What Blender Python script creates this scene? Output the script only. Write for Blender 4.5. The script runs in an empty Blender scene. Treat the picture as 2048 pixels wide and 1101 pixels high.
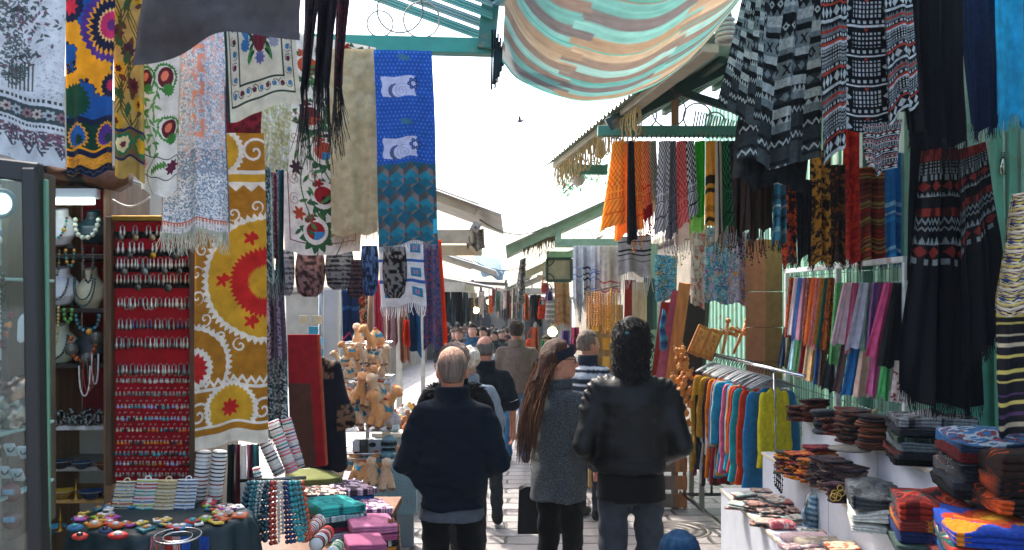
import bpy, math, random
import numpy as np
from mathutils import Vector
R = random.Random(7)
S = bpy.context.scene; COL = S.collection
PI = math.pi
# ---------------------------------------------------------------- camera, world, sun
F = 1800.0; CX = 1024.0; HY = 600.0; CAMZ = 1.9
cam = bpy.data.objects.new('camera', bpy.data.cameras.new('camera')); COL.objects.link(cam)
cam.location = (0, 0, CAMZ); cam.rotation_euler = (PI/2, 0, 0)
cam.data.sensor_width = 36; cam.data.lens = 36*F/2048; cam.data.shift_y = 49.5/2048
cam.data.clip_start = .05; cam.data.clip_end = 2000
cam.data.dof.use_dof = True; cam.data.dof.focus_distance = 5.0; cam.data.dof.aperture_fstop = 7
S.camera = cam
SUN_DIR = Vector((-.33, .52, .79)).normalized()          # towards the sun
w = bpy.data.worlds.new('World'); S.world = w; w.use_nodes = True
nt = w.node_tree; sky = nt.nodes.new('ShaderNodeTexSky'); sky.sky_type = 'NISHITA'; sky.sun_disc = False
sky.sun_elevation = math.asin(SUN_DIR.z); sky.sun_rotation = math.atan2(SUN_DIR.x, SUN_DIR.y)
sky.air_density = 1.0; sky.dust_density = 4.0; sky.ozone_density = 1.0
bg = nt.nodes['Background']; nt.links.new(sky.outputs[0], bg.inputs[0]); bg.inputs[1].default_value = .15
sun = bpy.data.objects.new('sun', bpy.data.lights.new('sun', 'SUN')); COL.objects.link(sun)
sun.data.energy = 2.1; sun.data.angle = math.radians(.5); sun.data.color = (1, .94, .85)
sun.rotation_euler = (-SUN_DIR).to_track_quat('-Z', 'Y').to_euler()
S.view_settings.view_transform = 'Standard'; S.view_settings.look = 'None'
S.view_settings.exposure = 2.15; S.view_settings.gamma = 1; S.view_settings.use_curve_mapping = False
S.render.engine = 'CYCLES'

# ---------------------------------------------------------------- helpers
def Wp(px, py, Y): return np.array([(px-CX)/F*Y, Y, CAMZ-(py-HY)/F*Y])
def gz(Y):
    return -.026*(np.clip(Y, 4.8, 70)-4.8)
_cc = {}
def C(h):
    if not isinstance(h, str): return np.array(h, float)
    if h not in _cc:
        v = np.array([int(h[i:i+2], 16)/255 for i in (0, 2, 4)])
        _cc[h] = np.where(v <= .04045, v/12.92, ((v+.055)/1.055)**2.4)
    return _cc[h]
def unit(v): v = np.asarray(v, float); return v/max(1e-9, np.linalg.norm(v))
def rotz(a): c, s = math.cos(a), math.sin(a); return np.array([[c, -s, 0], [s, c, 0], [0, 0, 1.]])
def rotx(a): c, s = math.cos(a), math.sin(a); return np.array([[1, 0, 0], [0, c, -s], [0, s, c]])
def roty(a): c, s = math.cos(a), math.sin(a); return np.array([[c, 0, s], [0, 1, 0], [-s, 0, c]])
def frac(t): return t-np.floor(t)
def tri(t): return np.abs(2*frac(t)-1)
def ss(a, b, t): t = np.clip((t-a)/(b-a), 0, 1); return t*t*(3-2*t)
_lat = np.random.RandomState(3).rand(64, 64)
def vn(x, y, s=1, o=0):
    x = np.asarray(x)*s+o*7.3; y = np.asarray(y)*s+o*3.7
    xi = np.floor(x).astype(int); yi = np.floor(y).astype(int); fx = x-xi; fy = y-yi
    fx = fx*fx*(3-2*fx); fy = fy*fy*(3-2*fy)
    g = lambda a, b: _lat[a % 64, b % 64]
    return (g(xi, yi)*(1-fx)+g(xi+1, yi)*fx)*(1-fy)+(g(xi, yi+1)*(1-fx)+g(xi+1, yi+1)*fx)*fy
def vn3(x, y, z, s=1, o=0):
    z = np.asarray(z)*s; zi = np.floor(z); f = z-zi; f = f*f*(3-2*f)
    x = np.asarray(x); y = np.asarray(y)
    return vn(x+zi*5.17/s, y+zi*3.31/s, s, o)*(1-f)+vn(x+(zi+1)*5.17/s, y+(zi+1)*3.31/s, s, o)*f

def _boxt():
    co = [(a, b, c) for a in (-1, 1) for b in (-1, 1) for c in (-1, 1)]
    idx = lambda c, a: co.index(c)*3+a
    fs = []
    for a in range(3):
        o = [i for i in range(3) if i != a]
        for s in (-1, 1):
            q = []
            for u, v in ((-1, -1), (1, -1), (1, 1), (-1, 1)):
                c = [0]*3; c[a] = s; c[o[0]] = u; c[o[1]] = v; q.append(idx(tuple(c), a))
            fs.append(q)
            for u in (-1, 1):
                pass
    for c_ in range(3):
        a, b = [i for i in range(3) if i != c_]
        for u in (-1, 1):
            for v in (-1, 1):
                p = [0]*3; p[a] = u; p[b] = v; p[c_] = -1; q_ = list(p); q_[c_] = 1
                p = tuple(p); q_ = tuple(q_)
                fs.append([idx(p, a), idx(q_, a), idx(q_, b), idx(p, b)])
    for c in co: fs.append([idx(c, 0), idx(c, 1), idx(c, 2)])
    def V(h, b):
        out = np.empty((24, 3))
        for i, c in enumerate(co):
            for a in range(3):
                for k in range(3): out[i*3+a, k] = c[k]*(h[k]-(0 if k == a else b))
        return out
    v = V((1, 1, 1), .3); r = []
    for f in fs:
        n = np.cross(v[f[1]]-v[f[0]], v[f[2]]-v[f[1]])
        if n @ v[f].mean(0) < 0: f = f[::-1]
        r.append(f)
    return V, np.array([f for f in r if len(f) == 4]), np.array([f for f in r if len(f) == 3])
_BV, _BQ, _BT = _boxt()
def gridf(nu, nv, wrap=False):
    i = np.arange(nv-1)[:, None]; j = np.arange(nu if wrap else nu-1)[None]
    j2 = (j+1) % nu
    return np.stack([i*nu+j, i*nu+j2, (i+1)*nu+j2, (i+1)*nu+j], -1).reshape(-1, 4)

class MB:
    def __init__(s): s.v = []; s.q = []; s.t = []; s.c = []; s.n = 0
    def add(s, v, f, col, t=None):
        v = np.asarray(v, float).reshape(-1, 3); c = np.empty((len(v), 3)); c[:] = C(col) if isinstance(col, str) else np.asarray(col).reshape(-1, 3)
        s.v.append(v); s.c.append(c)
        if f is not None and len(f):
            f = np.asarray(f); (s.q if f.shape[1] == 4 else s.t).append(f+s.n)
        if t is not None and len(t): s.t.append(np.asarray(t)+s.n)
        s.n += len(v); return s
    def box(s, c, d, col, rot=None, b=None):
        h = np.array(d)/2.; b = min(.004, h.min()*.35) if b is None else min(b, h.min()*.9)
        v = _BV(h, b)
        if rot is not None: v = v @ np.asarray(rot).T
        return s.add(v+np.asarray(c), _BQ, col, _BT)
    def bar(s, p0, p1, w, h, col, up=(0, 0, 1), b=None):
        p0 = np.asarray(p0, float); p1 = np.asarray(p1, float); z = p1-p0; L = np.linalg.norm(z); z /= L
        x = np.cross(up, z)
        if np.linalg.norm(x) < 1e-3: x = np.cross((0, 1, 0), z)
        x = unit(x); y = np.cross(z, x)
        return s.box((p0+p1)/2, (w, h, L), col, np.stack([x, y, z], 1), b)
    def tube(s, path, r, col, n=8, cap=True, sq=1):
        p = np.asarray(path, float); m = len(p); r = np.broadcast_to(np.asarray(r, float), (m,))
        d = np.gradient(p, axis=0); d /= np.maximum(1e-9, np.linalg.norm(d, axis=1))[:, None]
        ref = np.array((0, 0, 1.)) if abs(d[:, 2]).mean() < .8 else np.array((0, 1., 0))
        x = np.cross(np.broadcast_to(ref, d.shape), d); x /= np.maximum(1e-9, np.linalg.norm(x, axis=1))[:, None]; y = np.cross(d, x)
        a = np.arange(n)*2*PI/n
        v = p[:, None]+r[:, None, None]*(np.cos(a)[None, :, None]*x[:, None]+sq*np.sin(a)[None, :, None]*y[:, None])
        t = None
        v = v.reshape(-1, 3)
        if cap:
            v = np.vstack([v, p[0], p[-1]]); k = np.arange(n); k2 = (k+1) % n
            t = np.vstack([np.stack([k2, k, np.full(n, m*n)], 1), np.stack([(m-1)*n+k, (m-1)*n+k2, np.full(n, m*n+1)], 1)])
        if not isinstance(col, str) and np.ndim(col) == 2: col = np.repeat(col, n, 0) if len(col) == m else col; col = np.vstack([col, col[:1], col[-1:]]) if cap else col
        return s.add(v, gridf(n, m, True), col, t)
    def sph(s, c, r, col, nu=12, nv=8, rot=None):
        r = np.broadcast_to(np.asarray(r, float), (3,)); th = np.linspace(0.02, PI-.02, nv); ph = np.arange(nu)*2*PI/nu
        v = np.stack([np.sin(th)[:, None]*np.cos(ph), np.sin(th)[:, None]*np.sin(ph), np.cos(th)[:, None]+0*ph], -1).reshape(-1, 3)*r
        if rot is not None: v = v @ np.asarray(rot).T
        return s.add(v+np.asarray(c), gridf(nu, nv, True)[:, ::-1], col)
    def lathe(s, prof, c, col, n=20, rot=None, sc=(1, 1)):
        p = np.asarray(prof, float); a = np.arange(n)*2*PI/n
        v = np.stack([p[:, :1]*np.cos(a)*sc[0], p[:, :1]*np.sin(a)*sc[1], p[:, 1:2]+0*a], -1).reshape(-1, 3)
        if rot is not None: v = v @ np.asarray(rot).T
        if not isinstance(col, str) and np.ndim(col) == 2: col = np.repeat(col, n, 0)
        return s.add(v+np.asarray(c), gridf(n, len(p), True), col)
    def ring(s, c, Rr, r, col, ax=(0, 1, 0), n=28, m=6):
        ax = unit(ax); x = unit(np.cross(ax, (.3, .2, .9))); y = np.cross(ax, x); a = np.arange(n+1)*2*PI/n
        p = np.asarray(c)+Rr*(np.cos(a)[:, None]*x+np.sin(a)[:, None]*y)
        a2 = np.arange(m)*2*PI/m; rad = (np.cos(a)[:, None]*x+np.sin(a)[:, None]*y)
        v = p[:-1, None]+r*(np.cos(a2)[None, :, None]*rad[:-1, None]+np.sin(a2)[None, :, None]*ax)
        q = gridf(m, n, True); k = np.arange(m); k2 = (k+1) % m
        q = np.vstack([q, np.stack([(n-1)*m+k, (n-1)*m+k2, k2, k], 1)])
        return s.add(v.reshape(-1, 3), q, col)
    def grid(s, P, col):
        nv, nu = P.shape[:2]
        if not isinstance(col, str) and np.ndim(col) == 3: col = np.asarray(col).reshape(-1, 3)
        return s.add(P.reshape(-1, 3), gridf(nu, nv), col)
    def prism(s, pts, o, ex, ey, dep, col):
        """flat outline pts (x,y) swept along ex x ey by dep"""
        p = np.asarray(pts, float); n = len(p); ex = unit(ex); ey = unit(ey); ez = np.cross(ex, ey)
        a = np.asarray(o)+p[:, :1]*ex+p[:, 1:]*ey; b = a+ez*dep
        k = np.arange(n); k2 = (k+1) % n
        v = np.vstack([a, b, a.mean(0), b.mean(0)])
        t = np.vstack([np.stack([k2, k, np.full(n, 2*n)], 1), np.stack([k+n, k2+n, np.full(n, 2*n+1)], 1)])
        return s.add(v, np.stack([k, k2, k2+n, k+n], 1), col, t)
    def build(s, name, mat, parent=None, smooth=True, org=None, auto=False):
        v = np.vstack(s.v); c = np.vstack(s.c)
        if parent is not None: o = WL[parent.name]
        elif org is not None: o = np.asarray(org, float)
        else: o = np.array([(v[:, 0].min()+v[:, 0].max())/2, (v[:, 1].min()+v[:, 1].max())/2, v[:, 2].min()])
        me = bpy.data.meshes.new(name); v = v-o
        q = np.vstack(s.q) if s.q else np.zeros((0, 4), int); t = np.vstack(s.t) if s.t else np.zeros((0, 3), int)
        me.vertices.add(len(v)); me.vertices.foreach_set('co', v.astype('f4').ravel())
        nl = len(q)*4+len(t)*3; me.loops.add(nl); me.loops.foreach_set('vertex_index', np.concatenate([q.ravel(), t.ravel()]).astype('i4'))
        me.polygons.add(len(q)+len(t))
        ls = np.concatenate([np.arange(len(q))*4, len(q)*4+np.arange(len(t))*3]).astype('i4')
        me.polygons.foreach_set('loop_start', ls)
        me.polygons.foreach_set('use_smooth', np.full(len(q)+len(t), smooth))
        at = me.color_attributes.new('Col', 'FLOAT_COLOR', 'POINT')
        at.data.foreach_set('color', np.hstack([c, np.ones((len(c), 1))]).astype('f4').ravel())
        me.update(); me.validate()
        me.materials.append(mat)
        ob = bpy.data.objects.new(name, me); COL.objects.link(ob)
        if parent is not None: ob.parent = parent; WL[ob.name] = o
        else: ob.location = o; WL[ob.name] = o
        return ob
WL = {}
USED = {}
def tag(o, label, cat, group=None, kind=None):
    if label: o['label'] = label
    if cat: o['category'] = cat
    if group: o['group'] = group
    if kind: o['kind'] = kind
    if label: USED.setdefault(label, []).append(group)
    return o
def thing(name, label, cat, loc, group=None):
    o = bpy.data.objects.new(name, None); COL.objects.link(o); o.location = loc; o.empty_display_size = .1
    WL[o.name] = np.asarray(loc, float)
    return tag(o, label, cat, group)
def struct(o): o['kind'] = 'structure'; return o
def dup(root, loc=None, rz=None, label=None, group=None, sc=None, rot=None):
    r = root.copy(); COL.objects.link(r)
    if loc is not None: r.location = loc
    if rz is not None: r.rotation_euler = (0, 0, rz)
    if rot is not None: r.rotation_euler = rot
    if sc is not None: r.scale = (sc, sc, sc) if np.ndim(sc) == 0 else sc
    if label: r['label'] = label
    if group: r['group'] = group
    def rec(a, b):
        for ch in list(a.children):
            c = ch.copy(); COL.objects.link(c); c.parent = b; rec(ch, c)
    rec(root, r)
    return r

# ---------------------------------------------------------------- materials: finish from nodes, base colour from the mesh's own dye
def mat(name, rough=.85, metal=0, spec=.3, var=.18, vs=14, bump=.25, bs=160, transl=0, sheen=0, coat=0, stretch=None, sss=0, dirt=0, dcol=(.25, .13, .06), ds=9):
    m = bpy.data.materials.new(name); m.use_nodes = True; t = m.node_tree; N = t.nodes; L = t.links
    b = N['Principled BSDF']; out = N['Material Output']
    at = N.new('ShaderNodeAttribute'); at.attribute_name = 'Col'
    tc = N.new('ShaderNodeTexCoord'); src = tc.outputs['Object']
    if stretch:
        mp = N.new('ShaderNodeMapping'); mp.inputs['Scale'].default_value = stretch; L.new(src, mp.inputs[0]); src = mp.outputs[0]
    n1 = N.new('ShaderNodeTexNoise'); n1.inputs['Scale'].default_value = vs; n1.inputs['Detail'].default_value = 5; L.new(src, n1.inputs['Vector'])
    mr = N.new('ShaderNodeMapRange'); mr.inputs[1].default_value = .3; mr.inputs[2].default_value = .7; mr.inputs[3].default_value = 1-var; mr.inputs[4].default_value = 1+var
    L.new(n1.outputs[0], mr.inputs[0])
    vm = N.new('ShaderNodeVectorMath'); vm.operation = 'SCALE'; L.new(at.outputs['Color'], vm.inputs[0]); L.new(mr.outputs[0], vm.inputs['Scale'])
    colr = vm.outputs[0]
    if dirt:
        n3 = N.new('ShaderNodeTexNoise'); n3.inputs['Scale'].default_value = ds; n3.inputs['Detail'].default_value = 8; n3.inputs['Roughness'].default_value = .7; L.new(src, n3.inputs['Vector'])
        m3 = N.new('ShaderNodeMapRange'); m3.inputs[1].default_value = .56; m3.inputs[2].default_value = .66; m3.inputs[3].default_value = 0; m3.inputs[4].default_value = dirt; L.new(n3.outputs[0], m3.inputs[0])
        mx = N.new('ShaderNodeMix'); mx.data_type = 'RGBA'; L.new(m3.outputs[0], mx.inputs[0]); L.new(colr, mx.inputs[6]); mx.inputs[7].default_value = (*dcol, 1); colr = mx.outputs[2]
    L.new(colr, b.inputs['Base Color'])
    b.inputs['Roughness'].default_value = rough; b.inputs['Metallic'].default_value = metal; b.inputs['Specular IOR Level'].default_value = spec
    if sheen: b.inputs['Sheen Weight'].default_value = sheen; b.inputs['Sheen Roughness'].default_value = .5
    if coat: b.inputs['Coat Weight'].default_value = coat; b.inputs['Coat Roughness'].default_value = .15
    if sss: b.inputs['Subsurface Weight'].default_value = sss; b.inputs['Subsurface Radius'].default_value = (.02, .008, .004)
    if bump:
        n2 = N.new('ShaderNodeTexNoise'); n2.inputs['Scale'].default_value = bs; n2.inputs['Detail'].default_value = 3; L.new(src, n2.inputs['Vector'])
        bp = N.new('ShaderNodeBump'); bp.inputs['Strength'].default_value = bump; bp.inputs['Distance'].default_value = .01; L.new(n2.outputs[0], bp.inputs['Height']); L.new(bp.outputs[0], b.inputs['Normal'])
    if transl:
        tr = N.new('ShaderNodeBsdfTranslucent'); L.new(colr, tr.inputs[0]); mx = N.new('ShaderNodeMixShader'); mx.inputs[0].default_value = transl
        L.new(b.outputs[0], mx.inputs[1]); L.new(tr.outputs[0], mx.inputs[2]); L.new(mx.outputs[0], out.inputs[0])
    return m
FAB = mat('cotton', rough=.9, spec=.15, var=.2, vs=22, bump=.3, bs=220, transl=.14, sheen=.04)
THIN = mat('thin_cloth', rough=.85, spec=.15, var=.12, vs=18, bump=.25, bs=200, transl=.45)
SILK = mat('satin', rough=.5, spec=.4, var=.12, vs=14, bump=.15, bs=120, transl=.12)
WOOL = mat('wool', rough=.98, spec=.05, var=.3, vs=60, bump=.7, bs=260, sheen=.03)
TWEED = mat('tweed', rough=.98, spec=.08, var=1.25, vs=190, bump=.8, bs=300, sheen=.1)
LEATHER = mat('leather', rough=.5, spec=.2, var=.3, vs=30, bump=.16, bs=70)
SKIN = mat('skin', rough=.5, spec=.4, var=.1, vs=26, bump=.12, bs=160, sss=.12)
HAIR = mat('hair', rough=.62, spec=.14, var=.5, vs=60, bump=.8, bs=90, stretch=(1.6, 1.6, .12))
WOOD = mat('wood', rough=.55, spec=.35, var=.35, vs=24, bump=.25, bs=60, stretch=(1, 1, .15))
CHROME = mat('chrome', rough=.22, metal=1, var=.08, bump=0)
BRASS = mat('brass', rough=.3, metal=1, var=.2, bump=.1, bs=80)
PAINT = mat('painted_metal', rough=.5, spec=.4, var=.14, vs=9, bump=.12, bs=50, dirt=.75, ds=7)
CREAM = mat('painted_timber', rough=.65, spec=.3, var=.16, vs=10, bump=.2, bs=60, dirt=.35, dcol=(.2, .16, .1), ds=5)
PLAST = mat('plastic', rough=.4, spec=.5, var=.08, vs=10, bump=.05, bs=40)
BEAD = mat('bead', rough=.18, spec=.6, var=.25, vs=90, bump=.1, bs=90)
PLUSH = mat('plush', rough=1, spec=.05, var=.14, vs=70, bump=1, bs=240, sheen=.5)
CARD = mat('cardboard', rough=.9, spec=.15, var=.14, vs=12, bump=.2, bs=40, dirt=.5, dcol=(.16, .09, .05), ds=11)
PAPER = mat('paper', rough=.7, spec=.3, var=.07, vs=12, bump=.1, bs=40)
LAMIN = mat('white_laminate', rough=.38, spec=.4, var=.1, vs=5, bump=.06, bs=24, dirt=.22, dcol=(.2, .17, .14), ds=6)
PLASTER = mat('plaster', rough=.95, spec=.1, var=.18, vs=3, bump=.4, bs=14, dirt=.3, dcol=(.3, .25, .2), ds=3)
TIN = mat('corrugated_tin', rough=.42, spec=.45, metal=.35, var=.22, vs=4, bump=.1, bs=20, dirt=.45, dcol=(.2, .12, .07), ds=4)
def emit(name, col, st):
    m = bpy.data.materials.new(name); m.use_nodes = True; N = m.node_tree.nodes; e = N.new('ShaderNodeEmission'); e.inputs[0].default_value = (*col, 1); e.inputs[1].default_value = st
    m.node_tree.links.new(e.outputs[0], N['Material Output'].inputs[0]); return m
LIT = emit('lit_tube', (.85, 1, .97), 3.0); WARM = emit('lit_bulb', (1, .72, .35), 9.0)
def glassmat():
    m = bpy.data.materials.new('pane_glass'); m.use_nodes = True; t = m.node_tree; N = t.nodes; L = t.links
    fr = N.new('ShaderNodeFresnel'); fr.inputs[0].default_value = 1.5; a = N.new('ShaderNodeBsdfTransparent'); a.inputs[0].default_value = (.86, .93, .92, 1)
    g = N.new('ShaderNodeBsdfGlossy'); g.inputs['Roughness'].default_value = .03; mx = N.new('ShaderNodeMixShader'); L.new(fr.outputs[0], mx.inputs[0]); L.new(a.outputs[0], mx.inputs[1]); L.new(g.outputs[0], mx.inputs[2])
    L.new(mx.outputs[0], N['Material Output'].inputs[0]); return m
GLASS = glassmat()

# ---------------------------------------------------------------- patterns woven or printed on cloth
class Pt:
    def __init__(s, nu, nv, asp, base):
        s.x, s.y = np.meshgrid(np.linspace(0, 1, nu), np.linspace(0, asp, nv)); s.c = np.empty((nv, nu, 3)); s.c[:] = C(base); s.asp = asp
    def f(s, m, col): s.c[m] = C(col); return s
    def circ(s, cx, cy, r, col): return s.f((s.x-cx)**2+(s.y-cy)**2 < r*r, col)
    def ell(s, cx, cy, a, b, rot, col):
        c, q = math.cos(rot), math.sin(rot); dx = s.x-cx; dy = s.y-cy
        return s.f(((dx*c+dy*q)/a)**2+((dy*c-dx*q)/b)**2 < 1, col)
    def leaf(s, cx, cy, a, b, rot, col):
        c, q = math.cos(rot), math.sin(rot); dx = s.x-cx; dy = s.y-cy; U = (dx*c+dy*q)/a; V = (dy*c-dx*q)/b
        return s.f((np.abs(U) < 1) & (np.abs(V) < (1-U*U)*(1-.3*U)), col)
    def star(s, cx, cy, r, n, amp, col, r0=0, ph=0, amp0=0):
        rho = np.hypot(s.x-cx, s.y-cy); th = np.arctan2(s.y-cy, s.x-cx)/(2*PI); k = tri(n*th+ph)
        return s.f((rho < r*(1+amp*(k-.5))) & (rho >= r0*(1+amp0*(k-.5))), col)
    def spiral(s, cx, cy, r, turns, th, col, ph=0):
        rho = np.hypot(s.x-cx, s.y-cy); t = np.arctan2(s.y-cy, s.x-cx)/(2*PI)+ph
        return s.f((rho < r) & (np.abs(frac(rho/r*turns-t)-.5) < th), col)
    def hb(s, y0, y1, col): return s.f((s.y >= y0) & (s.y < y1), col)
    def vb(s, x0, x1, col): return s.f((s.x >= x0) & (s.x < x1), col)
    def zig(s, y0, amp, n, th, col): return s.f(np.abs(s.y-(y0+amp*(tri(s.x*n)-.5))) < th, col)
    def wave(s, x0, amp, n, th, col, ph=0): return s.f(np.abs(s.x-(x0+amp*np.sin(2*PI*(s.y*n+ph)))) < th, col)
    def dots(s, n, r, col, y0=-9, y1=99, off=.5):
        a = s.x*n; b = s.y*n; a = a+off*(np.floor(b) % 2)
        return s.f(((frac(a)-.5)**2+(frac(b)-.5)**2 < r*r) & (s.y > y0) & (s.y < y1), col)
    def noise(s, sc, thr, col, o=0, y0=-9, y1=99, sx=1): a, b = s.x*sx*.8+s.y*.6, s.y*.8-s.x*sx*.6; return s.f((.62*vn(a, b, sc*.85, o)+.38*vn(b, a, sc*1.9, o+5) > .5+(thr-.5)*.72) & (s.y > y0) & (s.y < y1), col)
    def mixn(s, sc, amt, o=0): s.c *= (1+amt*(vn(s.x, s.y, sc, o)-.5)*2)[..., None]; return s
    def bands(s, spec, y=0, rep=True):
        """spec: (height, kind, ground, figure, n)"""
        i = 0
        while y < s.asp:
            h, k, g, *r = spec[i % len(spec)]; fg = r[0] if r else g; n = r[1] if len(r) > 1 else 8
            m = (s.y >= y) & (s.y < y+h); t = (s.y-y)/h; X = s.x*n
            s.f(m, g)
            if k == 'zig': q = np.abs(t-(.2+.6*tri(X))) < .16
            elif k == 'tri': q = t > tri(X)
            elif k == 'dia': q = (np.abs(frac(X)-.5)*2+np.abs(t-.5)*2 < .8) & ~(np.abs(frac(X)-.5)*2+np.abs(t-.5)*2 < .35)
            elif k == 'fdia': q = np.abs(frac(X)-.5)*2+np.abs(t-.5)*2 < .85
            elif k == 'x': q = (np.abs(np.abs(frac(X)-.5)-np.abs(t-.5)*.8) < .1) & (np.abs(t-.5) < .4)
            elif k == 'xo':
                a = frac(X); ev = np.floor(X) % 2 == 0; u = np.abs(a-.5)*2; w_ = np.abs(t-.5)*2
                q = np.where(ev, (np.abs(u-w_) < .22) & (w_ < .6), (u+w_ < .75) & (u+w_ > .35))
            elif k == 'chk': q = (np.floor(X) + np.floor(t*max(1, round(h*n)))) % 2 == 0
            elif k == 'dash': q = (frac(X) < .55) & (np.abs(t-.5) < .3)
            elif k == 'comb': q = (frac(X) < .5) & (np.abs(frac(t*4)-.5) < .3)
            elif k == 'dot': q = ((frac(X)-.5)**2+((t-.5)*h*n)**2) < .12
            else: q = np.zeros_like(m)
            s.f(m & q, fg); y += h; i += 1
            if not rep and i >= len(spec): break
        return s

def strands(mb, E, n, ln, r, cols, jit=.25, knots=False, sway=.02, seg=4):
    E = np.asarray(E); L = np.linspace(0, len(E)-1, n)
    for k, l in enumerate(L):
        i = min(int(l), len(E)-2); p = E[i]+(E[i+1]-E[i])*(l-i)
        le = ln*(1+R.uniform(-jit, jit)); dx = R.uniform(-sway, sway); dy = R.uniform(-sway, sway)
        t = np.linspace(0, 1, seg)[:, None]
        path = p+np.hstack([dx*t**2, dy*t**2, -le*t])
        c = cols if isinstance(cols, str) else cols[k % len(cols)]
        mb.tube(path, np.linspace(r, r*.45, seg), c, 3, cap=False)
        if knots: mb.sph(path[-1], r*1.8, c, 6, 4)

def sheet(TL, TR, BL, BR, nu, nv, amp=.012, nf=3, ph=0, tw=.4, bot=None, pinch=0, grow=.35, curl=0):
    """four world corners -> hanging sheet with folds"""
    u, v = np.meshgrid(np.linspace(0, 1, nu), np.linspace(0, 1, nv))
    U = u[..., None]; V = v[..., None]
    P = (1-V)*((1-U)*TL+U*TR)+V*((1-U)*BL+U*BR)
    ex = unit(np.asarray(TR)-TL); n = unit(np.cross(ex, np.asarray(BL)-TL))
    fold = np.sin(2*PI*(nf*u+ph+tw*.25*np.sin(2.6*v+ph*5)))+.5*np.sin(2*PI*(nf*1.9*u+ph*2.3+.2*v))+.6*(vn(u*2.2, v*2.2, 2, ph*3)-.5)
    P = P+n*(amp*(grow+(1-grow)*v)*fold)[..., None]
    P = P+n*(curl*(v**2))[..., None]
    wd = np.linalg.norm(np.asarray(TR)-TL); P = P+ex*(wd*.03*(np.sin(2.5*v+ph*7)-math.sin(ph*7)+.4*np.sin(7*v+ph*3)*v))[..., None]
    if bot is not None: P[..., 2] -= bot(u)*v**2
    P[..., 2] -= (.012*np.sin(u*2*PI*1.3+ph*9)*amp/.012*.5)*v
    return P
def hang(name, label, cat, px, pt=None, Y=None, col=None, m=None, amp=.012, nf=3, ph=None, fringe=None, group=None, n=None, bot=None, tw=.4, parent=None, grow=.35, Y2=None, double=True):
    """px: ((TLx,TLy),(TRx,TRy),(BLx,BLy),(BRx,BRy)) at depth Y (left) and Y2 (right)"""
    Y2 = Y if Y2 is None else Y2; ph = R.random() if ph is None else ph
    if bot is None: b0 = R.uniform(0, 6); bot = lambda u: .010*np.sin(u*5+b0)+.005*np.sin(u*13+b0*2)
    TL, TR, BL, BR = (Wp(p[0], p[1], y) for p, y in zip(px, (Y, Y2, Y, Y2)))
    if pt is not None: nv, nu = pt.c.shape[:2]; c = pt.c
    else: nu, nv = n or (24, 40); c = col
    P = sheet(TL, TR, BL, BR, nu, nv, amp, nf, ph, tw, bot, grow=grow)
    if group and ('chequered' in group or 'white grid' in group): c = np.clip(c*1.3, 0, .8)
    mb = MB(); mb.grid(P, c)
    if double:            # the back layer of the folded cloth
        k = max(2, nu//40); k2 = max(2, nv//60)
        Q = P[::k2, ::k].copy(); Q[..., 1] += .012
        cc = C(col) if pt is None and isinstance(col, str) else c[::k2, ::k]
        if pt is None and not isinstance(col, str): cc = col
        mb.grid(Q[:, ::-1], cc if np.ndim(cc) < 3 else cc[:, ::-1])
    ob = mb.build(name, m or FAB, parent)
    if parent is None: tag(ob, label, cat, group)
    if fringe:
        fb = MB(); strands(fb, P[-1][::max(1, nu//30)], *fringe[:4], **(fringe[4] if len(fringe) > 4 else {}))
        fb.build('fringe', FAB, ob)
    return ob
def gpt(nu, nv, asp, base): return Pt(nu, nv, asp, base)

# ---------------------------------------------------------------- soft bodies from distance fields
def nets(fn, lo, hi, h):
    ax = [np.arange(lo[i]-2*h, hi[i]+2.5*h, h, dtype='f4') for i in range(3)]
    X, Y, Z = np.meshgrid(*ax, indexing='ij'); D = fn(X, Y, Z).astype('f4'); s = D < 0
    n = [len(a)-1 for a in ax]
    cnt = np.zeros(n, 'i1')
    for a in (0, 1):
        for b in (0, 1):
            for c in (0, 1): cnt += s[a:a+n[0], b:b+n[1], c:c+n[2]]
    act = (cnt > 0) & (cnt < 8); I = np.argwhere(act); ids = np.full(n, -1, 'i4'); ids[act] = np.arange(len(I))
    acc = np.zeros((len(I), 3)); k = np.zeros(len(I))
    for a in range(3):
        o = [i for i in range(3) if i != a]
        for p in (0, 1):
            for q in (0, 1):
                J = I.copy(); J[:, o[0]] += p; J[:, o[1]] += q; K = J.copy(); K[:, a] += 1
                d0 = D[J[:, 0], J[:, 1], J[:, 2]]; d1 = D[K[:, 0], K[:, 1], K[:, 2]]; cr = (d0 < 0) != (d1 < 0)
                t = np.where(cr, d0/np.where(cr, d0-d1, 1), 0); pos = (J-I).astype(float); pos[:, a] += t
                acc += np.where(cr[:, None], pos, 0); k += cr
    V = np.array([a[0] for a in ax])+(I+acc/np.maximum(k, 1)[:, None])*h
    Q = []
    for a in range(3):
        o = [i for i in range(3) if i != a]
        sl = [slice(None)]*3; sl[a] = slice(0, n[a]); s0 = s[tuple(sl)]; sl[a] = slice(1, n[a]+1); s1 = s[tuple(sl)]
        E = np.argwhere(s0 != s1); E = E[(E[:, o[0]] > 0) & (E[:, o[1]] > 0) & (E[:, o[0]] < n[o[0]]) & (E[:, o[1]] < n[o[1]])]
        def cell(d0, d1):
            J = E.copy(); J[:, o[0]] -= d0; J[:, o[1]] -= d1; return ids[J[:, 0], J[:, 1], J[:, 2]]
        q = np.stack([cell(1, 1), cell(0, 1), cell(0, 0), cell(1, 0)], 1)
        fl = s0[E[:, 0], E[:, 1], E[:, 2]]
        if a == 1: fl = ~fl
        q[~fl] = q[~fl][:, ::-1]; Q.append(q)
    Q = np.vstack(Q); Q = Q[(Q >= 0).all(1)]
    return V, Q
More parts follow.
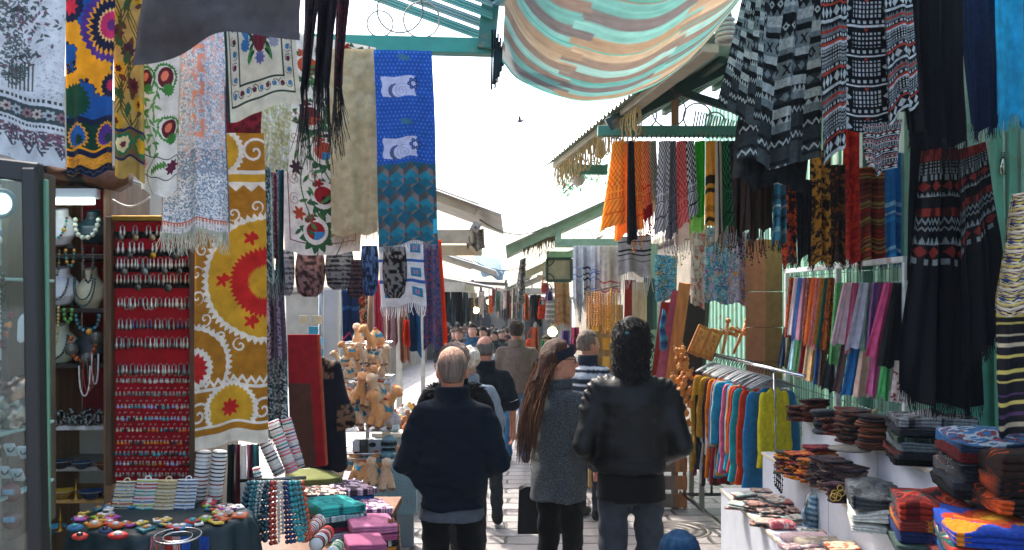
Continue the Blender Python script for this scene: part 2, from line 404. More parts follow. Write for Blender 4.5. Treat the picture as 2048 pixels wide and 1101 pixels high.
def d_cap(X, Y, Z, a, b, ra, rb, sy=1):
    a = np.asarray(a, float); b = np.asarray(b, float); ba = b-a; bb = max(1e-9, ba @ ba)
    t = np.clip(((X-a[0])*ba[0]+(Y-a[1])*ba[1]+(Z-a[2])*ba[2])/bb, 0, 1)
    return np.sqrt((X-a[0]-ba[0]*t)**2+((Y-a[1]-ba[1]*t)*sy)**2+(Z-a[2]-ba[2]*t)**2)-(ra+(rb-ra)*t)
def d_ell(X, Y, Z, c, r):
    x, y, z = (X-c[0])/r[0], (Y-c[1])/r[1], (Z-c[2])/r[2]; k = np.sqrt(x*x+y*y+z*z)
    return (k-1)*min(r)
def d_loft(X, Y, Z, T, p=2.0):
    """T rows: z, cx, cy, rx, ry"""
    T = np.asarray(T, float); T = T[np.argsort(T[:, 0])]; z = np.clip(Z, T[0, 0], T[-1, 0])
    cx, cy, rx, ry = (np.interp(z, T[:, 0], T[:, i]).astype('f4') for i in (1, 2, 3, 4))
    k = (np.abs((X-cx)/rx)**p+np.abs((Y-cy)/ry)**p)**(1/p)
    return np.maximum((k-1)*np.minimum(rx, ry), np.maximum(T[0, 0]-Z, Z-T[-1, 0]))
def smin(a, b, k):
    h = np.clip(.5+.5*(b-a)/k, 0, 1); return b+(a-b)*h-k*h*(1-h)
# ---------------------------------------------------------------- people
PPL = 'people walking down the market street'
JT = [(.80, 0, 0, .200, .135), (.92, 0, 0, .195, .132), (1.05, 0, .005, .180, .122), (1.2, 0, .0, .195, .13), (1.32, 0, -.005, .20, .128), (1.40, 0, -.01, .165, .105), (1.45, 0, -.012, .105, .082), (1.49, 0, -.01, .075, .074)]
def person(label, loc, yaw=0, H=1.75, skin='b98668', jac='26303c', jm=None, hem=.80, JTab=None, tro='23262c', tm=None, shoe='1b1a1a', arms=None, stride=0., hy=0., hp=0., hair='short', hcol='2a211c', h=.02, sleeve=1.0, group=PPL, wr=.012, shirt=None, wid=1., build=1., cat='person', legs=True, jname='jacket', stripes=None, quilt=False, collar=.02, neckz=1.5, flare=None):
    s = H/1.75; loc = np.asarray(loc, float); Rz = rotz(yaw)
    E = arms or ((-.265, -.03, 1.14), (-.27, .05, .90), (.265, -.03, 1.14), (.27, .05, .90))
    E = [np.array(e, float) for e in E]; SH = [np.array((-.175*wid, -.01, 1.385)), np.array((.175*wid, -.01, 1.385))]
    HIP = [np.array((-.09*min(1, wid), 0, .9)), np.array((.09*min(1, wid), 0, .9))]
    st = stride
    KN = [np.array((-.1, .02+st*.5, .48)), np.array((.1, .02-st*.35, .48))]
    AN = [np.array((-.105, st, .075+max(0, -st)*.3)), np.array((.105, -st, .075+max(0, st)*.35))]
    hr = rotz(hy).T @ np.eye(3); px, pz = rotx(hp).T, None
    def hd(X, Y, Z):
        y0 = Y+.01; a = hr[0, 0]*X+hr[0, 1]*y0; b = hr[1, 0]*X+hr[1, 1]*y0; z = Z-1.56
        return a, px[1, 1]*b+px[1, 2]*z-.01, px[2, 1]*b+px[2, 2]*z+1.56
    def headf(X, Y, Z):
        x, y, z = hd(X, Y, Z)
        d = d_ell(x, y, z, (0, -.012, 1.658), (.077, .096, .095)); d = smin(d, d_ell(x, y, z, (0, .03, 1.60), (.062, .07, .085)), .03)
        d = smin(d, d_ell(x, y, z, (0, .07, 1.545), (.03, .028, .022)), .03)
        ax = np.abs(x)
        d = np.maximum(d, -(d_ell(ax, y, z, (.033, .108, 1.638), (.018, .02, .012))))
        d = smin(d, d_cap(x, y, z, (0, .092, 1.645), (0, .112, 1.602), .009, .016), .012)
        d = smin(d, d_ell(x, y, z, (0, .092, 1.566), (.026, .014, .011)), .008)
        d = smin(d, d_cap(ax, y, z, (.014, .092, 1.655), (.048, .078, 1.655), .007, .006), .012)
        d = np.minimum(d, d_ell(ax, y, z, (.079, -.012, 1.612), (.011, .024, .034)))
        return smin(d, d_cap(X, Y, Z, (0, -.02, 1.40), (0, -.012, 1.57), .06, .056), .03)
    def hand(X, Y, Z, el, w_):
        d = unit(w_-el); c = w_+d*.05
        q = d_cap(X, Y, Z, w_, w_+d*.075, .027, .033); return q
    def body(X, Y, Z):
        d = headf(X, Y, Z); d = smin(d, d_loft(X, Y, Z, [(r[0], r[1], r[2], (r[3]-.052)*min(1, wid), r[4]-.042) for r in JT if .9 < r[0] < 1.47]), .04)
        for i in (0, 1):
            d = smin(d, d_cap(X, Y, Z, SH[i], E[2*i], .043, .036), .03); d = np.minimum(d, d_cap(X, Y, Z, E[2*i], E[2*i+1], .038, .026)); d = smin(d, hand(X, Y, Z, E[2*i], E[2*i+1]), .015)
            if legs:
                d = smin(d, d_cap(X, Y, Z, HIP[i], KN[i], .07, .048), .03); d = np.minimum(d, d_cap(X, Y, Z, KN[i], AN[i], .05, .036)); d = np.minimum(d, d_cap(X, Y, Z, AN[i], AN[i]+(0, .1, -.045), .034, .026))
        return d
    zlo = 0 if legs else .75
    lo = (min(-.24, E[0][0]-.08, E[1][0]-.08), min(-.16, E[0][1]-.1, -abs(st)-.12), zlo); hi = (max(.24, E[2][0]+.08, E[3][0]+.08), max(.17, E[1][1]+.14, E[3][1]+.14, abs(st)+.2), 1.76)
    tf = lambda v: (np.asarray(v)*np.array((build, build, 1)) if build != 1 else np.asarray(v))*s @ Rz.T+loc
    v, q = nets(body, lo, hi, h)
    col = np.tile(C(skin), (len(v), 1))
    x, y, z = hd(v[:, 0], v[:, 1], v[:, 2])
    lip = (y > .088) & (np.abs(z-1.566) < .011) & (np.abs(x) < .027); col[lip] = C(skin)*np.array((.85, .5, .5))
    brow = (y > .07) & (np.abs(z-1.664) < .007) & (np.abs(x) > .012) & (np.abs(x) < .052); col[brow] = C('2b1d16')
    mb = MB(); mb.add(tf(v), q, col)
    for i in (0, 1):                       # fingers and thumb, curled from the palm
        el, w_ = E[2*i], E[2*i+1]; d = unit(w_-el); side = unit(np.cross(d, (1 if i else -1, 0, 0))); nrm = unit(np.cross(side, d))
        if nrm[0]*(1 if i else -1) > 0: nrm = -nrm
        for k in range(4):
            b0 = w_+d*.085+side*(k-1.5)*.0175; l = (.062, .072, .068, .052)[k]
            p = [b0, b0+d*l*.45+nrm*.004, b0+d*l*.8+nrm*.018, b0+d*l*.95+nrm*.034]
            mb.tube(tf(p), np.array((.0095, .009, .008, .006))*s, skin, 6)
        b0 = w_+d*.03+side*.024
        mb.tube(tf([b0, b0+d*.03+side*.02, b0+d*.058+side*.026+nrm*.008]), np.array((.012, .0105, .008))*s, skin, 6)
    org = loc.copy()
    ob = mb.build('person', SKIN, org=org); tag(ob, label, cat, group)
    inv = lambda a, b, c: tuple((hr.T @ (px.T @ (np.array((a, b, c-1.56))+np.array((0, .01, 0)))))+np.array((0, -.01, 1.56)))
    for sx in (-1, 1):
        e = MB(); e.sph(tf(np.array(inv(sx*.033, .078, 1.638))), .0125*s, 'e8e2da', 8, 6); e.sph(tf(np.array(inv(sx*.033, .0875, 1.638))), .0055*s, '1d1410', 6, 5); e.build('eye', BEAD, ob)
    # ---- clothes
    T = JTab or JT
    if flare is None: flare = 0
    T = [(max(r[0], hem), r[1], r[2], r[3]*wid, r[4]) for r in T if r[0] >= hem-.13]
    def cloth_noise(X, Y, Z): return wr*(vn3(X*1.0, Y, Z, 9, 1)-.5+.6*(vn3(X, Y, Z*2.2, 13, 2)-.5))*2
    def coat(X, Y, Z):
        d = d_loft(X, Y, Z, T, 2.25)
        for i in (0, 1):
            a, b, c = SH[i], E[2*i], E[2*i+1]
            if sleeve < 1: bb = a+(b-a)*sleeve*1.6 if sleeve < .6 else b; d = smin(d, d_cap(X, Y, Z, a, bb, .066, .068), .05); continue
            arm = np.minimum(d_cap(X, Y, Z, a, b, .063, .052), d_cap(X, Y, Z, b, b+(c-b)*.96, .053, .042)); d = smin(d, arm, .045 if wr < .03 else .05)
        d = d+cloth_noise(X, Y, Z)
        if quilt: ax = np.abs(X); tq = ax*.85-(Z-1.4)*.75; d = d-.014*np.abs(np.sin(tq*PI/.04))*ss(.10, .125, ax)*ss(1.25, 1.30, Z)*ss(-.09, -.04, Y)
        return np.maximum(np.maximum(d, hem-Z+.01*np.sin(X*23)), Z-neckz-.01)
    lo2 = (lo[0]-.06, lo[1]-.08, hem-.03); hi2 = (hi[0]+.06, hi[1]+.04, 1.53)
    v, q = nets(coat, lo2, hi2, h)
    jc = np.tile(C(jac), (len(v), 1))
    if quilt: jc[(np.abs(np.abs(v[:, 0])-.105) < .005) & (v[:, 1] < -.02) & (v[:, 2] < 1.42)] = C('111316'); jc[(np.abs(v[:, 2]-1.30-.12*v[:, 0]**2) < .005) & (v[:, 1] < -.02) & (np.abs(v[:, 0]) < .2)] = C('111316')
    if stripes:
        for (z0, z1, cc) in stripes: jc[(v[:, 2] > z0) & (v[:, 2] < z1)] = C(cc)
    jb = MB(); jb.add(tf(v), q, jc); jo = jb.build(jname, jm or FAB, ob)
    if collar:
        def colf(X, Y, Z):
            a = np.hypot(X/1.02, (Y+.012)/1.0); return np.maximum(np.abs(a-.078-.15*(1.5-Z)*.3)-.013, np.abs(Z-1.485)-collar-.02)-.004
        cv, cq = nets(colf, (-.13, -.13, 1.42), (.13, .13, 1.56), max(.011, h*.8)); cb = MB(); cb.add(tf(cv), cq, jac); cb.build('collar', jm or FAB, jo)
    if shirt:
        z0, cc = shirt; tb = [(z0, 0, 0, .196*wid, .145), (hem-.01, 0, 0, .186*wid, .135), (hem+.04, 0, 0, .155*wid, .10)]
        v, q = nets(lambda X, Y, Z: d_loft(X, Y, Z, tb, 2.2)+.4*cloth_noise(X, Y, Z), (-.24, -.17, z0-.03), (.24, .17, hem+.06), h); sb = MB(); sb.add(tf(v), q, cc); sb.build('shirt', FAB, ob)
    if legs:
        def pants(X, Y, Z):
            d = d_loft(X, Y, Z, [(.82, 0, -.005, .158*wid, .112), (.93, 0, -.005, .156*wid, .11), (1.02, 0, 0, .14*wid, .10)])
            for i in (0, 1):
                d = smin(d, np.minimum(d_cap(X, Y, Z, HIP[i]-(0, 0, .02), KN[i], .088*min(1, wid), .068), d_cap(X, Y, Z, KN[i], AN[i]+(0, 0, .02), .066, .058)), .03)
            return np.maximum(d+.012*(vn3(X, Y, Z*2, 11, 4)-.5)*2, .07-Z)
        v, q = nets(pants, (-.26, -abs(st)-.16, .05), (.26, abs(st)+.16, 1.04), h); tb = MB(); tb.add(tf(v), q, tro); tb.build('trousers', tm or FAB, ob)
        for i in (0, 1):
            a = AN[i]
            def sh(X, Y, Z): return np.maximum(smin(d_cap(X, Y, Z, a+(0, -.02, -.03), a+(0, .13, -.04), .05, .042), d_cap(X, Y, Z, a, a+(0, 0, .03), .045, .05), .03), a[2]-.075-Z)
            v, q = nets(sh, a-(.09, .12, .09), a+(.09, .22, .12), max(h, .014)); fb = MB(); fb.add(tf(v), q, shoe); fb.build('shoe', LEATHER, ob)
    # ---- hair
    def scalp(x, y, z, o): return smin(d_ell(x, y, z, (0, -.014, 1.662), (.08+o, .099+o, .097+o)), d_cap(x, y, z, (0, -.05, 1.6), (0, -.04, 1.56), .058+o, .05+o), .02)
    def hf(X, Y, Z):
        x, y, z = hd(X, Y, Z); nz = vn3(x, y, z, 45, 5)-.5
        ear = -d_ell(np.abs(x), y, z, (.092, -.004, 1.602), (.034, .03, .042))
        if hair == 'short': return np.maximum(np.maximum(scalp(x, y, z, .011)+.012*nz, ear), np.minimum(np.maximum(y-.025, 1.572-z), 1.70-z))
        if hair == 'stubble': return np.maximum(np.maximum(scalp(x, y, z, .0035)+.004*nz, ear), np.minimum(np.maximum(y-.02, 1.56-z), 1.71-z))
        if hair == 'rim': return np.maximum(np.maximum(np.maximum(scalp(x, y, z, .005)+.006*nz, ear), z-1.685-y*.2-.05*nz), np.maximum(y-.02, 1.56-z))
        if hair == 'puffy': return np.maximum(d_ell(x, y, z, (0, -.025, 1.67), (.105, .115, .105))+.03*nz, np.maximum(y*.9-(z-1.66)-.02, 1.545-z))
        if hair == 'shoulder':
            d = smin(scalp(x, y, z, .006), d_cap(x, y, z, (0, -.055, 1.64), (0, -.075, 1.47), .072, .054), .045); return np.maximum(d+.014*nz, y*.8-(z-1.64)-.02)
        if hair == 'long':
            d = smin(scalp(x, y, z, .012), d_cap(X, Y, Z, (0, -.075, 1.63), (-.04, -.125, 1.45), .07, .07), .04)
            d = smin(d, d_cap(X, Y, Z, (-.03, -.12, 1.46), (-.055, -.165, 1.2), .088, .08, 1.5), .04); d = smin(d, d_cap(X, Y, Z, (-.055, -.165, 1.2), (-.06, -.17, 1.04), .08, .045, 1.6), .03)
            return np.maximum(d+(.005+.007*ss(1.56, 1.45, Z))*(vn3(X, Y, Z*.12, 60, 6)-.5)*2, np.maximum(y*.8-(z-1.645)-.02, np.where(z > 1.53, (y-.028)*3-(z-1.6)*.3, -1)))
    if hair and hair != 'none':
        v, q = nets(hf, (-.2, -.3, 1.0 if hair == 'long' else 1.36), (.2, .17, 1.8), min(h, .012) if h < .025 else h*.7)
        hc = np.tile(C(hcol), (len(v), 1))
        if hair == 'stubble': k = np.clip(ss(1.66, 1.745, v[:, 2]+.035*(vn3(v[:, 0], v[:, 1], v[:, 2], 40, 2)-.5)), 0, .8)[:, None]; hc = hc*(1-k)+C('b58a72')*k
        hb = MB(); hb.add(tf(v), q, hc); hb.build('hair', HAIR, ob)
    return ob, tf, hd, inv

def people_near():
    g = 'people standing close to the camera'
    # grey haired man, back to the camera, hands in front
    Y = 4.8; X = (905-CX)/F*Y
    T = [(.835, 0, 0, .168, .13), (.86, 0, 0, .198, .145), (.89, 0, 0, .178, .132), (1.0, 0, 0, .215, .15), (1.15, 0, 0, .225, .15), (1.32, 0, -.005, .225, .14), (1.42, 0, -.012, .19, .115), (1.47, 0, -.015, .11, .085), (1.52, 0, -.014, .078, .076)]
    ob, tf, hd, inv = person('older man with short grey hair in a navy ribbed jacket, seen from behind', (X, Y, gz(Y)), .03, 1.64, 'b5775c', '0a1420', WOOL, .85, T, '07090d', None,
        arms=((-.265, -.06, 1.10), (-.19, .17, 1.02), (.265, -.06, 1.10), (.19, .17, 1.02)), hair='stubble', hcol='665a51', h=.0105, wr=.013, group=g, shirt=(.79, '4b5258'), wid=.93, build=1.04, hy=.02, collar=.03, neckz=1.5)
    # man in black leather jacket
    Y = 4.75; X = (1262-CX)/F*Y
    T = [(.955, 0, 0, .19, .14), (1.0, 0, 0, .196, .142), (1.05, 0, 0, .185, .135), (1.2, 0, 0, .208, .14), (1.33, 0, -.005, .225, .135), (1.41, 0, -.012, .19, .112), (1.455, 0, -.015, .115, .085), (1.5, 0, -.014, .08, .076)]
    ob, tf, hd, inv = person('man with curly black hair, black leather biker jacket and grey jeans', (X, Y, gz(Y)), -.05, 1.80, 'b07f66', '08090b', LEATHER, .965, T, '33383d', None,
        arms=((-.25, -.08, 1.11), (-.185, .12, 1.01), (.255, -.08, 1.11), (.185, .12, 1.01)), hair='shoulder', hcol='08080a', h=.0095, wr=.008, group=g, shirt=(.83, '050506'), wid=.92, hy=-.25, collar=.022, quilt=True)
    kids = [c for c in ob.children if c.name.startswith('hair')]
    cb = MB()                                   # loose curls
    for k in range(1300):
        a = R.uniform(0, 2*PI); zz = R.uniform(1.46, 1.75); rr = .062+.02*R.random() if zz < 1.6 else .086*math.sqrt(max(.02, 1-((zz-1.66)/.105)**2))+.012*R.random()
        c = np.array((rr*math.sin(a)*1.0, -.035-rr*math.cos(a)*1.0, zz))
        if c[1] > .03: continue
        t = np.linspace(0, 1, 9); ph = R.uniform(0, 6); cr = R.uniform(.003, .008)
        p = c+np.stack([cr*np.cos(ph+t*9), cr*np.sin(ph+t*9)-.015*t, -R.uniform(.05, .11)*t], 1); cb.tube(tf(p), .0014, R.choice(['0b0b0d', '141417', '1f1c1b']), 3, cap=False)
    for k in range(170):
        a = R.uniform(-2.2, 2.2); zz = R.uniform(1.47, 1.745); rr = (.078 if zz < 1.6 else .09*math.sqrt(max(.05, 1-((zz-1.66)/.105)**2)))+R.uniform(.004, .016); t = np.linspace(0, 1, 8); ph = R.uniform(0, 6); c = np.array((rr*math.sin(a), -.035-rr*math.cos(a), zz)); cb.tube(tf(c+np.stack([.011*np.cos(ph+t*7), .011*np.sin(ph+t*7), -R.uniform(.03, .08)*t], 1)), .0028, R.choice(['0d0d0f', '171719', '232021']), 4, cap=False)
    cb.sph(tf(np.array(inv(0, -.12, 1.675))), (.02, .016, .016), '1f4d50', 8, 6)
    cb.build('curls', HAIR, kids[0])
    jo = [c for c in ob.children if c.name.startswith('jacket')][0]
    sm = MB(); zz = np.linspace(.975, 1.44, 14)
    a = np.linspace(-1.25, 1.25, 24)
    sm.tube(tf(np.stack([.199*np.sin(a), -.1435*np.cos(a)-.004, np.full(24, 1.035)], 1)), .003, '0a0b0d', 5)
    sm.build('waist_seam', LEATHER, jo)
    # woman with headband
    Y = 5.45; X = (1117-CX)/F*Y
    T = [(.74, .0, 0, .205, .165), (.9, 0, 0, .195, .155), (1.05, 0, 0, .18, .14), (1.2, 0, 0, .178, .135), (1.32, 0, -.005, .18, .128), (1.40, 0, -.01, .155, .105), (1.45, 0, -.012, .10, .085), (1.49, 0, -.01, .08, .08)]
    ob, tf, hd, inv = person('woman with very long brown hair, navy headband and glasses in a grey tweed coat', (X, Y, gz(Y)), -.75, 1.665, 'b97f66', '444a4d', TWEED, .75, T, '0a0b0d', None,
        arms=((-.235, .0, 1.13), (-.17, .17, .95), (.235, .0, 1.13), (.17, .17, .95)), hair='long', hcol='3a2218', h=.0095, wr=.008, group=g, hy=-.78, hp=-.03, wid=.9, shoe='08080a', jname='coat', collar=.006)
    hb = MB(); P = []
    for zc in (0, 1):
        a = np.arange(36)*2*PI/36
        ring = []
        for t in a:
            x, y = .104*math.sin(t), -.026+.127*math.cos(t); z = 1.662+.37*(y+.014)*1.15+(.024 if zc else -.030)*(1.15)
            k = math.sqrt(max(.2, 1-((z-1.662)/.16)**2)); ring.append(inv(x*k, (y+.014)*k-.014, z))
        P.append(ring)
    P = np.array(P); mid = P.mean(0)+ (P.mean(0)-P.mean((0, 1)))*.05; allp = np.stack([P[0], mid, P[1]]); v = tf(allp.reshape(-1, 3))
    hb.add(v, gridf(36, 3, True), '141c2b'); hb.build('headband', FAB, ob)
    gb = MB()
    for sx in (-1, 1):
        a = np.linspace(0, 2*PI, 15); gb.tube(tf(np.array([inv(sx*.034+.026*math.cos(t), .108-.012*abs(math.cos(t)) , 1.634+.019*math.sin(t)) for t in a])), .0024, '2a1412', 5)
        gb.tube(tf(np.array([inv(sx*.06, .1, 1.64), inv(sx*.082, .05, 1.643), inv(sx*.086, -.02, 1.635)])), .0025, '2a1412', 5)
    gb.tube(tf(np.array([inv(-.01, .112, 1.638), inv(0, .117, 1.641), inv(.01, .112, 1.638)])), .0022, '2a1412', 5); gb.build('glasses', PLAST, ob)
    hs = MB()
    for k in range(520):
        x0 = R.uniform(-.095, .065); t = np.linspace(0, 1, 10)
        p = np.stack([x0-.055*t+.008*np.sin(t*7+k), -.085-.12*np.sin(t*1.45)-.050+.03*R.random()+.006*np.sin(t*11+k)-.0*t, 1.62-R.uniform(.42, .64)*t], 1); hs.tube(tf(p), np.linspace(.0019, .0008, 10), R.choice(['3a2218', '4f3223', '6a4630', '2a1811', '7a543a']), 3, cap=False)
    hs.build('loose_hair', HAIR, ob)
    # collar lapel raised
    b = thing('handbag', 'black leather handbag with short handles in front of the tweed coat woman', 'handbag', Wp(1095, 1065, 5.85))
    mb = MB(); c = Wp(1095, 1018, 5.85); f = 5.85/F
    mb.prism([(-60*f, -46*f), (58*f, -46*f), (53*f, 40*f), (38*f, 48*f), (-42*f, 48*f), (-57*f, 40*f)], c+(0, .06, 0), (1, 0, 0), (0, 0, 1), .12, '0b0d11'); mb.build('bag_body', LEATHER, b, smooth=False)
    for dy in (-.04, .04):
        hh = MB(); t = np.linspace(0, PI, 12); hh.tube(c+np.stack([-.02-.07*np.cos(t), np.full(12, dy), 48*f+.09*np.sin(t)], 1), .008, '0b0d11', 6); hh.build('handle', LEATHER, b)
    # child in a blue knitted beanie, only the head reaches the picture
    Y = 3.6; X = (1357-CX)/F*Y
    ob, tf, hd, inv = person('child in a blue knitted beanie at the bottom edge, only the hat showing', (X, Y, 0), .4, .955, 'c08c70', '1b2a40', FAB, .8, None, '20242a', hair='short', hcol='2a1c14', h=.02, group=g, build=1.2)
    nb = MB(); a = np.linspace(0, PI*.52, 12)
    pr = [(.118*math.sin(t)+.0001, .135*math.cos(t)) for t in a]; n = 44
    prof = np.array(pr); ang = np.arange(n)*2*PI/n
    rr = 1+.035*np.sign(np.sin(ang*22)); v = np.stack([prof[:, :1]*np.cos(ang)*rr, prof[:, :1]*np.sin(ang)*rr*1.06, prof[:, 1:]+0*ang+.006*np.sin(prof[:, 1:]*160)], -1).reshape(-1, 3)
    v = v*1.0+(0, -.012, 1.66); nb.add(tf(v), gridf(n, 12, True), '183652'); nb.lathe([(.117, -.03), (.128, -.02), (.13, .0), (.122, .012)], (0, 0, 0), '16304a', 40); nb.v[-1] = tf(nb.v[-1]*1.0+(0, -.012, 1.655))
    nb.build('beanie', WOOL, ob)

def people_mid():
    def at(px, Y): return (px-CX)/F*Y, Y, gz(Y)
    # polo man with backpack
    ob, tf, hd, inv = person('balding man in a dark polo shirt with white trim, carrying a black backpack', at(970, 7.9), .15, 1.66, 'b97a5e', '101822', FAB, .86, None, '2e3236', h=.016, arms=((-.25, -.04, 1.13), (-.26, .06, .9), (.26, -.03, 1.12), (.27, .03, .88)), sleeve=.8, hair='rim', hcol='5a534e', stride=.1, hp=-.28, build=.98, jname='polo_shirt', group='people a few steps ahead')
    jo = [c for c in ob.children if c.name.startswith('polo')][0]
    tb = MB()
    a = np.linspace(0, 2*PI, 25); tb.tube(tf(np.stack([.082*np.sin(a), -.012+.08*np.cos(a), np.full(25, 1.515)], 1)), .004, 'd8dde0', 5)
    for sx in (-1, 1): tb.tube(tf(np.stack([sx*.243+.07*np.sin(a), -.028+.07*np.cos(a), np.full(25, 1.152)+sx*.02*np.sin(a)], 1)), .004, 'd8dde0', 5)
    tb.build('trim', FAB, jo)
    p = thing('backpack', 'black backpack slung on the left shoulder of the polo shirt man', 'backpack', tf(np.array((-.16, -.2, 1.05))))
    mb = MB(); v, q = nets(lambda X, Y, Z: smin(d_ell(X, Y, Z, (-.15, -.2, 1.24), (.13, .095, .2)), d_ell(X, Y, Z, (-.15, -.27, 1.17), (.1, .06, .1)), .03)+.008*(vn3(X, Y, Z, 20)-.5), (-.32, -.36, 1.0), (.02, -.05, 1.48), .018); mb.add(tf(v), q, '0f1114'); mb.build('bag_body', FAB, p)
    sb = MB(); t = np.linspace(0, PI, 12); sb.tube(tf(np.stack([np.full(12, -.16), -.08+.1*np.cos(t)*1.0, 1.3+.19*np.sin(t)], 1)), .014, '14171b', 6); sb.build('shoulder_strap', FAB, p)
    zb = MB(); zb.tube(tf(np.array([(-.25, -.29, 1.27), (-.2, -.32, 1.285), (-.1, -.32, 1.285), (-.05, -.29, 1.27)])), .004, '8a8f93', 4); zb.build('zip', CHROME, p)
    person('tall man in a taupe brown jacket and blue jeans walking away down the street', at(1033, 11.3), 0, 1.80, 'a8735a', '6f5f56', FAB, .86, None, '3f6f92', h=.018, arms=((-.25, -.03, 1.13), (-.25, .05, .9), (.27, -.05, 1.13), (.275, .03, .89)), hair='short', hcol='221712', stride=.16, build=1.06, group='people a few steps ahead', shoe='22313f')
    ob, tf, hd, inv = person('woman with puffed light brown hair and a black fur collar behind the grey haired man', at(908, 6.1), .2, 1.63, 'bd8f78', '15171b', WOOL, .7, None, '16181b', h=.018, hair='puffy', hcol='7d6a5e', group='people a few steps ahead', build=1.05)
    fb = MB()
    for k in range(700):
        a = R.uniform(0, 2*PI); b = R.uniform(0, 2*PI); c = np.array((.15*math.sin(a), -.01+.12*math.cos(a), 1.42)); o = np.array((math.sin(a)*math.cos(b), math.cos(a)*math.cos(b), math.sin(b)))*.055
        fb.tube(tf(np.stack([c, c+o*.7, c+o*1.2+(R.uniform(-.02, .02), 0, -.01)])), np.array((.012, .006, .001)), R.choice(['0b0c0e', '15171a', '1d2024']), 3, cap=False)
    fb.build('fur_collar', FAB, ob)
    person('elderly woman with pale cream hair just right of the fur collar woman', at(936, 7.0), .1, 1.58, 'c59a82', '8b97a0', FAB, .75, None, '2a2d31', h=.022, hair='puffy', hcol='cbbfae', group='people a few steps ahead')
    person('man with greying hair in a navy and white striped sweater by the amber beads', at(1177, 8.2), -.7, 1.70, 'b98268', '1c2734', FAB, .8, None, '26292e', h=.017, hair='short', hcol='6b5d52', hy=-.4, group='people a few steps ahead', jname='sweater', stripes=[(1.40, 1.43, 'c9cdd0'), (1.31, 1.37, 'a9b0b6'), (1.24, 1.27, 'd5d8da'), (1.14, 1.2, 'a9b0b6'), (1.04, 1.07, 'd5d8da')])
    person('seller in a dark top standing beside the lit bulb', at(1093, 12.5), 2.6, 1.6, '9a6a52', '20262c', FAB, .8, None, '22252a', h=.028, hair='short', hcol='15110f', group=PPL)
    person('man in an open blue jacket and pale shirt walking towards the camera', at(945, 16.0), PI-.1, 1.75, 'b57f68', '234b66', FAB, .82, None, '23282f', h=.026, hair='short', hcol='2a211c', stride=.12, stripes=None)
    person('woman in a light blue top walking towards the camera past the blue jacket man', at(971, 14.5), PI+.3, 1.55, 'c08f78', '9fb4c2', FAB, .8, None, '3a4450', h=.026, hair='shoulder', hcol='2a1f1a', stride=-.1)
    person('woman with reddish brown hair in a brown coat at the left edge of the crowd', at(917, 17), PI, 1.68, 'b07a62', '4a3a34', FAB, .6, None, '1b1c1f', h=.03, hair='shoulder', hcol='5a3526')
    # two templates of far pedestrians, copied with their clothes
    far = [(893, 20, 0), (905, 26, 1), (925, 22, 0), (934, 30, 1), (957, 20, 0), (965, 25, 1), (978, 22, 0), (988, 19, 1), (996, 27, 0), (1003, 21, 1), (916, 34, 0), (948, 36, 1), (972, 38, 0), (984, 33, 1), (940, 24, 1), (1018, 24, 0), (1008, 31, 1), (900, 30, 0), (962, 31, 0), (952, 28, 0), (929, 27, 0), (910, 18.5, 1), (897, 23, 0), (943, 19, 0), (966, 18, 1), (985, 23, 0), (922, 25, 1), (935, 33, 0), (958, 35, 0), (975, 29, 1), (992, 35, 0), (1014, 28, 1), (949, 22.5, 1)]
    A, *_ = person('person in dark clothes in the far crowd, walking away', at(*far[0][:2]), 0, 1.72, 'a87a64', '1c2229', FAB, .8, None, '1a1c20', h=.034, hair='short', hcol='14110f', stride=.12, group='far crowd walking away')
    B, *_ = person('dark haired person in the far crowd, walking towards the camera', at(*far[1][:2]), PI, 1.68, 'a87a64', '262b33', FAB, .7, None, '16181b', h=.034, hair='shoulder', hcol='17110e', stride=-.1, group='far crowd walking towards the camera')
    for i, (px, Y, k) in enumerate(far[2:]):
        o = dup((A, B)[k], at(px, Y), R.uniform(-.4, .4), sc=R.uniform(.9, 1.08)); cc = C(R.choice(['14181d', '1f2a38', '3a2f2a', '4a4f55', '2a3a30', '5a2a2a', '23282d', '6a6258', '2f4a68', '191b1e']))
        for ch in o.children:
            if ch.name.startswith('jacket') or (ch.name.startswith('hair') and i % 3 == 0):
                me = ch.data = ch.data.copy(); n = len(me.vertices); a = np.ones((n, 4), 'f4'); a[:, :3] = cc if ch.name.startswith('jacket') else C(R.choice(['6a5a4c', '9a948c', '4a3424'])); me.color_attributes['Col'].data.foreach_set('color', a.ravel())
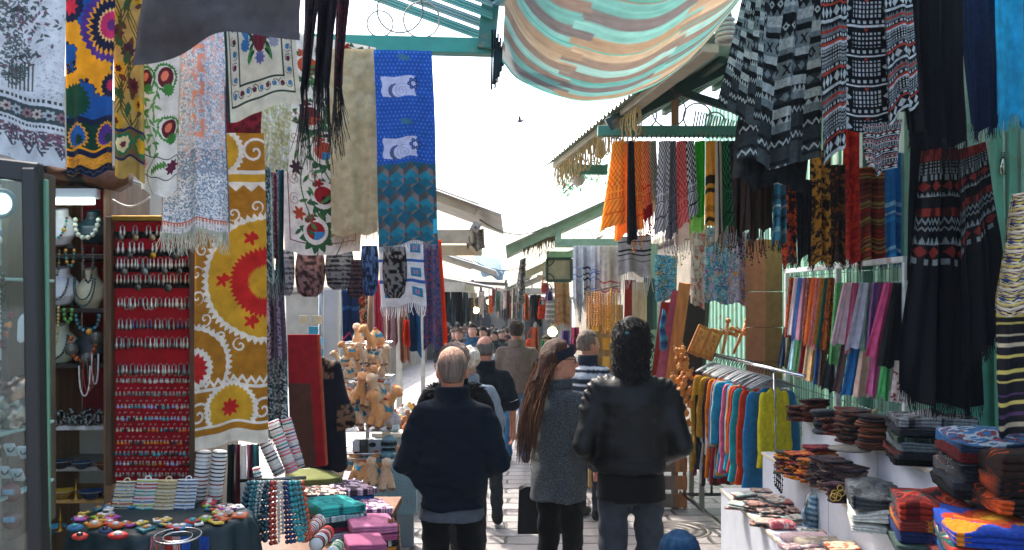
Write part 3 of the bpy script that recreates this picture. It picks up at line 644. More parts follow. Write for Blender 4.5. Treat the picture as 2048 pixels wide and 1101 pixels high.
# ---------------------------------------------------------------- cloth designs
def p_paisley_print():
    p = Pt(150, 330, 2.4, 'c9cbcd')
    p.noise(55, .72, '9aa0a4', 1)
    # dark printed birds and shrubs
    for cx, cy in ((.45, .55), (.5, 1.15), (-.02, .9)):
        p.ell(cx, cy, .17, .33, .1, '5a5f5e'); p.noise(60, .55, 'c9cbcd', 3, cy-.33, cy+.33); p.ell(cx+.03, cy+.1, .1, .16, .3, '3b4444'); p.spiral(cx+.03, cy+.12, .1, 4, .2, '8d9a96')
    for k in range(150):
        x = R.gauss(.62, .16); y = R.gauss(.55, .35)
        if y < 1.45: p.leaf(x, y, .035, .014, R.uniform(0, 3), R.choice(['4c5553', '5f5a62', '70505c', '53605a']))
    p.f((p.x > .42) & (p.x < .72) & (p.y > 1.2) & (p.y < 1.52) & (frac(p.x*22) < .45), '4d544f')
    b = p.y-.12*p.x
    p.f((b > 1.5) & (b < 2.3), 'c2c4c6')
    p.f((b > 1.52) & (b < 1.56) & (frac(p.x*20) < .6), '3d4444'); p.f((b > 1.60) & (b < 1.80), '3e4a4c')
    m = (b > 1.60) & (b < 1.80)
    for k in range(9): p.star(.06+k*.115, 1.7+.12*(.06+k*.115), .055, 7, .5, ('b9a9a0', '9fa9ab', '8c6f72')[k % 3]); p.star(.06+k*.115, 1.7+.12*(.06+k*.115), .022, 6, .5, '4a3340')
    p.f((b > 1.83) & (b < 1.86) & (frac(p.x*26) < .6), '3d4444')
    t = tri(p.x*6+.2)
    p.f((b > 1.9) & (b < 2.05+.16*t) & (vn(p.x, p.y, 50, 4) > .38), '4a4a54'); p.f((b > 1.9) & (b < 2.0+.12*t) & (vn(p.x, p.y, 60, 8) > .6), '7d5561')
    return p
def p_suz_blue():
    p = Pt(120, 400, 3.6, 'd8961f')
    jag = lambda X, Y: 1.3*(tri(Y*9+X*3)-.5)+.9*(tri(X*11-Y*2)-.5)+.5*np.sin(Y*38+3*np.sin(X*9))
    f = vn(p.x, p.y, 3.1, 2)+.05*jag(p.x, p.y)
    p.f(f > .47, '174f94'); p.f(np.abs(f-.47) < .018, '0c1730')
    p.star(.95, 1.05, .62, 30, .1, '4a2f7d'); p.star(.95, 1.05, .5, 28, .16, 'd8961f'); p.star(.95, 1.05, .45, 26, .2, '141c38'); p.star(.95, 1.05, .28, 22, .2, 'd8b06a'); p.star(.95, 1.05, .24, 20, .12, 'b32a5c'); p.star(.95, 1.05, .1, 9, .3, '5a2a6a')
    p.star(.1, .72, .27, 18, .12, '16203c'); p.star(.1, .72, .13, 7, .6, 'c22a3c')
    p.star(.2, 2.35, .3, 22, .2, '14432f'); p.star(.95, 2.1, .2, 14, .2, '1a1d3a'); p.star(.95, 2.1, .09, 9, .4, 'b12a52')
    p.hb(2.62, 2.72, '16203c'); p.hb(2.72, 3.18, '12382c')
    for cx, c in ((.25, '1d5aa0'), (.85, '4a2f7d')):
        p.star(cx, 2.95, .22, 18, .2, 'd8961f'); p.star(cx, 2.95, .185, 18, .2, c); p.star(cx+.05, 3.02, .09, 9, .4, '12382c')
    p.hb(3.14, 3.18, 'd8961f'); p.hb(3.18, 3.28, '16203c'); p.hb(3.28, 3.46, 'cf9330'); p.f((p.y > 3.28) & (p.y < 3.46) & (vn(p.x, p.y*3, 22, 3) > .66), 'a96a1c'); p.hb(3.46, 3.6, '141b2c'); p.zig(3.53, .05, 7, .006, '4a5a70')
    return p
def p_floral_yellow():
    p = Pt(70, 380, 5.5, 'b29a52')
    p.mixn(7, .12)
    for k in range(9):
        y = .25+k*.47; x = .35+.3*math.sin(k*2.1)
        p.wave(x, .16, .55, .018, '4a4a26', k*.3)
        p.star(x+.25*math.cos(k), y, .2, 9, .35, R.choice(['c79a1f', '5d2a2a', 'c79a1f', '3f2d3a'])); p.star(x+.25*math.cos(k), y, .09, 6, .4, '4a1f2a')
        p.leaf(x-.2, y+.2, .22, .1, 1+k, '2f5a35'); p.leaf(x+.2, y+.25, .16, .07, 2+k, '5b3a2a')
    p.hb(4.2, 4.28, '1f2b55'); p.hb(4.28, 4.95, '6e5a34')
    p.star(.25, 4.6, .3, 10, .12, '2f6a48'); p.star(.25, 4.6, .2, 8, .2, 'd5cfa0'); p.star(.85, 4.6, .3, 10, .12, '2f6a48'); p.star(.85, 4.6, .2, 8, .2, 'c79a1f'); p.star(.25, 4.6, .08, 6, .3, '6a2a3a')
    p.hb(4.95, 5.03, '1f2b55'); p.hb(5.03, 5.5, 'a58d4c')
    return p
def p_green_paisley():
    p = Pt(80, 330, 3.8, 'd8d3c8')
    p.leaf(.2, .2, .13, .06, .5, '3b2430'); p.star(.35, .33, .13, 8, .4, '5a2338'); p.leaf(.72, .35, .16, .07, -.7, '4e7f45'); p.leaf(.85, .2, .1, .05, -1, '4e7f45'); p.spiral(.9, .5, .1, 1.3, .12, '5a2338')
    p.hb(.74, .77, '3f3a3c')
    for cx, cy, s in ((.62, 1.25, 1), (.75, 2.35, .9), (.1, 1.3, .9)):
        p.star(cx, cy, .31*s, 26, .14, '3f7f3a'); p.star(cx, cy, .25*s, 9, .1, 'd8d3c8'); p.ell(cx+.02*s, cy, .19*s, .23*s, .3, '5a2029'); p.ell(cx, cy-.03*s, .08*s, .12*s, .5, 'd8765a'); p.star(cx+.1*s, cy+.26*s, .13*s, 12, .3, '3f7f3a')
    for k in range(26): p.leaf(.28+.2*math.sin(k*1.3), 1.6+k*.055, .12, .035, k*1.1, R.choice(['4f8a47', '6a9a55', '3f7f3a']))
    p.wave(.3, .15, .8, .014, '5f8f4a')
    p.hb(2.98, 3.01, '3f3a3c'); p.hb(3.42, 3.45, '3f3a3c')
    for k in range(12): p.leaf(.3+.035*k, 3.32-.02*k, .085, .026, (.9 if k % 2 else -1.7), '4e7a3a')
    p.star(.85, 3.2, .14, 8, .4, '5a2338'); p.star(.02, 3.2, .12, 8, .4, 'd88a7a')
    return p
def p_brocade():
    p = Pt(150, 360, 2.85, 'c2c4ca')
    p.noise(38, .56, 'a9aeb8', 1); p.noise(70, .66, 'e4dfe0', 2); p.noise(52, .68, '7f93a8', 4); p.noise(30, .72, 'd8a698', 5, 0, 2.0)
    p.f((np.abs(p.x-.55) < .1) & (vn(p.x, p.y, 16, 6) > .52) & (p.y < 1.6), 'd98f74')
    p.f((p.y > 1.75) & (vn(p.x, p.y, 60, 7) > .5), '6b7f92'); p.f((p.y > 2.1) & (vn(p.x, p.y, 70, 8) > .62), 'd9d6d2')
    p.hb(2.02, 2.05, '8c8f9c'); p.hb(2.7, 2.76, 'b5573a'); p.f((p.y > 2.72) & (frac(p.x*26) < .5), 'd9c9bc')
    p.f((p.x > .985) & (p.y > .9), '2c4a60'); p.f(p.x < .015, '7a2a2a')
    return p
def p_pom_runner():
    p = Pt(150, 170, 1.15, 'cdc6b0')
    p.f((p.x < .035), '12342f'); 
    for a, b, c in ((.07, .93, '17362f'), (.2, .80, '17362f')):
        d = np.minimum(np.minimum(p.x-a, b-p.x), (1.02-(a-.07)*1.25)-p.y); p.f((np.abs(d) < .009), c)
    for k in range(9):
        x = .13+k*.092; p.spiral(x, .93, .052, 1.4, .12, '17362f', k*.3); p.star(x, .93, .026, 7, .25, ('3a6f9a', '5a2338')[k % 2])
    for k in range(7):
        for x in (.135, .87): p.spiral(x, .1+k*.115, .05, 1.4, .12, '17362f', k*.4); p.star(x, .1+k*.115, .026, 7, .25, ('3a6f9a', '5a2338')[k % 2])
    p.leaf(.5, .32, .3, .17, PI/2, '1c4030'); p.leaf(.5, .34, .25, .12, PI/2, 'cdc6b0'); p.ell(.5, .45, .085, .14, 0, '5a1f2a'); p.f((np.abs(p.x-.5) < .08) & (np.abs(p.y-.45) < .12) & (frac(p.x*40) < .4), '7d2a34'); p.star(.5, .64, .06, 8, .4, '5a5f8a')
    for sx in (-1, 1):
        p.leaf(.5+sx*.2, .35, .17, .05, PI/2+sx*.3, '3a6f9a' if sx < 0 else '7d7d92'); p.star(.5+sx*.2, .5, .06, 9, .3, '3a6f9a' if sx < 0 else '8d8d9c'); p.spiral(.5+sx*.24, .2, .07, 1.8, .1, '17362f'); p.leaf(.5+sx*.13, .6, .1, .03, 1.2*sx, '3f7a3f')
        for k in range(6): p.leaf(.5+sx*(.13-.005*k), .22+k*.075, .05, .017, PI/2-sx*.8, '1c4030')
    p.star(.36, .03, .07, 9, .3, '6a1f24'); p.star(.66, -.0, .07, 9, .3, 'b8452a')
    return p
def p_suz_gold():
    p = Pt(150, 480, 4.2, 'a06c1e')
    p.c *= (1+.22*(vn(p.x*1.5, p.y*9, 9, 3)-.5))[..., None]
    W_, G_, R_ = 'd9d2c4', 'bd9126', 'b3221f'
    p.star(1.0, 1.97, .875, 64, .075, W_); p.star(1.0, 1.97, .80, 40, .02, G_)
    for k in range(9): t = PI*.62+k*.19*PI*.55; p.spiral(1+.98*math.cos(t), 1.97+.98*math.sin(t), .1, 1.2, .15, W_, k*.2)
    p.star(.97, 2.02, .46, 44, .13, R_, .22, 0, .2)
    for x, y in ((.4, 1.98), (.78, 2.55), (.78, 1.42)): p.star(x, y, .075, 5, .9, R_); p.leaf(x+.06, y-.03, .07, .03, .6, R_)
    p.star(-.05, 3.1, .57, 46, .1, W_); p.star(-.05, 3.1, .5, 30, .03, 'a06c1e'); p.star(-.02, 3.12, .28, 24, .1, W_); p.star(-.02, 3.12, .2, 16, .25, R_)
    p.hb(-1, .52, 'a06c1e'); p.star(.38, .25, .34, 30, .1, W_); p.star(.38, .25, .27, 24, .06, G_); p.star(.38, .25, .1, 8, .5, R_); p.spiral(.86, .25, .2, 1.5, .13, W_); p.hb(.5, .56, W_); p.hb(.56, .66, 'bd9126'); p.f((p.y > .66) & (p.y < .70+.09*tri(p.x*5)), W_)
    p.f((p.y > 3.40) & (p.y < 3.50), W_); p.f((np.abs(p.y-3.38+.08*tri(p.x*9)) < .03), W_)
    p.hb(3.44, 3.52, 'a06c1e'); p.hb(3.52, 3.92, '9a661c'); p.star(.5, 3.72, .36, 36, .08, W_); p.star(.5, 3.72, .3, 32, .1, G_); p.star(.5, 3.72, .105, 8, .5, R_)
    for x in (.05, .93): p.spiral(x, 3.74, .18, 1.5, .14, W_)
    p.hb(3.90, 3.93, W_); p.hb(3.93, 4.02, 'a06c1e'); p.hb(4.02, 4.2, 'cfc8b6')
    return p
def p_suz_white():
    p = Pt(150, 400, 2.45, 'd4cec2')
    d = np.minimum(np.minimum(p.x-.09, .93-p.x), 2.32-p.y); p.f(np.abs(d) < .006, '6a3a34')
    p.wave(.62, .2, .55, .01, '3f6a3f', .1); p.wave(.35, .1, .7, .008, '3f6a3f', .6)
    P_ = [(.52, 1.28, 'a8452a', '3a7fb0'), (.52, 1.78, '8e1f22', '3a1a1e'), (.42, 2.18, '8e1f22', '3a7fb0'), (.95, 1.42, '6e2a22', '3a1a1e'), (.35, .9, '5a1f24', 'a8452a'), (.68, .72, '5a1f24', 'a8452a'), (.3, .35, 'a8452a', '5a1f24'), (.75, .2, '8e1f22', '3a7fb0')]
    for x, y, a, b in P_:
        p.star(x+.02, y+.03, .2, 11, .35, '2f5a36'); p.star(x, y, .155, 20, .0, 'd4cec2'); p.ell(x, y, .115, .1, .3, a); p.f((((p.x-x)/.115)**2+((p.y-y)/.1)**2 < 1) & (p.y > y+.01) & (p.x > x-.02), b); p.star(x-.06, y-.13, .05, 5, .8, a)
    for k in range(60): p.leaf(R.uniform(.14, .9), R.uniform(.1, 2.25), .06, .02, R.uniform(0, 3), R.choice(['2f5a36', '3f7a45', '4a6a3a']))
    for k in range(14): p.spiral(R.choice([.17, .85, R.uniform(.2, .9)]), R.uniform(.1, 2.25), .075, 1.7, .09, '8c5a4a', R.random())
    for x, y in ((.22, 2.0), (.6, 1.1), (.2, 1.5)): p.star(x, y, .065, 6, .7, R.choice(['a8452a', '3a1a2a']))
    return p
def p_blue_spiral():
    p = Pt(130, 420, 3.25, '1c4f9f')
    p.dots(15, .16, '5f8fd0')
    for y in (.12, 1.2): p.leaf(.52, y, .13, .05, .25, '3a6a7f')
    for y in (.62, 1.65):
        p.f((np.abs(p.x-.4+.012*np.sin(p.y*30)) < .29) & (np.abs(p.y-y+.03*p.x+.012*np.sin(p.x*14)) < .17), 'b4b8cf'); p.star(.34, y+.06, .12, 12, .05, '4a557a'); p.circ(.40, y+.06, .11, 'b4b8cf'); p.spiral(.46, y+.06, .13, 2.4, .10, '8f93ac')
        for k in range(6): p.ell(.66+.07*math.cos(k*PI/3), y-.06+.07*math.sin(k*PI/3), .035, .035, 0, '1e2f5c'); p.circ(.66+.07*math.cos(k*PI/3), y-.06+.07*math.sin(k*PI/3), .018, '4a6aa8')
    y0 = 1.9; m = p.y > y0
    X = p.x*4+.2; Yq = (p.y-y0)/.46; f = frac(Yq); c = frac(X); a = np.abs(c-.5)*2
    p.f(m, '4a4a4a'); p.f(m & (c > .5), '6f6a68'); p.f(m & (c > .5) & (f+.3*a < .3), '55524f')
    p.f(m & (f > .5-.25*(1-a)) & (f < .5+.25*(1-a)+.02), '1f7488'); p.f(m & (f > 1-.25*a) & (f <= 1), '17566a'); p.f(m & (f < .25*a), '17566a'); p.f(m & (f > .75-.25*(1-a)) & (f < .75+.12*(1-a)), '1a6276')
    p.f((p.x > .93) & (np.abs(p.y-2.95) < .12), '2fa5c0')
    return p
def p_tallit(blue='2a5fa8', w2=True):
    p = Pt(70, 150, 1.6, 'd2d4d8')
    for y in (.55, 1.02): p.hb(y, y+.07, blue)
    for y in (.2, .75, 1.2):
        for x in (.1, .7): p.f((p.x > x) & (p.x < x+.24) & (p.y > y) & (p.y < y+.2), '2f7fa8'); p.f((p.x > x+.05) & (p.x < x+.19) & (p.y > y+.05) & (p.y < y+.15) & (frac(p.x*18) < .5), 'c57f8a')
    return p
def p_stripes(bg, cols, n=(50, 120), asp=2.2, w=.05, rnd=3, reg=(.3, 1.0)):
    p = Pt(*n, asp, bg); q = random.Random(rnd); y = reg[0]*asp
    while y < reg[1]*asp:
        h = w*q.uniform(.4, 1.6); p.hb(y, y+h, q.choice(cols)); y += h+w*q.uniform(.6, 3)
    return p
def p_kef(bg, fg, n=(44, 130), asp=3.4, dense=9, band='stripe', low=None):
    p = Pt(*n, asp, bg); X = p.x*dense; Yq = p.y*dense
    p.f(((np.floor(X)+np.floor(Yq)) % 2 == 0) & (p.y < asp*.55), fg)
    y = asp*.55
    p.f((p.y > y) & (p.y < y+.35) & (frac(p.x*6) < .5), fg); p.hb(y+.1, y+.16, bg); p.hb(y+.38, y+.44, fg)
    p.f((p.y > y+.5) & (tri(p.x*5+p.y*3) > .62), fg); p.hb(y+.95, y+1.02, fg)
    if low: p.f((p.y > asp*.83), low)
    return p
def p_vert(cols, seed=0, n=(30, 90), asp=3, spk=None):
    p = Pt(*n, asp, cols[0]); q = random.Random(seed); x = 0
    while x < 1: d = q.uniform(.06, .2); p.vb(x, x+d, q.choice(cols)); x += d
    if spk: p.noise(26, .6, spk, seed)
    return p
def p_speck(bg, cols, n=(40, 90), asp=2, sc=18, thr=.6, seed=0):
    p = Pt(*n, asp, bg)
    for i, c in enumerate(cols): p.noise(sc*(1+.25*i), thr, c, seed+i*3)
    return p
def p_poncho_grey():
    p = Pt(170, 260, 1.5, '3a4347'); y0 = p.y.copy(); p.y = np.maximum(0, p.y+np.array([0, .11, -.06, .17, .05])[np.clip((p.x*5).astype(int), 0, 4)])
    L, D, M, K = 'a5b1b3', '171d21', '707f84', '2c353a'
    p.bands([(.03, 'p', D), (.06, 'zig', K, L, 14), (.02, 'p', D), (.14, 'xo', L, D, 9), (.05, 'p', M), (.06, 'p', D), (.08, 'dia', D, L, 10), (.05, 'tri', D, M, 14), (.08, 'p', L), (.04, 'p', M), (.05, 'p', D), (.13, 'xo', M, D, 9), (.06, 'p', L), (.04, 'p', D), (.08, 'fdia', K, M, 9), (.03, 'p', D), (.07, 'p', L), (.05, 'tri', D, L, 16), (.06, 'p', M), (.05, 'p', D), (.06, 'zig', D, L, 16), (.1, 'p', K)])
    return p
def p_cardi():
    p = Pt(150, 300, 1.7, '12161d')
    L, D, G, Rr = 'a9b4ba', '10141a', '5f6b73', '97392f'
    q = p.bands([(.03, 'p', G), (.05, 'dash', D, L, 12), (.03, 'p', Rr), (.02, 'p', L), (.13, 'comb', D, L, 20), (.03, 'p', G), (.04, 'dash', D, L, 9), (.025, 'p', Rr), (.12, 'fdia', D, L, 6), (.03, 'p', L), (.02, 'p', D), (.04, 'tri', D, G, 12), (.03, 'p', Rr)])
    return p
def p_cardi_back():
    p = Pt(90, 220, 2.3, '0f1319')
    L, D, Rr = 'a5aeb4', '0f1319', '8f352c'
    y = 0
    for k in range(6):
        p.hb(y+.02, y+.05, 'c2c8cc'); p.f((p.y > y+.1) & (p.y < y+.32) & (np.abs(p.x-.5) < .26) & (frac(p.x*14) < .55) & (frac(p.y*16) < .6), L)
        p.f((p.y > y+.36) & (p.y < y+.4) & (frac(p.x*9) < .5), L); p.star(.5, y+.075, .03, 4, .6, Rr); p.star(.03, y+.2, .14, 8, .5, L); p.star(.97, y+.2, .14, 8, .5, L); p.star(.03, y+.2, .06, 4, .5, Rr); p.star(.97, y+.2, .06, 4, .5, Rr); y += .41
    return p
def p_poncho_red(seed=1):
    p = Pt(130, 300, 2.1, '0c0f15')
    L, D, Rr = '6f7a7c', '0a0d12', '6e2420'
    p.bands([(.1, 'chk', '5a1c1a', Rr, 16), (.12, 'comb', D, L, 22), (.05, 'chk', D, L, 26), (.10, 'fdia', D, Rr, 6), (.04, 'tri', D, L, 20), (.1, 'p', D), (.07, 'chk', Rr, '3a1412', 12), (.08, 'zig', D, L, 18), (.05, 'zig', D, L, 18), (.04, 'p', D), (.07, 'tri', D, L, 16), (.12, 'fdia', D, Rr, 6), (.05, 'chk', D, L, 16), (1.3, 'p', '0b0e14')], rep=False)
    return p
def p_folk():
    p = Pt(60, 300, 6, 'b5a98a')
    Y_, V, K, B = 'c2ad5a', '4a3358', '16161c', '2b3f70'
    p.bands([(.1, 'p', 'c9bda0'), (.12, 'zig', V, 'c9bda0', 5), (.08, 'dash', Y_, K, 8), (.1, 'fdia', 'c9bda0', V, 6), (.05, 'p', K), (.14, 'tri', Y_, B, 6), (.05, 'dash', K, 'd8d0b8', 9), (.12, 'dia', 'c9bda0', K, 5), (.07, 'p', Y_), (.1, 'x', V, Y_, 6)])
    return p
def p_kilim(bg, figs, n=(90, 90), asp=1.0, seed=0):
    q = random.Random(seed); p = Pt(*n, asp, bg)
    p.f(frac(p.y*5) < .16, q.choice(figs)); p.f(frac(p.y*5+.35) < .07, q.choice(figs))
    for k in range(26):
        x, y = q.random(), (q.randrange(6)+.5)/6*asp; c = q.choice(figs)
        a = np.floor(np.abs(p.x-x)*40)/40; b = np.floor(np.abs(p.y-y)*40)/40; r = q.uniform(.06, .15)
        p.f(a*.8+b < r, c); p.f(a*.8+b < r*.6, q.choice(figs)); p.f(a*.8+b < r*.25, bg)
    return p
# ---------------------------------------------------------------- left stalls
def beads(path, r, cols, name, label, cat, group=None, step=None, parent=None, m=None):
    p = np.asarray(path, float); d = np.r_[0, np.cumsum(np.linalg.norm(np.diff(p, axis=0), axis=1))]; st = step or r*2.02
    mb = MB(); n = max(2, int(d[-1]/st))
    for k in range(n):
        t = (k+.5)*d[-1]/n; q = np.array([np.interp(t, d, p[:, i]) for i in range(3)]); c = cols[k % len(cols)]
        rr = r
        if isinstance(c, tuple): c, f = c; rr = r*f
        mb.sph(q, rr, c, 7, 5)
    mb.tube(p, max(.0012, r*.2), cols[0] if isinstance(cols[0], str) else cols[0][0], 4)
    o = mb.build(name, m or BEAD, parent)
    return tag(o, label, cat, group) if parent is None else o
def ucurve(c, w, h, n=24, back=.02):
    t = np.linspace(-1, 1, n); return np.asarray(c)+np.stack([w/2*np.sin(t*PI/2*1.0), -back*(1-t*t)-.004, h*(np.abs(t)**2.2)], 1)
def bust(px, py, Y, w, h, col, label):
    c = Wp(px, py, Y); f = Y/F; W_, H_ = w*f, h*f
    def fn(X, Yy, Z):
        d = d_loft(X, Yy, Z, [(-.48*H_, 0, -.01, .10*W_, .02), (-.4*H_, 0, -.02, .28*W_, .035), (-.15*H_, 0, -.02, .48*W_, .05), (.1*H_, 0, 0, .5*W_, .05), (.2*H_, 0, .015, .34*W_, .045), (.3*H_, 0, .025, .2*W_, .04), (.5*H_, 0, .03, .19*W_, .04)]); return d
    v, q = nets(fn, (-.55*W_, -.1, -.5*H_), (.55*W_, .1, .52*H_), max(.005, W_/34)); mb = MB(); mb.add(v @ rotx(.25).T+c, q, col)
    t = thing('bust_stand', label, 'bust', c-(0, 0, H_*.5)); mb.build('bust_form', PLAST, t); 
    e = MB(); e.bar(c+(0, .05, -.1*H_), c+(0, .10, -.5*H_), .03, .008, col); e.build('easel_back', PLAST, t)
    return c, W_, H_
def left_textiles():
    G = 'textiles hung overhead on the left'
    rail = MB(); rail.tube([Wp(-120, -70, 2.75), Wp(720, -80, 2.75)], .014, '6c7072', 8); tag(rail.build('hanging_rail', CHROME), 'steel hanging rail high above the left textiles', 'rail')
    hang('printed_tablecloth', 'white tablecloth with dark paisley and bird print at the top left corner', 'tablecloth', ((-60, -70), (128, -70), (-60, 316), (136, 332)), p_paisley_print(), 2.7, amp=.008, nf=2, group=None)
    hang('embroidered_suzani', 'blue, yellow and purple embroidered suzani hanging beside the white paisley cloth', 'wall hanging', ((131, -70), (231, -70), (137, 346), (231, 351)), p_suz_blue(), 2.9, amp=.01, nf=1.5)
    hang('floral_cloth', 'narrow yellow gold cloth with embroidered flowers and vines', 'cloth', ((226, -60), (290, -60), (230, 354), (286, 361)), p_floral_yellow(), 3.0, amp=.012, nf=1.2)
    hang('paisley_runner', 'white runner embroidered with green and plum paisleys under the grey cloth', 'table runner', ((284, 40), (362, 40), (285, 384), (356, 390)), p_green_paisley(), 3.02, amp=.008, nf=1)
    hang('brocade_shawl', 'silver brocade shawl with pale fringe and copper sheen', 'shawl', ((335, 40), (450, 40), (318, 466), (458, 462)), p_brocade(), 3.12, amp=.012, nf=2.2, m=SILK, fringe=(130, .066, .0016, ['b9bcab', 'cfd0c2', '9fa596']))
    p = Pt(70, 40, .5, '4a4646'); p.mixn(5, .12)
    hang('grey_cloth', 'plain charcoal grey cloth draped across the top, closest to the camera', 'cloth', ((292, -60), (612, -70), (276, 124), (611, 66)), p, 2.5, amp=.022, nf=1.1, ph=.2, bot=lambda u: -.02*np.sin(u*PI*1.2)+.02*np.sin(u*7), tw=1.4)
    hang('pomegranate_cloth', 'cream cloth with embroidered pomegranate panel and vine border', 'table cloth', ((440, -10), (578, -20), (453, 236), (601, 206)), p_pom_runner(), 2.8, amp=.010, nf=1.2)
    for i, (q, c, ln, lab) in enumerate([(((610, -70), (645, -70), (598, 188), (617, 180)), p_speck('0d0f17', ['141a24', '301420'], (24, 60), 6), .20, 'black scarf with very long fringe, leftmost of the three by the green beam'),
            (((640, -70), (682, -70), (628, 165), (654, 168)), p_speck('0b0d14', ['10151e', '1d1019'], (24, 60), 6, seed=4), .22, 'black scarf with long fringe in the middle of the three by the green beam'),
            (((672, -70), (706, -70), (666, 205), (688, 150)), p_speck('1a0d14', ['4a1420', '10151e', '5a2030'], (24, 60), 6, seed=7), .17, 'black and burgundy patterned scarf with long fringe next to the beige cloth')]):
        hang('fringed_scarf', lab, 'scarf', q, c, 2.9+.05*i, amp=.02, nf=1.7, fringe=(38, ln, .002, ['0d0f17', '151923', '0a0b10'], {'jit': .4, 'sway': .03}), group='three dark fringed scarves')
    hang('red_cloth', 'dark red sequinned cloth showing above the gold suzani', 'cloth', ((400, 130), (527, 130), (400, 300), (524, 290)), p_speck('6a1420', ['7d1c28', '4a0d16'], (40, 40), 1.2), 3.85, amp=.012, nf=2)
    hang('gold_suzani', 'tall gold brown suzani with a big red crescent medallion and white flames', 'wall hanging', ((383, 268), (527, 266), (390, 898), (538, 884)), p_suz_gold(), 3.7, amp=.01, nf=1.2, grow=.6, ph=.1)
    hang('lace_cloth', 'pale yellow and white lace cloth between gold and white suzanis', 'cloth', ((515, 160), (585, 160), (523, 350), (575, 345)), p_speck('cfcbb0', ['dedccb', 'a9a45a', 'b5b08a'], (40, 60), 2.4), 4.7, amp=.02, nf=2)
    for i, (x0, x1, y0, y1, c, lab) in enumerate([(524, 541, 335, 560, p_vert(['1d4a55', '2b6f78', '8fa5a5', '15303a'], 1, spk='a9b9b5'), 'teal glitter scarf in the narrow column right of the gold suzani'), (538, 556, 345, 520, p_vert(['5a1f2c', '7a4450', '2a1c26'], 2, spk='9a8f95'), 'wine red scarf in the narrow column right of the gold suzani'), (550, 568, 340, 560, p_vert(['2a5a6a', '3f7f8a', '14303c'], 3), 'dark turquoise scarf in the narrow column right of the gold suzani'), (526, 566, 540, 720, p_vert(['6a5f72', '8f8296', '4a4252', 'b5a9b5'], 4, spk='3a3442'), 'lilac and grey printed scarf low in the narrow column'), (528, 572, 690, 870, p_vert(['20343a', '3a555a', '6a7a80', '14202a'], 5, spk='a5b0b0'), 'dark green speckled scarf at the bottom of the narrow column')]):
        hang('printed_scarf', lab, 'scarf', ((x0, y0), (x1, y0), (x0+1, y1), (x1+4, y1)), c, 4.25+.06*i, amp=.03, nf=1.6, fringe=(26, .09, .002, ['1d3a40', '55666a', '8a9a9a']), group='scarves in the narrow column')
    hang('white_suzani', 'white suzani embroidered with red and blue pomegranates under the green beam', 'wall hanging', ((562, 60), (752, 96), (566, 505), (719, 509)), p_suz_white(), 5.05, amp=.010, nf=1.5, grow=.5)
    hang('beige_shawl', 'plain beige shawl with a short fringe between the white and blue cloths', 'shawl', ((655, 98), (751, 98), (661, 470), (756, 466)), p_speck('b3a37c', ['b8a984', 'ac9b73'], (50, 120), 4, sc=5), 4.95, amp=.014, nf=1.6, fringe=(70, .06, .0018, ['b08f6a', 'a98a66', 'c0a27c']))
    hang('blue_scarf', 'blue scarf with white spiral motifs above grey and teal tumbling blocks', 'scarf', ((747, 100), (863, 102), (755, 490), (874, 486)), p_blue_spiral(), 4.85, amp=.010, nf=1.3, fringe=(80, .03, .0015, ['6a7078', '8a9095']))
    # trousers hanging hem down
    for px0, px1, y0, y1, c, lab in [(558, 588, 500, 592, ('6a6d74', '8a8d94', '33363c'), 'grey striped harem trousers leg hanging far left under the white suzani'), (592, 648, 505, 594, ('5c4240', '7d6462', '2b2024'), 'brown tie dyed harem trousers hanging under the white suzani'), (652, 706, 500, 580, ('3c4046', '70757a', '1b1d21'), 'charcoal harem trousers with woven stripes'), (694, 728, 520, 597, ('2a2629', '4a3c44', '15151a'), 'black floral harem trousers behind the striped ones'), (722, 756, 492, 592, ('22365a', '4a6a9a', '131a2c'), 'navy blue floral harem trousers under the beige shawl'), (766, 812, 494, 597, ('1b1c1f', '75787c', '0c0c0e'), 'black and white printed harem trousers under the blue scarf')]:
        Y = 5.25; f = Y/F; nz = 40; na = 36; v, a = np.meshgrid(np.linspace(0, 1, nz), np.arange(na)*2*PI/na, indexing='ij')
        wv = (px1-px0)/2*f*(.8+.25*np.sin(PI*np.clip(v*.9+.12, 0, 1)))*np.where(v > .9, 1-(v-.9)*4.2, 1); pl = 1+.05*np.sin(a*9+v*3)
        cx = Wp((px0+px1)/2, y0, Y); P = np.stack([cx[0]+wv*np.cos(a)*pl, Y+.45*wv*np.sin(a)*pl, cx[2]-(y1-y0)*f*v], -1)
        col = np.empty((nz, na, 3)); col[:] = C(c[0]); n1 = vn(a*3, v*7, 2.0, px0); col[n1 > .56] = C(c[1]); col[n1 < .36] = C(c[2])
        if 'strip' in lab or 'woven' in lab: col[(frac(v*9) < .3)] = C(c[1]); col[(frac(v*9+.4) < .15)] = C(c[2])
        mb = MB(); mb.add(P.reshape(-1, 3), gridf(na, nz, True), col.reshape(-1, 3)); tag(mb.build('harem_trousers', FAB), lab, 'trousers', 'harem trousers under the left beam')
    hang('striped_shawl', 'white shawl with blue stripes and square blue panels, thick white fringe', 'shawl', ((757, 470), (846, 470), (757, 612), (848, 612)), p_tallit(), 5.7, amp=.010, nf=1.5, fringe=(22, .07, .006, ['c9cbd0', 'd8dade']))
    hang('lace_scarf', 'deep blue lace scarf left of the long orange scarf', 'scarf', ((844, 480), (876, 480), (846, 690), (884, 700)), p_speck('1f4a78', ['17365c', '3a4f78', '8a4a5a'], (30, 90), 5), 6.1, amp=.05, nf=1.3)
    hang('orange_scarf', 'long bright orange scarf hanging beside the blue lace one', 'scarf', ((866, 480), (882, 480), (872, 672), (895, 690)), None, 6.2, col='c4431d', amp=.04, nf=1.3, m=THIN)
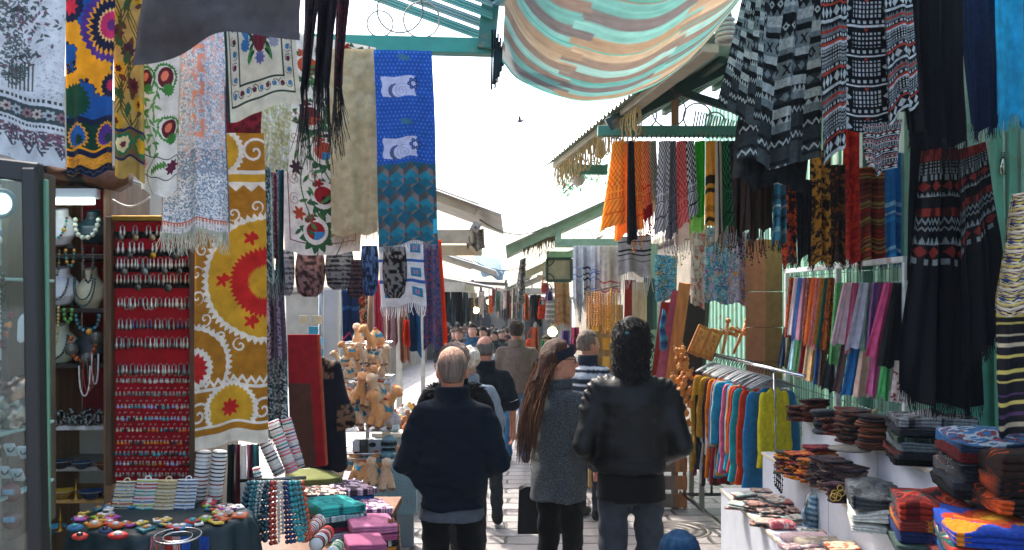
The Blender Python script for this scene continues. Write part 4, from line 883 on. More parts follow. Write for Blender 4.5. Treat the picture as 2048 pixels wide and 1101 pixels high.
def left_structure():
    b = thing('canopy_frame', 'teal green steel beam and slatted canopy above the hanging blue scarf', 'canopy', (-.9, 5.1, gz(5.1)))
    mb = MB(); mb.bar(Wp(500, 84, 5.2), Wp(990, 96, 5.2), .09, .09, '2f8a7c'); mb.build('beam', PAINT, b, smooth=False)
    mb = MB(); mb.bar(Wp(972, 100, 5.15), Wp(990, -80, 5.15), .085, .1, '24685f'); mb.build('end_post', PAINT, b, smooth=False)
    mb = MB(); mb.box((-.125, 5.2, .62), (.09, .09, 1.3), '2f8a7c')
    for i in range(5):
        yi = 80-25*i; a = Wp(600, yi-142, 5.3-.1*i); c = Wp(985, yi, 5.3-.1*i)
        mb = MB(); n = 60; u = np.linspace(0, 1, n); vv = np.linspace(-.034, .034, 14)
        P = (a+(c-a)*u[:, None])[:, None]+np.stack([0*vv, .6*vv+.004*np.sin(vv*290), vv], 1)[None]
        mb.grid(P, ('4f8f86', '6f8f8c')[i % 2]); mb.build('roof_slat', TIN, b)
    for px, py, r in ((800, 20, 46), (843, 40, 36), (760, 48, 26)):
        mb = MB(); mb.ring(Wp(px, py, 5.16), r*5.16/F, .005, '8f8f86' if r < 45 else '5a6a66'); mb.build('scroll_ring', PAINT, b)
    mb = MB()
    for k in range(6): mb.tube([Wp(985+k*5, 60+k*8, 5.1), Wp(983+k*4, 180-k*11, 5.1), Wp(990+k*4, 176-k*11, 5.1), Wp(991+k*5, 60+k*8, 5.1)], .006, '20302f', 5)
    tag(mb.build('hook_bunch', CHROME), 'bunch of dark metal hooks hanging at the end of the green beam', 'hooks')
    l = thing('street_lantern', 'small teal framed lantern at the top edge beside the striped awning', 'lantern', Wp(1008, 5, 5.0)); mb = MB(); mb.box(Wp(1010, -8, 5.0), (.14, .14, .05), '2a5a5c', rotz(.5)); mb.box(Wp(1010, -25, 5.0), (.06, .06, .08), '1d3436', rotz(.5)); mb.build('lantern_body', PAINT, l, smooth=False); mb = MB(); mb.box(Wp(1010, 4, 5.0), (.11, .11, .02), '7fb4c4', rotz(.5)); mb.build('lantern_glass', PLAST, l)
    mb = MB(); mb.box((-2.75, 4.6, 1.6), (.12, 8.5, 3.3), '8a8378'); w_ = mb.build('side_wall', PLASTER); tag(w_, 'shaded plaster wall behind the left jewellery stall', 'wall')
    mb = MB(); mb.box(Wp(664, 640, 8.4)*(1, 1, 0)+(0, 0, .9), (.13, .16, 2.2), 'b5b3ad'); tag(mb.build('stone_pillar', PLASTER), 'pale stone pillar beside the navy cloths on the left', 'pillar')
    # awning cream gable 1, 2 and blue awnings
    def gable(name, lab, pts, Y, dep, col, tcol, beamy, xl, xr):
        t = thing(name, lab, 'canopy', (Wp(xl, 500, Y)[0], Y, gz(Y)))
        a, c = (Wp(*p, Y) for p in pts)
        n = 90; u = np.linspace(-.6, 1.22, n); vv = np.linspace(-.12, dep, 8); P = (a+(c-a)*u[:, None])[:, None]+np.stack([0*vv, vv, 0*vv], 1)[None]+np.array((0, 0, .03)); P2 = P.copy(); 
        r = np.linspace(-.12, dep, 120); P = (a+(c-a)*np.linspace(-.6, 1.55, 24)[:, None])[:, None]+np.stack([0*r, r, .03+.012*np.sin(r*75)], 1)[None]
        mb = MB(); mb.grid(P, tcol); mb.grid(P[::-1]-np.array((0, 0, .006)), tcol); mb.build('corrugated_roof', TIN, t)
        mb = MB(); mb.bar(a+(a-c)*.5, c, .09, .11, col); mb.build('bargeboard', CREAM, t, smooth=False)
        bl, br = Wp(xl, beamy, Y), Wp(xr, beamy, Y); mb = MB(); mb.bar(bl, br, .09, .12, col); mb.build('tie_beam', CREAM, t, smooth=False)
        mb = MB(); mb.bar(bl+(0, dep, 0), br+(0, dep, 0), .09, .12, col); mb.build('tie_beam', CREAM, t, smooth=False)
        mb = MB(); mb.bar(br+(-.03, -.02, 0), br+(-.03, dep, 0), .08, .10, col); mb.build('eave_plate', CREAM, t, smooth=False)
        mb = MB(); mb.bar(Wp((xl*2+xr)/3, beamy, Y), Wp((xl*2+xr)/3, beamy-38*8/Y, Y), .06, .06, col, b=.004); mb.build('king_post', CREAM, t, smooth=False)
        mb = MB(); mb.bar((bl[0]+.05, Y+.05, gz(Y)), bl-(-.05, -.05, 0), .07, .07, col); mb.build('post', CREAM, t, smooth=False)
        return t
    gable('timber_canopy', 'cream timber gable canopy with corrugated roof on the left, nearest of its side', ((868, 388), (955, 420)), 8.0, 2.2, 'b7a789', 'a9a8a2', 474, 760, 946)
    gable('timber_canopy', 'second, smaller cream gable canopy on the left, above the black garments', ((860, 505), (945, 532)), 11.5, 2.6, 'b9b0a0', '9fa3a3', 575, 790, 930)
    gable('timber_canopy', 'third and lowest canopy on the left, close to the far crowd', ((872, 556), (945, 570)), 16.0, 3.0, 'a59d8e', '9a9d9c', 590, 840, 940)
    for k, (a_, b_, sg, lab) in enumerate([(Wp(960, 440, 8.6), Wp(1120, 430, 10.4), .18, 'thin cable sagging across the street between the two nearest gables'), (Wp(945, 520, 12), Wp(1090, 500, 13.6), .22, 'second thin cable sagging across the street further away')]): t = np.linspace(0, 1, 24)[:, None]; mb = MB(); mb.tube(a_+(b_-a_)*t-np.array((0, 0, sg))*4*t*(1-t), .007, '3a3d40', 5); tag(mb.build('street_cable', PLAST), lab, 'cable')
    mb = MB(); mb.box(Wp(951, 455, 7.95), (.075, .06, .085), '9a9284', roty(.5)); mb.sph(Wp(951, 455, 7.9), .012, '4a4a44', 8, 6); tag(mb.build('junction_box', PLAST), 'square electrical box at the end of the cream gable', 'junction box')
    hang('ragged_cloth', 'ragged beige cloth strips hanging under the electrical box', 'cloth', ((930, 460), (968, 458), (936, 496), (972, 502)), p_speck('8f8470', ['a39a86', '6a604e'], (24, 24), 1), 8.0, amp=.05, nf=2.3)
    for i, (q, lab) in enumerate([(((945, 506), (1000, 520), (955, 528), (1004, 545)), 'upper blue grey tarpaulin over the far street'), (((958, 528), (1012, 538), (966, 552), (1008, 562)), 'lower blue grey tarpaulin over the far street')]):
        P = sheet(Wp(*q[0], 16), Wp(*q[1], 15), Wp(*q[2], 14), Wp(*q[3], 14), 20, 14, .02, 1, .3*i); mb = MB(); mb.grid(P, '6f8896'); tag(mb.build('tarpaulin', FAB), lab, 'tarpaulin')
def jewelry():
    # wooden display cabinet
    Y0, Y1 = 4.15, 4.6; f = Y0/F
    c = thing('display_cabinet', 'open wooden jewellery cabinet with dark red back and lit tube at its top', 'cabinet', (Wp(150, 600, 4.3)[0], 4.3, 0))
    xl, xr = Wp(64, 0, Y0)[0], Wp(214, 0, Y0)[0]; zt, zb = Wp(0, 352, Y0)[2], .25
    for x in (xl, xr): mb = MB(); mb.box((x, (Y0+Y1)/2, (zt+zb)/2), (.035, Y1-Y0, zt-zb), '7d6142'); mb.build('side_panel', WOOD, c, smooth=False)
    mb = MB(); mb.box(((xl+xr)/2, Y1, (zt+zb)/2), (xr-xl-.04, .02, zt-zb), '8a1a28'); mb.build('back_panel', FAB, c, smooth=False)
    mb = MB(); mb.box(((xl+xr)/2, (Y0+Y1)/2, zt), (xr-xl+.03, Y1-Y0, .03), '6a6f6c'); mb.build('top_panel', WOOD, c, smooth=False)
    for py, cc in ((512, '2b2220'), (622, '2b2220'), (735, '241d1b'), (860, 'bfc2be'), (943, '8a867c'), (1008, 'b58a4a')):
        z = Wp(0, py, Y0)[2]; mb = MB(); mb.box(((xl+xr)/2, (Y0+Y1)/2+.02, z), (xr-xl-.036, Y1-Y0-.06, .022), cc); mb.build('shelf', WOOD, c, smooth=False)
    mb = MB(); mb.box(((xl+xr)/2, Y1-.03, .85), (xr-xl-.04, .02, .85), 'b3b1a6'); mb.build('lower_back', LAMIN, c, smooth=False)
    lt = thing('tube_lamp', 'lit fluorescent tube lamp at the top of the jewellery cabinet', 'lamp', Wp(140, 405, 4.12)); mb = MB(); mb.box(Wp(138, 388, 4.14), (.27, .05, .045), 'b9c4c2'); mb.build('lamp_housing', PLAST, lt, smooth=False)
    mb = MB(); mb.tube([Wp(84, 404, 4.12), Wp(188, 404, 4.12)], .0135, 'ffffff', 10); mb.build('lamp_tube', LIT, lt)
    Yb = 4.28; g = 'necklaces in the jewellery cabinet'
    B = [(120, 457, 72, 74, 'c9ced0', 'white bust stand, upper left in the cabinet'), (186, 456, 64, 66, '15323a', 'dark teal bust stand, upper right in the cabinet'), (122, 575, 76, 76, 'c9ced0', 'white bust stand, middle left in the cabinet'), (181, 582, 58, 88, 'c3bd9c', 'cream bust stand, middle right in the cabinet'), (120, 690, 78, 78, 'a9b296', 'pale green bust stand, lower left in the cabinet'), (180, 692, 70, 78, '101c24', 'black bust stand, lower right in the cabinet')]
    N = [(['2f8a86', '5a3a2a', '2f7f7a', ('b98a22', 1.5), '1d5a55', 'a8b0a5'], .007, 'turquoise and amber bead necklace on the upper white bust'), (['b9c2ae', 'c6ccba'], .0125, 'chunky pale stone bead necklace on the dark teal bust'), (['1d3f42', '15292c', ('6f7a7a', 1.4)], .006, 'dark necklace with silver coins on the middle white bust'), (['1d3f3c', '27544d'], .0055, 'slim dark green double strand on the cream bust'), (['1b1f24', '2a2f33'], .0065, 'black bead necklace with silver charms on the pale green bust'), (['a8511d', 'b9651f', ('55564e', 2.6), 'a8511d'], .013, 'large orange and pewter bead necklace on the black bust')]
    for (px, py, w_, h_, cc, lab), (cols, r, nl) in zip(B, N):
        ce, W_, H_ = bust(px, py, Yb, w_, h_, cc, lab)
        beads(ucurve(ce+(0, -.055, -.34*H_), .72*W_, .62*H_), r, cols, 'necklace', nl, 'necklace')
        if 'cream' in lab: beads(ucurve(ce+(0, -.058, -.2*H_), .6*W_, .5*H_), .005, ['2a4f4a'], 'necklace', 'shorter dark green strand on the cream bust', 'necklace')
    H_ = [(113, 500, 552, 13, ['23504a', '8a7a3a', '3a2a22'], .0065, 'green and brown bead loop hanging left on the second shelf'), (141, 498, 533, 17, ['b5822a', '1d4a40', '2f6a58'], .0085, 'short amber and green bead loop in the middle of the second shelf'), (177, 496, 565, 20, ['1d3f3c', '6a4a3a', '15282a'], .0065, 'long dark bead loop hanging right on the second shelf'), (108, 612, 690, 20, ['a89a5a', 'b5aa72', '8f8a50'], .008, 'long olive bead loop on the third shelf'), (137, 616, 645, 16, ['4f8a35', '3f7a2c'], .010, 'bright green bead loop on the third shelf'), (176, 628, 662, 46, ['25606a', '2f7884', '1f5058'], .009, 'turquoise bead necklace with yellow centre bead'), (100, 733, 805, 12, ['15161a', '2b2c33'], .007, 'black bead loops hanging at left on the fourth shelf')]
    for px, y0, y1, w_, cols, r, lab in H_:
        yy = 4.13; a = Wp(px, y0, yy); b = Wp(px, y1, yy); beads(ucurve(b, w_*yy/F, (y1-y0)*yy/F, back=0), r, cols, 'bead_loop', lab, 'necklace', g)
    mb = MB(); mb.sph(Wp(178, 664, 4.11), .014, 'c08a1c', 10, 8); tag(mb.build('centre_bead', BEAD), 'large yellow bead on the turquoise necklace', 'bead')
    for k, (c1, lab) in enumerate([('c9c4ba', 'white leather cord loop on the fourth shelf'), ('7a2a22', 'red leather cord loop on the fourth shelf'), ('4a3a2c', 'brown leather cord loop on the fourth shelf'), ('b9b5b0', 'grey leather cord loop on the fourth shelf')]):
        mb = MB(); mb.tube(ucurve(Wp(170+k*7, 792-k*8, 4.13), (22-k*3)*4.13/F, 60*4.13/F, back=0), .004, c1, 5); tag(mb.build('cord_loop', LEATHER), lab, 'cord', g)
    pr = None                               # round silver rings heaped on the white shelf
    for k in range(52):
        p = Wp(93+R.random()*118, 850-R.random()*24, 4.16)+(0, R.uniform(0, .12), 0)
        if pr is None:
            mb = MB(); mb.sph((0, 0, 0), .014, '565c58', 10, 7); mb.ring((0, 0, -.004), .013, .003, '8d928c', (0, 0, 1), 12, 5); mb.sph((0, 0, .012), .006, '8d928c', 7, 5); pr = mb.build('silver_ring', BRASS, org=(0, 0, 0)); pr.location = p; tag(pr, 'small dark silver ring in the heap on the white cabinet shelf', 'ring', 'heap of silver rings')
        else: dup(pr, p, R.random()*6, rot=(R.uniform(-1, 1), R.uniform(-1, 1), R.random()*6))
    for px, py, w_, co, ci, lab in [(112, 990, 50, '8a6a1c', 'b58f2a', 'yellow painted ceramic bowl on the lower cabinet shelf'), (171, 991, 52, '1b2c44', '2a4468', 'dark blue painted ceramic bowl on the lower cabinet shelf'), (214, 994, 40, '22303a', '3a5058', 'grey blue ceramic bowl at the right end of the lower shelf'), (110, 930, 46, '16202c', '233447', 'black ceramic bowl at left on the upper bowl shelf'), (152, 932, 42, '1a3146', '24405a', 'navy ceramic bowl in the middle of the upper bowl shelf'), (198, 934, 40, '5a2a1c', '6f3a24', 'rust brown ceramic bowl at right on the upper bowl shelf'), (96, 1062, 44, '1d5a70', '3f9ab5', 'turquoise ceramic bowl near the bottom left')]:
        r = w_/2*4.15/F; mb = MB(); pf = [(.35*r, -.5*r), (.45*r, -.52*r), (.75*r, -.25*r), (r, .12*r), (1.03*r, .16*r), (.96*r, .16*r), (.7*r, -.16*r), (.02*r, -.36*r)]
        mb.lathe(pf, Wp(px, py, 4.15)+(0, .06, 0), np.array([C(co)]*4+[C('b9b5a0')]+[C(ci)]*3), 24); tag(mb.build('ceramic_bowl', BEAD), lab, 'bowl', 'painted bowls in the cabinet')
    for px, py, h_, lab in [(152, 1000, 40, 'small brass candlestick behind the yellow bowl'), (121, 1062, 44, 'thin brass finial standing beside the turquoise bowl')]:
        s = h_*4.1/F; mb = MB(); mb.lathe([(.25*s, 0), (.3*s, .04*s), (.1*s, .12*s), (.07*s, .4*s), (.14*s, .5*s), (.05*s, .6*s), (.04*s, .9*s), (.005, s)], Wp(px, py, 4.1), '8a6a2a', 14); tag(mb.build('candlestick', BRASS), lab, 'candlestick')
    # clutter over the cabinet
    mb = MB(); v, q = nets(lambda X, Y, Z: d_ell(X, Y, Z, (0, 0, 0), (.30, .12, .06))+.05*(vn3(X, Y, Z, 12)-.5), (-.32, -.16, -.1), (.32, .16, .1), .015); col = np.where((vn(v[:, 0], v[:, 2], 30) > .55)[:, None], C('5a3a24'), C('14161a')); mb.add(v+Wp(150, 352, 4.2), q, col); tag(mb.build('cloth_bundle', FAB), 'dark patterned bundle of cloth on top of the jewellery cabinet', 'bundle')
    mb = MB(); mb.prism([(-.11, .03), (.08, .03), (.07, -.02), (.02, -.05), (-.03, -.04)], Wp(232, 362, 3.9), (1, 0, 0), (0, 0, 1), .1, '5a3a26'); tag(mb.build('leather_satchel', LEATHER), 'brown leather satchel hanging above the earring board', 'bag')
    mb = MB(); t = np.linspace(0, 1, 14); a = Wp(225, 400, 3.95); b_ = Wp(300, 395, 3.95); mb.tube(a+(b_-a)*t[:, None]+np.stack([0*t, 0*t, -.035*np.sin(t*PI)], 1), .005, 'bdb8ac', 5); tag(mb.build('power_cable', PLAST), 'loose white cable above the earring board', 'cable')
    # earring board
    Yb = 4.0; f = Yb/F; b = thing('earring_board', 'tall red velvet earring board in a gilt frame', 'display board', Wp(304, 965, Yb))
    a, d = Wp(224, 440, Yb), Wp(384, 968, Yb); ce = (a+d)/2
    mb = MB(); mb.box(ce+(0, .03, 0), (d[0]-a[0], .03, a[2]-d[2]), '9c1220'); mb.build('velvet_panel', FAB, b, smooth=False)
    for p0, p1, w_ in ((Wp(221, 434, Yb), Wp(221, 970, Yb), .026), (Wp(387, 434, Yb), Wp(387, 970, Yb), .022), (Wp(227, 438, Yb), Wp(382, 438, Yb), .026)):
        mb = MB(); mb.bar(p0, p1, .05 if w_ else 0, w_, '8a6a30' if p0[2] == p1[2] else '4a3826', up=(1, 0, 0) if p0[2] != p1[2] else (0, 0, 1)); mb.build('frame_bar', BRASS if p0[2] == p1[2] else WOOD, b, smooth=False)
    for py in (470, 506, 538, 570): mb = MB(); mb.box(Wp(305, py, Yb)+(0, .008, 0), (160*f, .012, 13*f), '101114'); mb.build('elastic_band', FAB, b, smooth=False)
    def earring(kind, cc):
        mb = MB(); t = np.linspace(0, PI*1.3, 9); mb.tube(np.stack([.004*np.cos(t), 0*t, .012+.004*np.sin(t)], 1), .0012, 'b5a79a', 4)
        for sx in ((-.0085, .0085) if kind != 'coin' else (0,)):
            if kind == 'drop': mb.lathe([(.001, .012), (.004, .004), (.003, -.004), (.0075, -.014), (.0085, -.022), (.004, -.030), (.001, -.033)], (sx, 0, 0), cc, 8)
            elif kind == 'bead': mb.sph((sx, 0, -.004), .0045, '8d8d86', 6, 4); mb.sph((sx, 0, -.014), .0072, cc, 7, 5)
            elif kind == 'hoop': mb.ring((sx*1.3, 0, -.008), .0085, .0022, cc, (0, 1, 0), 12, 5)
            elif kind == 'coin': mb.lathe([(.0005, .003), (.014, .003), (.0155, 0), (.014, -.003), (.0005, -.003)], (0, 0, -.012), cc, 14, rotx(PI/2))
        return mb.build('earring_pair', BEAD if kind in ('bead',) else BRASS, org=(0, 0, 0))
    pro = {}
    sil = ['8f918c', 'a9aaa4', '6f7370']; mixc = ['2f7f86', 'b5561c', '22262b', '8d8fb8', 'c0b8a8', '1d4a52', '7a5a3a']
    rows = [(458, 'drop', sil, 6), (470, 'coin', ['5f605a', '8a7a5a', '4c4d4a'], 5), (491, 'drop', sil, 7), (506, 'coin', ['4c4d4a', 'a8822a'], 3), (523, 'drop', sil, 11), (538, 'coin', ['5f605a', '77827f'], 4), (555, 'drop', ['7d7f78', '9c8f80'], 11), (570, 'coin', ['55564f'], 2), (602, 'drop', sil, 11), (612, 'hoop', ['b5b5ae'], 3), (645, 'drop', ['6f7370', '4f5a70', '8f918c'], 10), (682, 'drop', sil, 11), (735, 'drop', sil, 11), (757, 'bead', ['a9aaa4', '7d6f5f'], 13), (783, 'bead', ['4c544f', '6f756c'], 12), (808, 'bead', ['a39c92', '2f7f86', '8d8fb8', '22262b'], 11), (832, 'bead', ['2f9aa0', '22262b', '8d8fb8', '9aa58a'], 11), (855, 'bead', ['b5561c', '22262b', '2f7f86', 'b59a80'], 12), (880, 'bead', ['b5721c', '22262b', 'b5561c', '15161a'], 11), (902, 'bead', ['22262b', '1d6a70', '2f9aa0', '4a3a32'], 12), (922, 'bead', mixc, 12), (945, 'bead', ['7a5a4a', '2f9aa0', '9a8a80', '3a2a2a'], 13)]
    names = ['top', 'second', 'third', 'fourth', 'fifth', 'sixth', 'seventh', 'eighth', 'ninth', 'tenth', 'eleventh', 'twelfth', 'thirteenth', 'fourteenth', 'fifteenth', 'sixteenth', 'seventeenth', 'eighteenth', 'nineteenth', 'twentieth', 'twenty first', 'lowest']
    kn = {'drop': 'silver drop earrings', 'coin': 'coin pendants', 'hoop': 'silver hoop earrings', 'bead': 'small bead earrings'}
    for i, (py, k, cols, n) in enumerate(rows):
        for j in range(n):
            px = 233+(j+.5+R.uniform(-.2, .2))*(148/n); cc = R.choice(cols); key = (k, cc)
            loc = Wp(px, py, Yb)+(0, -.004, 0); lab = 'pair of %s in the %s row of the red board' % (kn[k], names[i])
            if key not in pro: o = pro[key] = earring(k, cc); o.location = loc; tag(o, lab, 'earrings', 'earrings in the %s row' % names[i])
            else: dup(pro[key], loc, R.uniform(-.3, .3), lab, 'earrings in the %s row' % names[i], sc=R.uniform(.9, 1.2))
    # near glass display case at the left edge
    Y = 2.2; f = Y/F; g = thing('glass_display_case', 'tall glass display case with a dark frame at the left edge', 'display case', (Wp(-60, 0, Y)[0], Y+.2, 0))
    mb = MB(); mb.bar(Wp(66, 338, Y), Wp(80, 1180, Y), .05, .034, '121518', up=(1, 0, 0)); mb.build('frame_post', PLAST, g, smooth=False)
    mb = MB(); mb.bar(Wp(-320, 300, Y), Wp(82, 348, Y), .03, .05, '121518'); mb.build('frame_top', PLAST, g, smooth=False)
    mb = MB(); mb.bar(Wp(92, 360, Y+.02), Wp(97, 1180, Y+.02), .012, .010, '5d8a70', up=(1, 0, 0)); mb.build('edge_strip', PLAST, g, smooth=False)
    mb = MB(); mb.box(Wp(-130, 740, Y+.005), (360*f, .006, 830*f), 'ffffff'); mb.build('glass_pane', GLASS, g, smooth=False)
    mb = MB()
    for k in range(22): mb.box(Wp(-130, 360+k*26, Y+.42), (420*f, .02, 22*f), '3f4846'); 
    mb.build('slatted_back', LAMIN, g, smooth=False)
    for py in (560, 860, 985): mb = MB(); mb.box(Wp(-130, py, Y+.2), (380*f, .34, .008), '8fb0a8'); mb.build('glass_shelf', PLAST, g, smooth=False)
    mb = MB(); mb.box(Wp(60, 700, Y+.3)+(0, .0, 0), (.02, .25, 1.0), '4a4234'); mb.build('side_board', WOOD, g, smooth=False)
    s = thing('spot_lamp', 'round lit spot lamp inside the glass case', 'lamp', Wp(4, 408, Y+.1)); mb = MB(); mb.sph(Wp(4, 408, Y+.12), .026, 'ffffff', 14, 10); mb.build('bulb', LIT, s); mb = MB(); mb.ring(Wp(4, 408, Y+.12), .032, .008, '2f4f58'); mb.build('lamp_rim', PLAST, s)
    ce, W_, H_ = bust(18, 650, Y+.25, 70, 150, 'c9ced0', 'white bust stand inside the glass case'); beads(ucurve(ce+(0, -.055, -.3*H_), .75*W_, .5*H_), .012, ['a8511d', 'c07a3a', '7a2a1c'], 'necklace', 'orange stone necklace inside the glass case', 'necklace')
    ce, W_, H_ = bust(10, 480, Y+.25, 60, 90, '9fb0ae', 'pale grey bust stand below the spot lamp'); beads(ucurve(ce+(0, -.055, -.3*H_), .75*W_, .5*H_), .011, ['3a5a7a', 'b5822a', 'a9aaa4'], 'necklace', 'blue and amber necklace below the spot lamp', 'necklace')
    beads([Wp(6, 545, Y+.1), Wp(5, 640, Y+.1), Wp(8, 700, Y+.1)], .006, ['2f3a2a', '1d2420'], 'bead_strand', 'dark green bead strand in the glass case', 'necklace')
    for k, (px, py, cc) in enumerate([(18, 800, '9aa09a'), (30, 830, 'b0a89a'), (5, 825, '8a8f8c'), (36, 780, 'a08a78')]):
        mb = MB(); v, q = nets(lambda X, Y_, Z: d_ell(X, Y_, Z, (0, 0, 0), (.035, .05, .03))+.03*(vn3(X, Y_, Z, 55, k)-.5), (-.05, -.06, -.05), (.05, .06, .05), .006); mb.add(v+Wp(px, py, Y+.2), q, cc); tag(mb.build('chain_heap', BRASS), ['heap of silver chains in the glass case', 'heap of pale chains at the post side of the glass case', 'heap of grey chains at the left of the glass case', 'heap of copper tinted chains above the silver ones'][k], 'jewellery')
    for k, (px, py) in enumerate([(22, 900), (48, 905), (10, 945), (36, 950)]): mb = MB(); mb.box(Wp(px, py, Y+.15), (.028, .012, .038), 'a9b6b8', rotx(.6)); mb.ring(Wp(px, py-2, Y+.14), .008, .0025, '3a4a50', (0, -1, .6)); tag(mb.build('ring_card', PAPER), 'pale card with a ring, %s in the glass case' % ['upper left', 'upper right', 'lower left', 'lower right'][k], 'card', 'ring cards in the glass case')
    for k, (px, py, cc) in enumerate([(22, 985, '5a2420'), (24, 1040, '4a2a24')]): mb = MB(); mb.lathe([(.001, .006), (.024, .006), (.026, 0), (.001, 0)], Wp(px, py, Y+.14), cc, 20, rotx(PI/2)); mb.box(Wp(px-6, py, Y+.13), (.03, .004, .014), '3f7fa0'); tag(mb.build('painted_plate', BEAD), ['upper red brown souvenir plate with blue mark in the glass case', 'lower brown souvenir plate with blue mark in the glass case'][k], 'plate')
def camel():
    t = bpy.data.objects.new('plush_camel', None); COL.objects.link(t); WL[t.name] = np.zeros(3)
    def fn(X, Y, Z):
        d = d_ell(X, Y, Z, (0, 0, .085), (.064, .042, .046)); d = smin(d, d_ell(X, Y, Z, (-.005, 0, .125), (.03, .026, .03)), .02)
        d = smin(d, d_cap(X, Y, Z, (.05, 0, .09), (.085, 0, .15), .024, .019), .02); d = smin(d, d_ell(X, Y, Z, (.1, 0, .168), (.034, .03, .03)), .012); d = smin(d, d_ell(X, Y, Z, (.127, 0, .155), (.02, .019, .017)), .01)
        for sx in (-.04, .042):
            for sy in (-.022, .022): d = smin(d, d_cap(X, Y, Z, (sx, sy, .07), (sx*1.15, sy*1.25, .014), .017, .016), .012)
        for sy in (-.022, .022): d = smin(d, d_ell(X, Y, Z, (.088, sy, .182), (.008, .006, .013)), .005)
        d = smin(d, d_cap(X, Y, Z, (-.06, 0, .09), (-.082, 0, .06), .007, .008), .008); return d+.004*(vn3(X, Y, Z, 90)-.5)
    v, q = nets(fn, (-.1, -.06, 0), (.16, .06, .21), .006); col = np.tile(C('f0cfa2'), (len(v), 1)); col[(v[:, 2] < .016)] = C('7d5334'); col[(v[:, 0] > .13)] = C('dcb083')
    mb = MB(); mb.add(v, q, col); mb.build('camel_body', PLUSH, t)
    mb = MB(); mb.sph((.085, 0, .19), (.02, .018, .012), 'b5561c', 8, 6); mb.build('head_tuft', PLUSH, t); mb = MB(); mb.sph((-.005, 0, .156), (.018, .016, .01), 'b5561c', 8, 6); mb.build('hump_tuft', PLUSH, t)
    mb = MB(); a = np.linspace(-1.5, 1.5, 12); xx = np.linspace(-.035, .028, 6); P = np.stack([np.broadcast_to(xx[:, None], (6, 12)), .0415*np.sin(a)[None]+0*xx[:, None], .09+.047*np.cos(a)[None]+0*xx[:, None]], -1); mb.grid(P, '3a8fa8'); mb.build('saddle_cloth', FAB, t)
    for sy in (-1, 1): mb = MB(); mb.sph((.112, sy*.02, .172), .004, '14100e', 6, 4); mb.build('eye', BEAD, t)
    return t
def recolor(o, m):
    for ch in o.children:
        if ch.name.startswith('camel_body'):
            me = ch.data.copy(); n = len(me.vertices); a = np.empty(n*4, 'f4'); at = me.color_attributes['Col']; at.data.foreach_get('color', a); a = a.reshape(-1, 4); a[:, :3] *= m; at.data.foreach_set('color', a.ravel()); ch.data = me
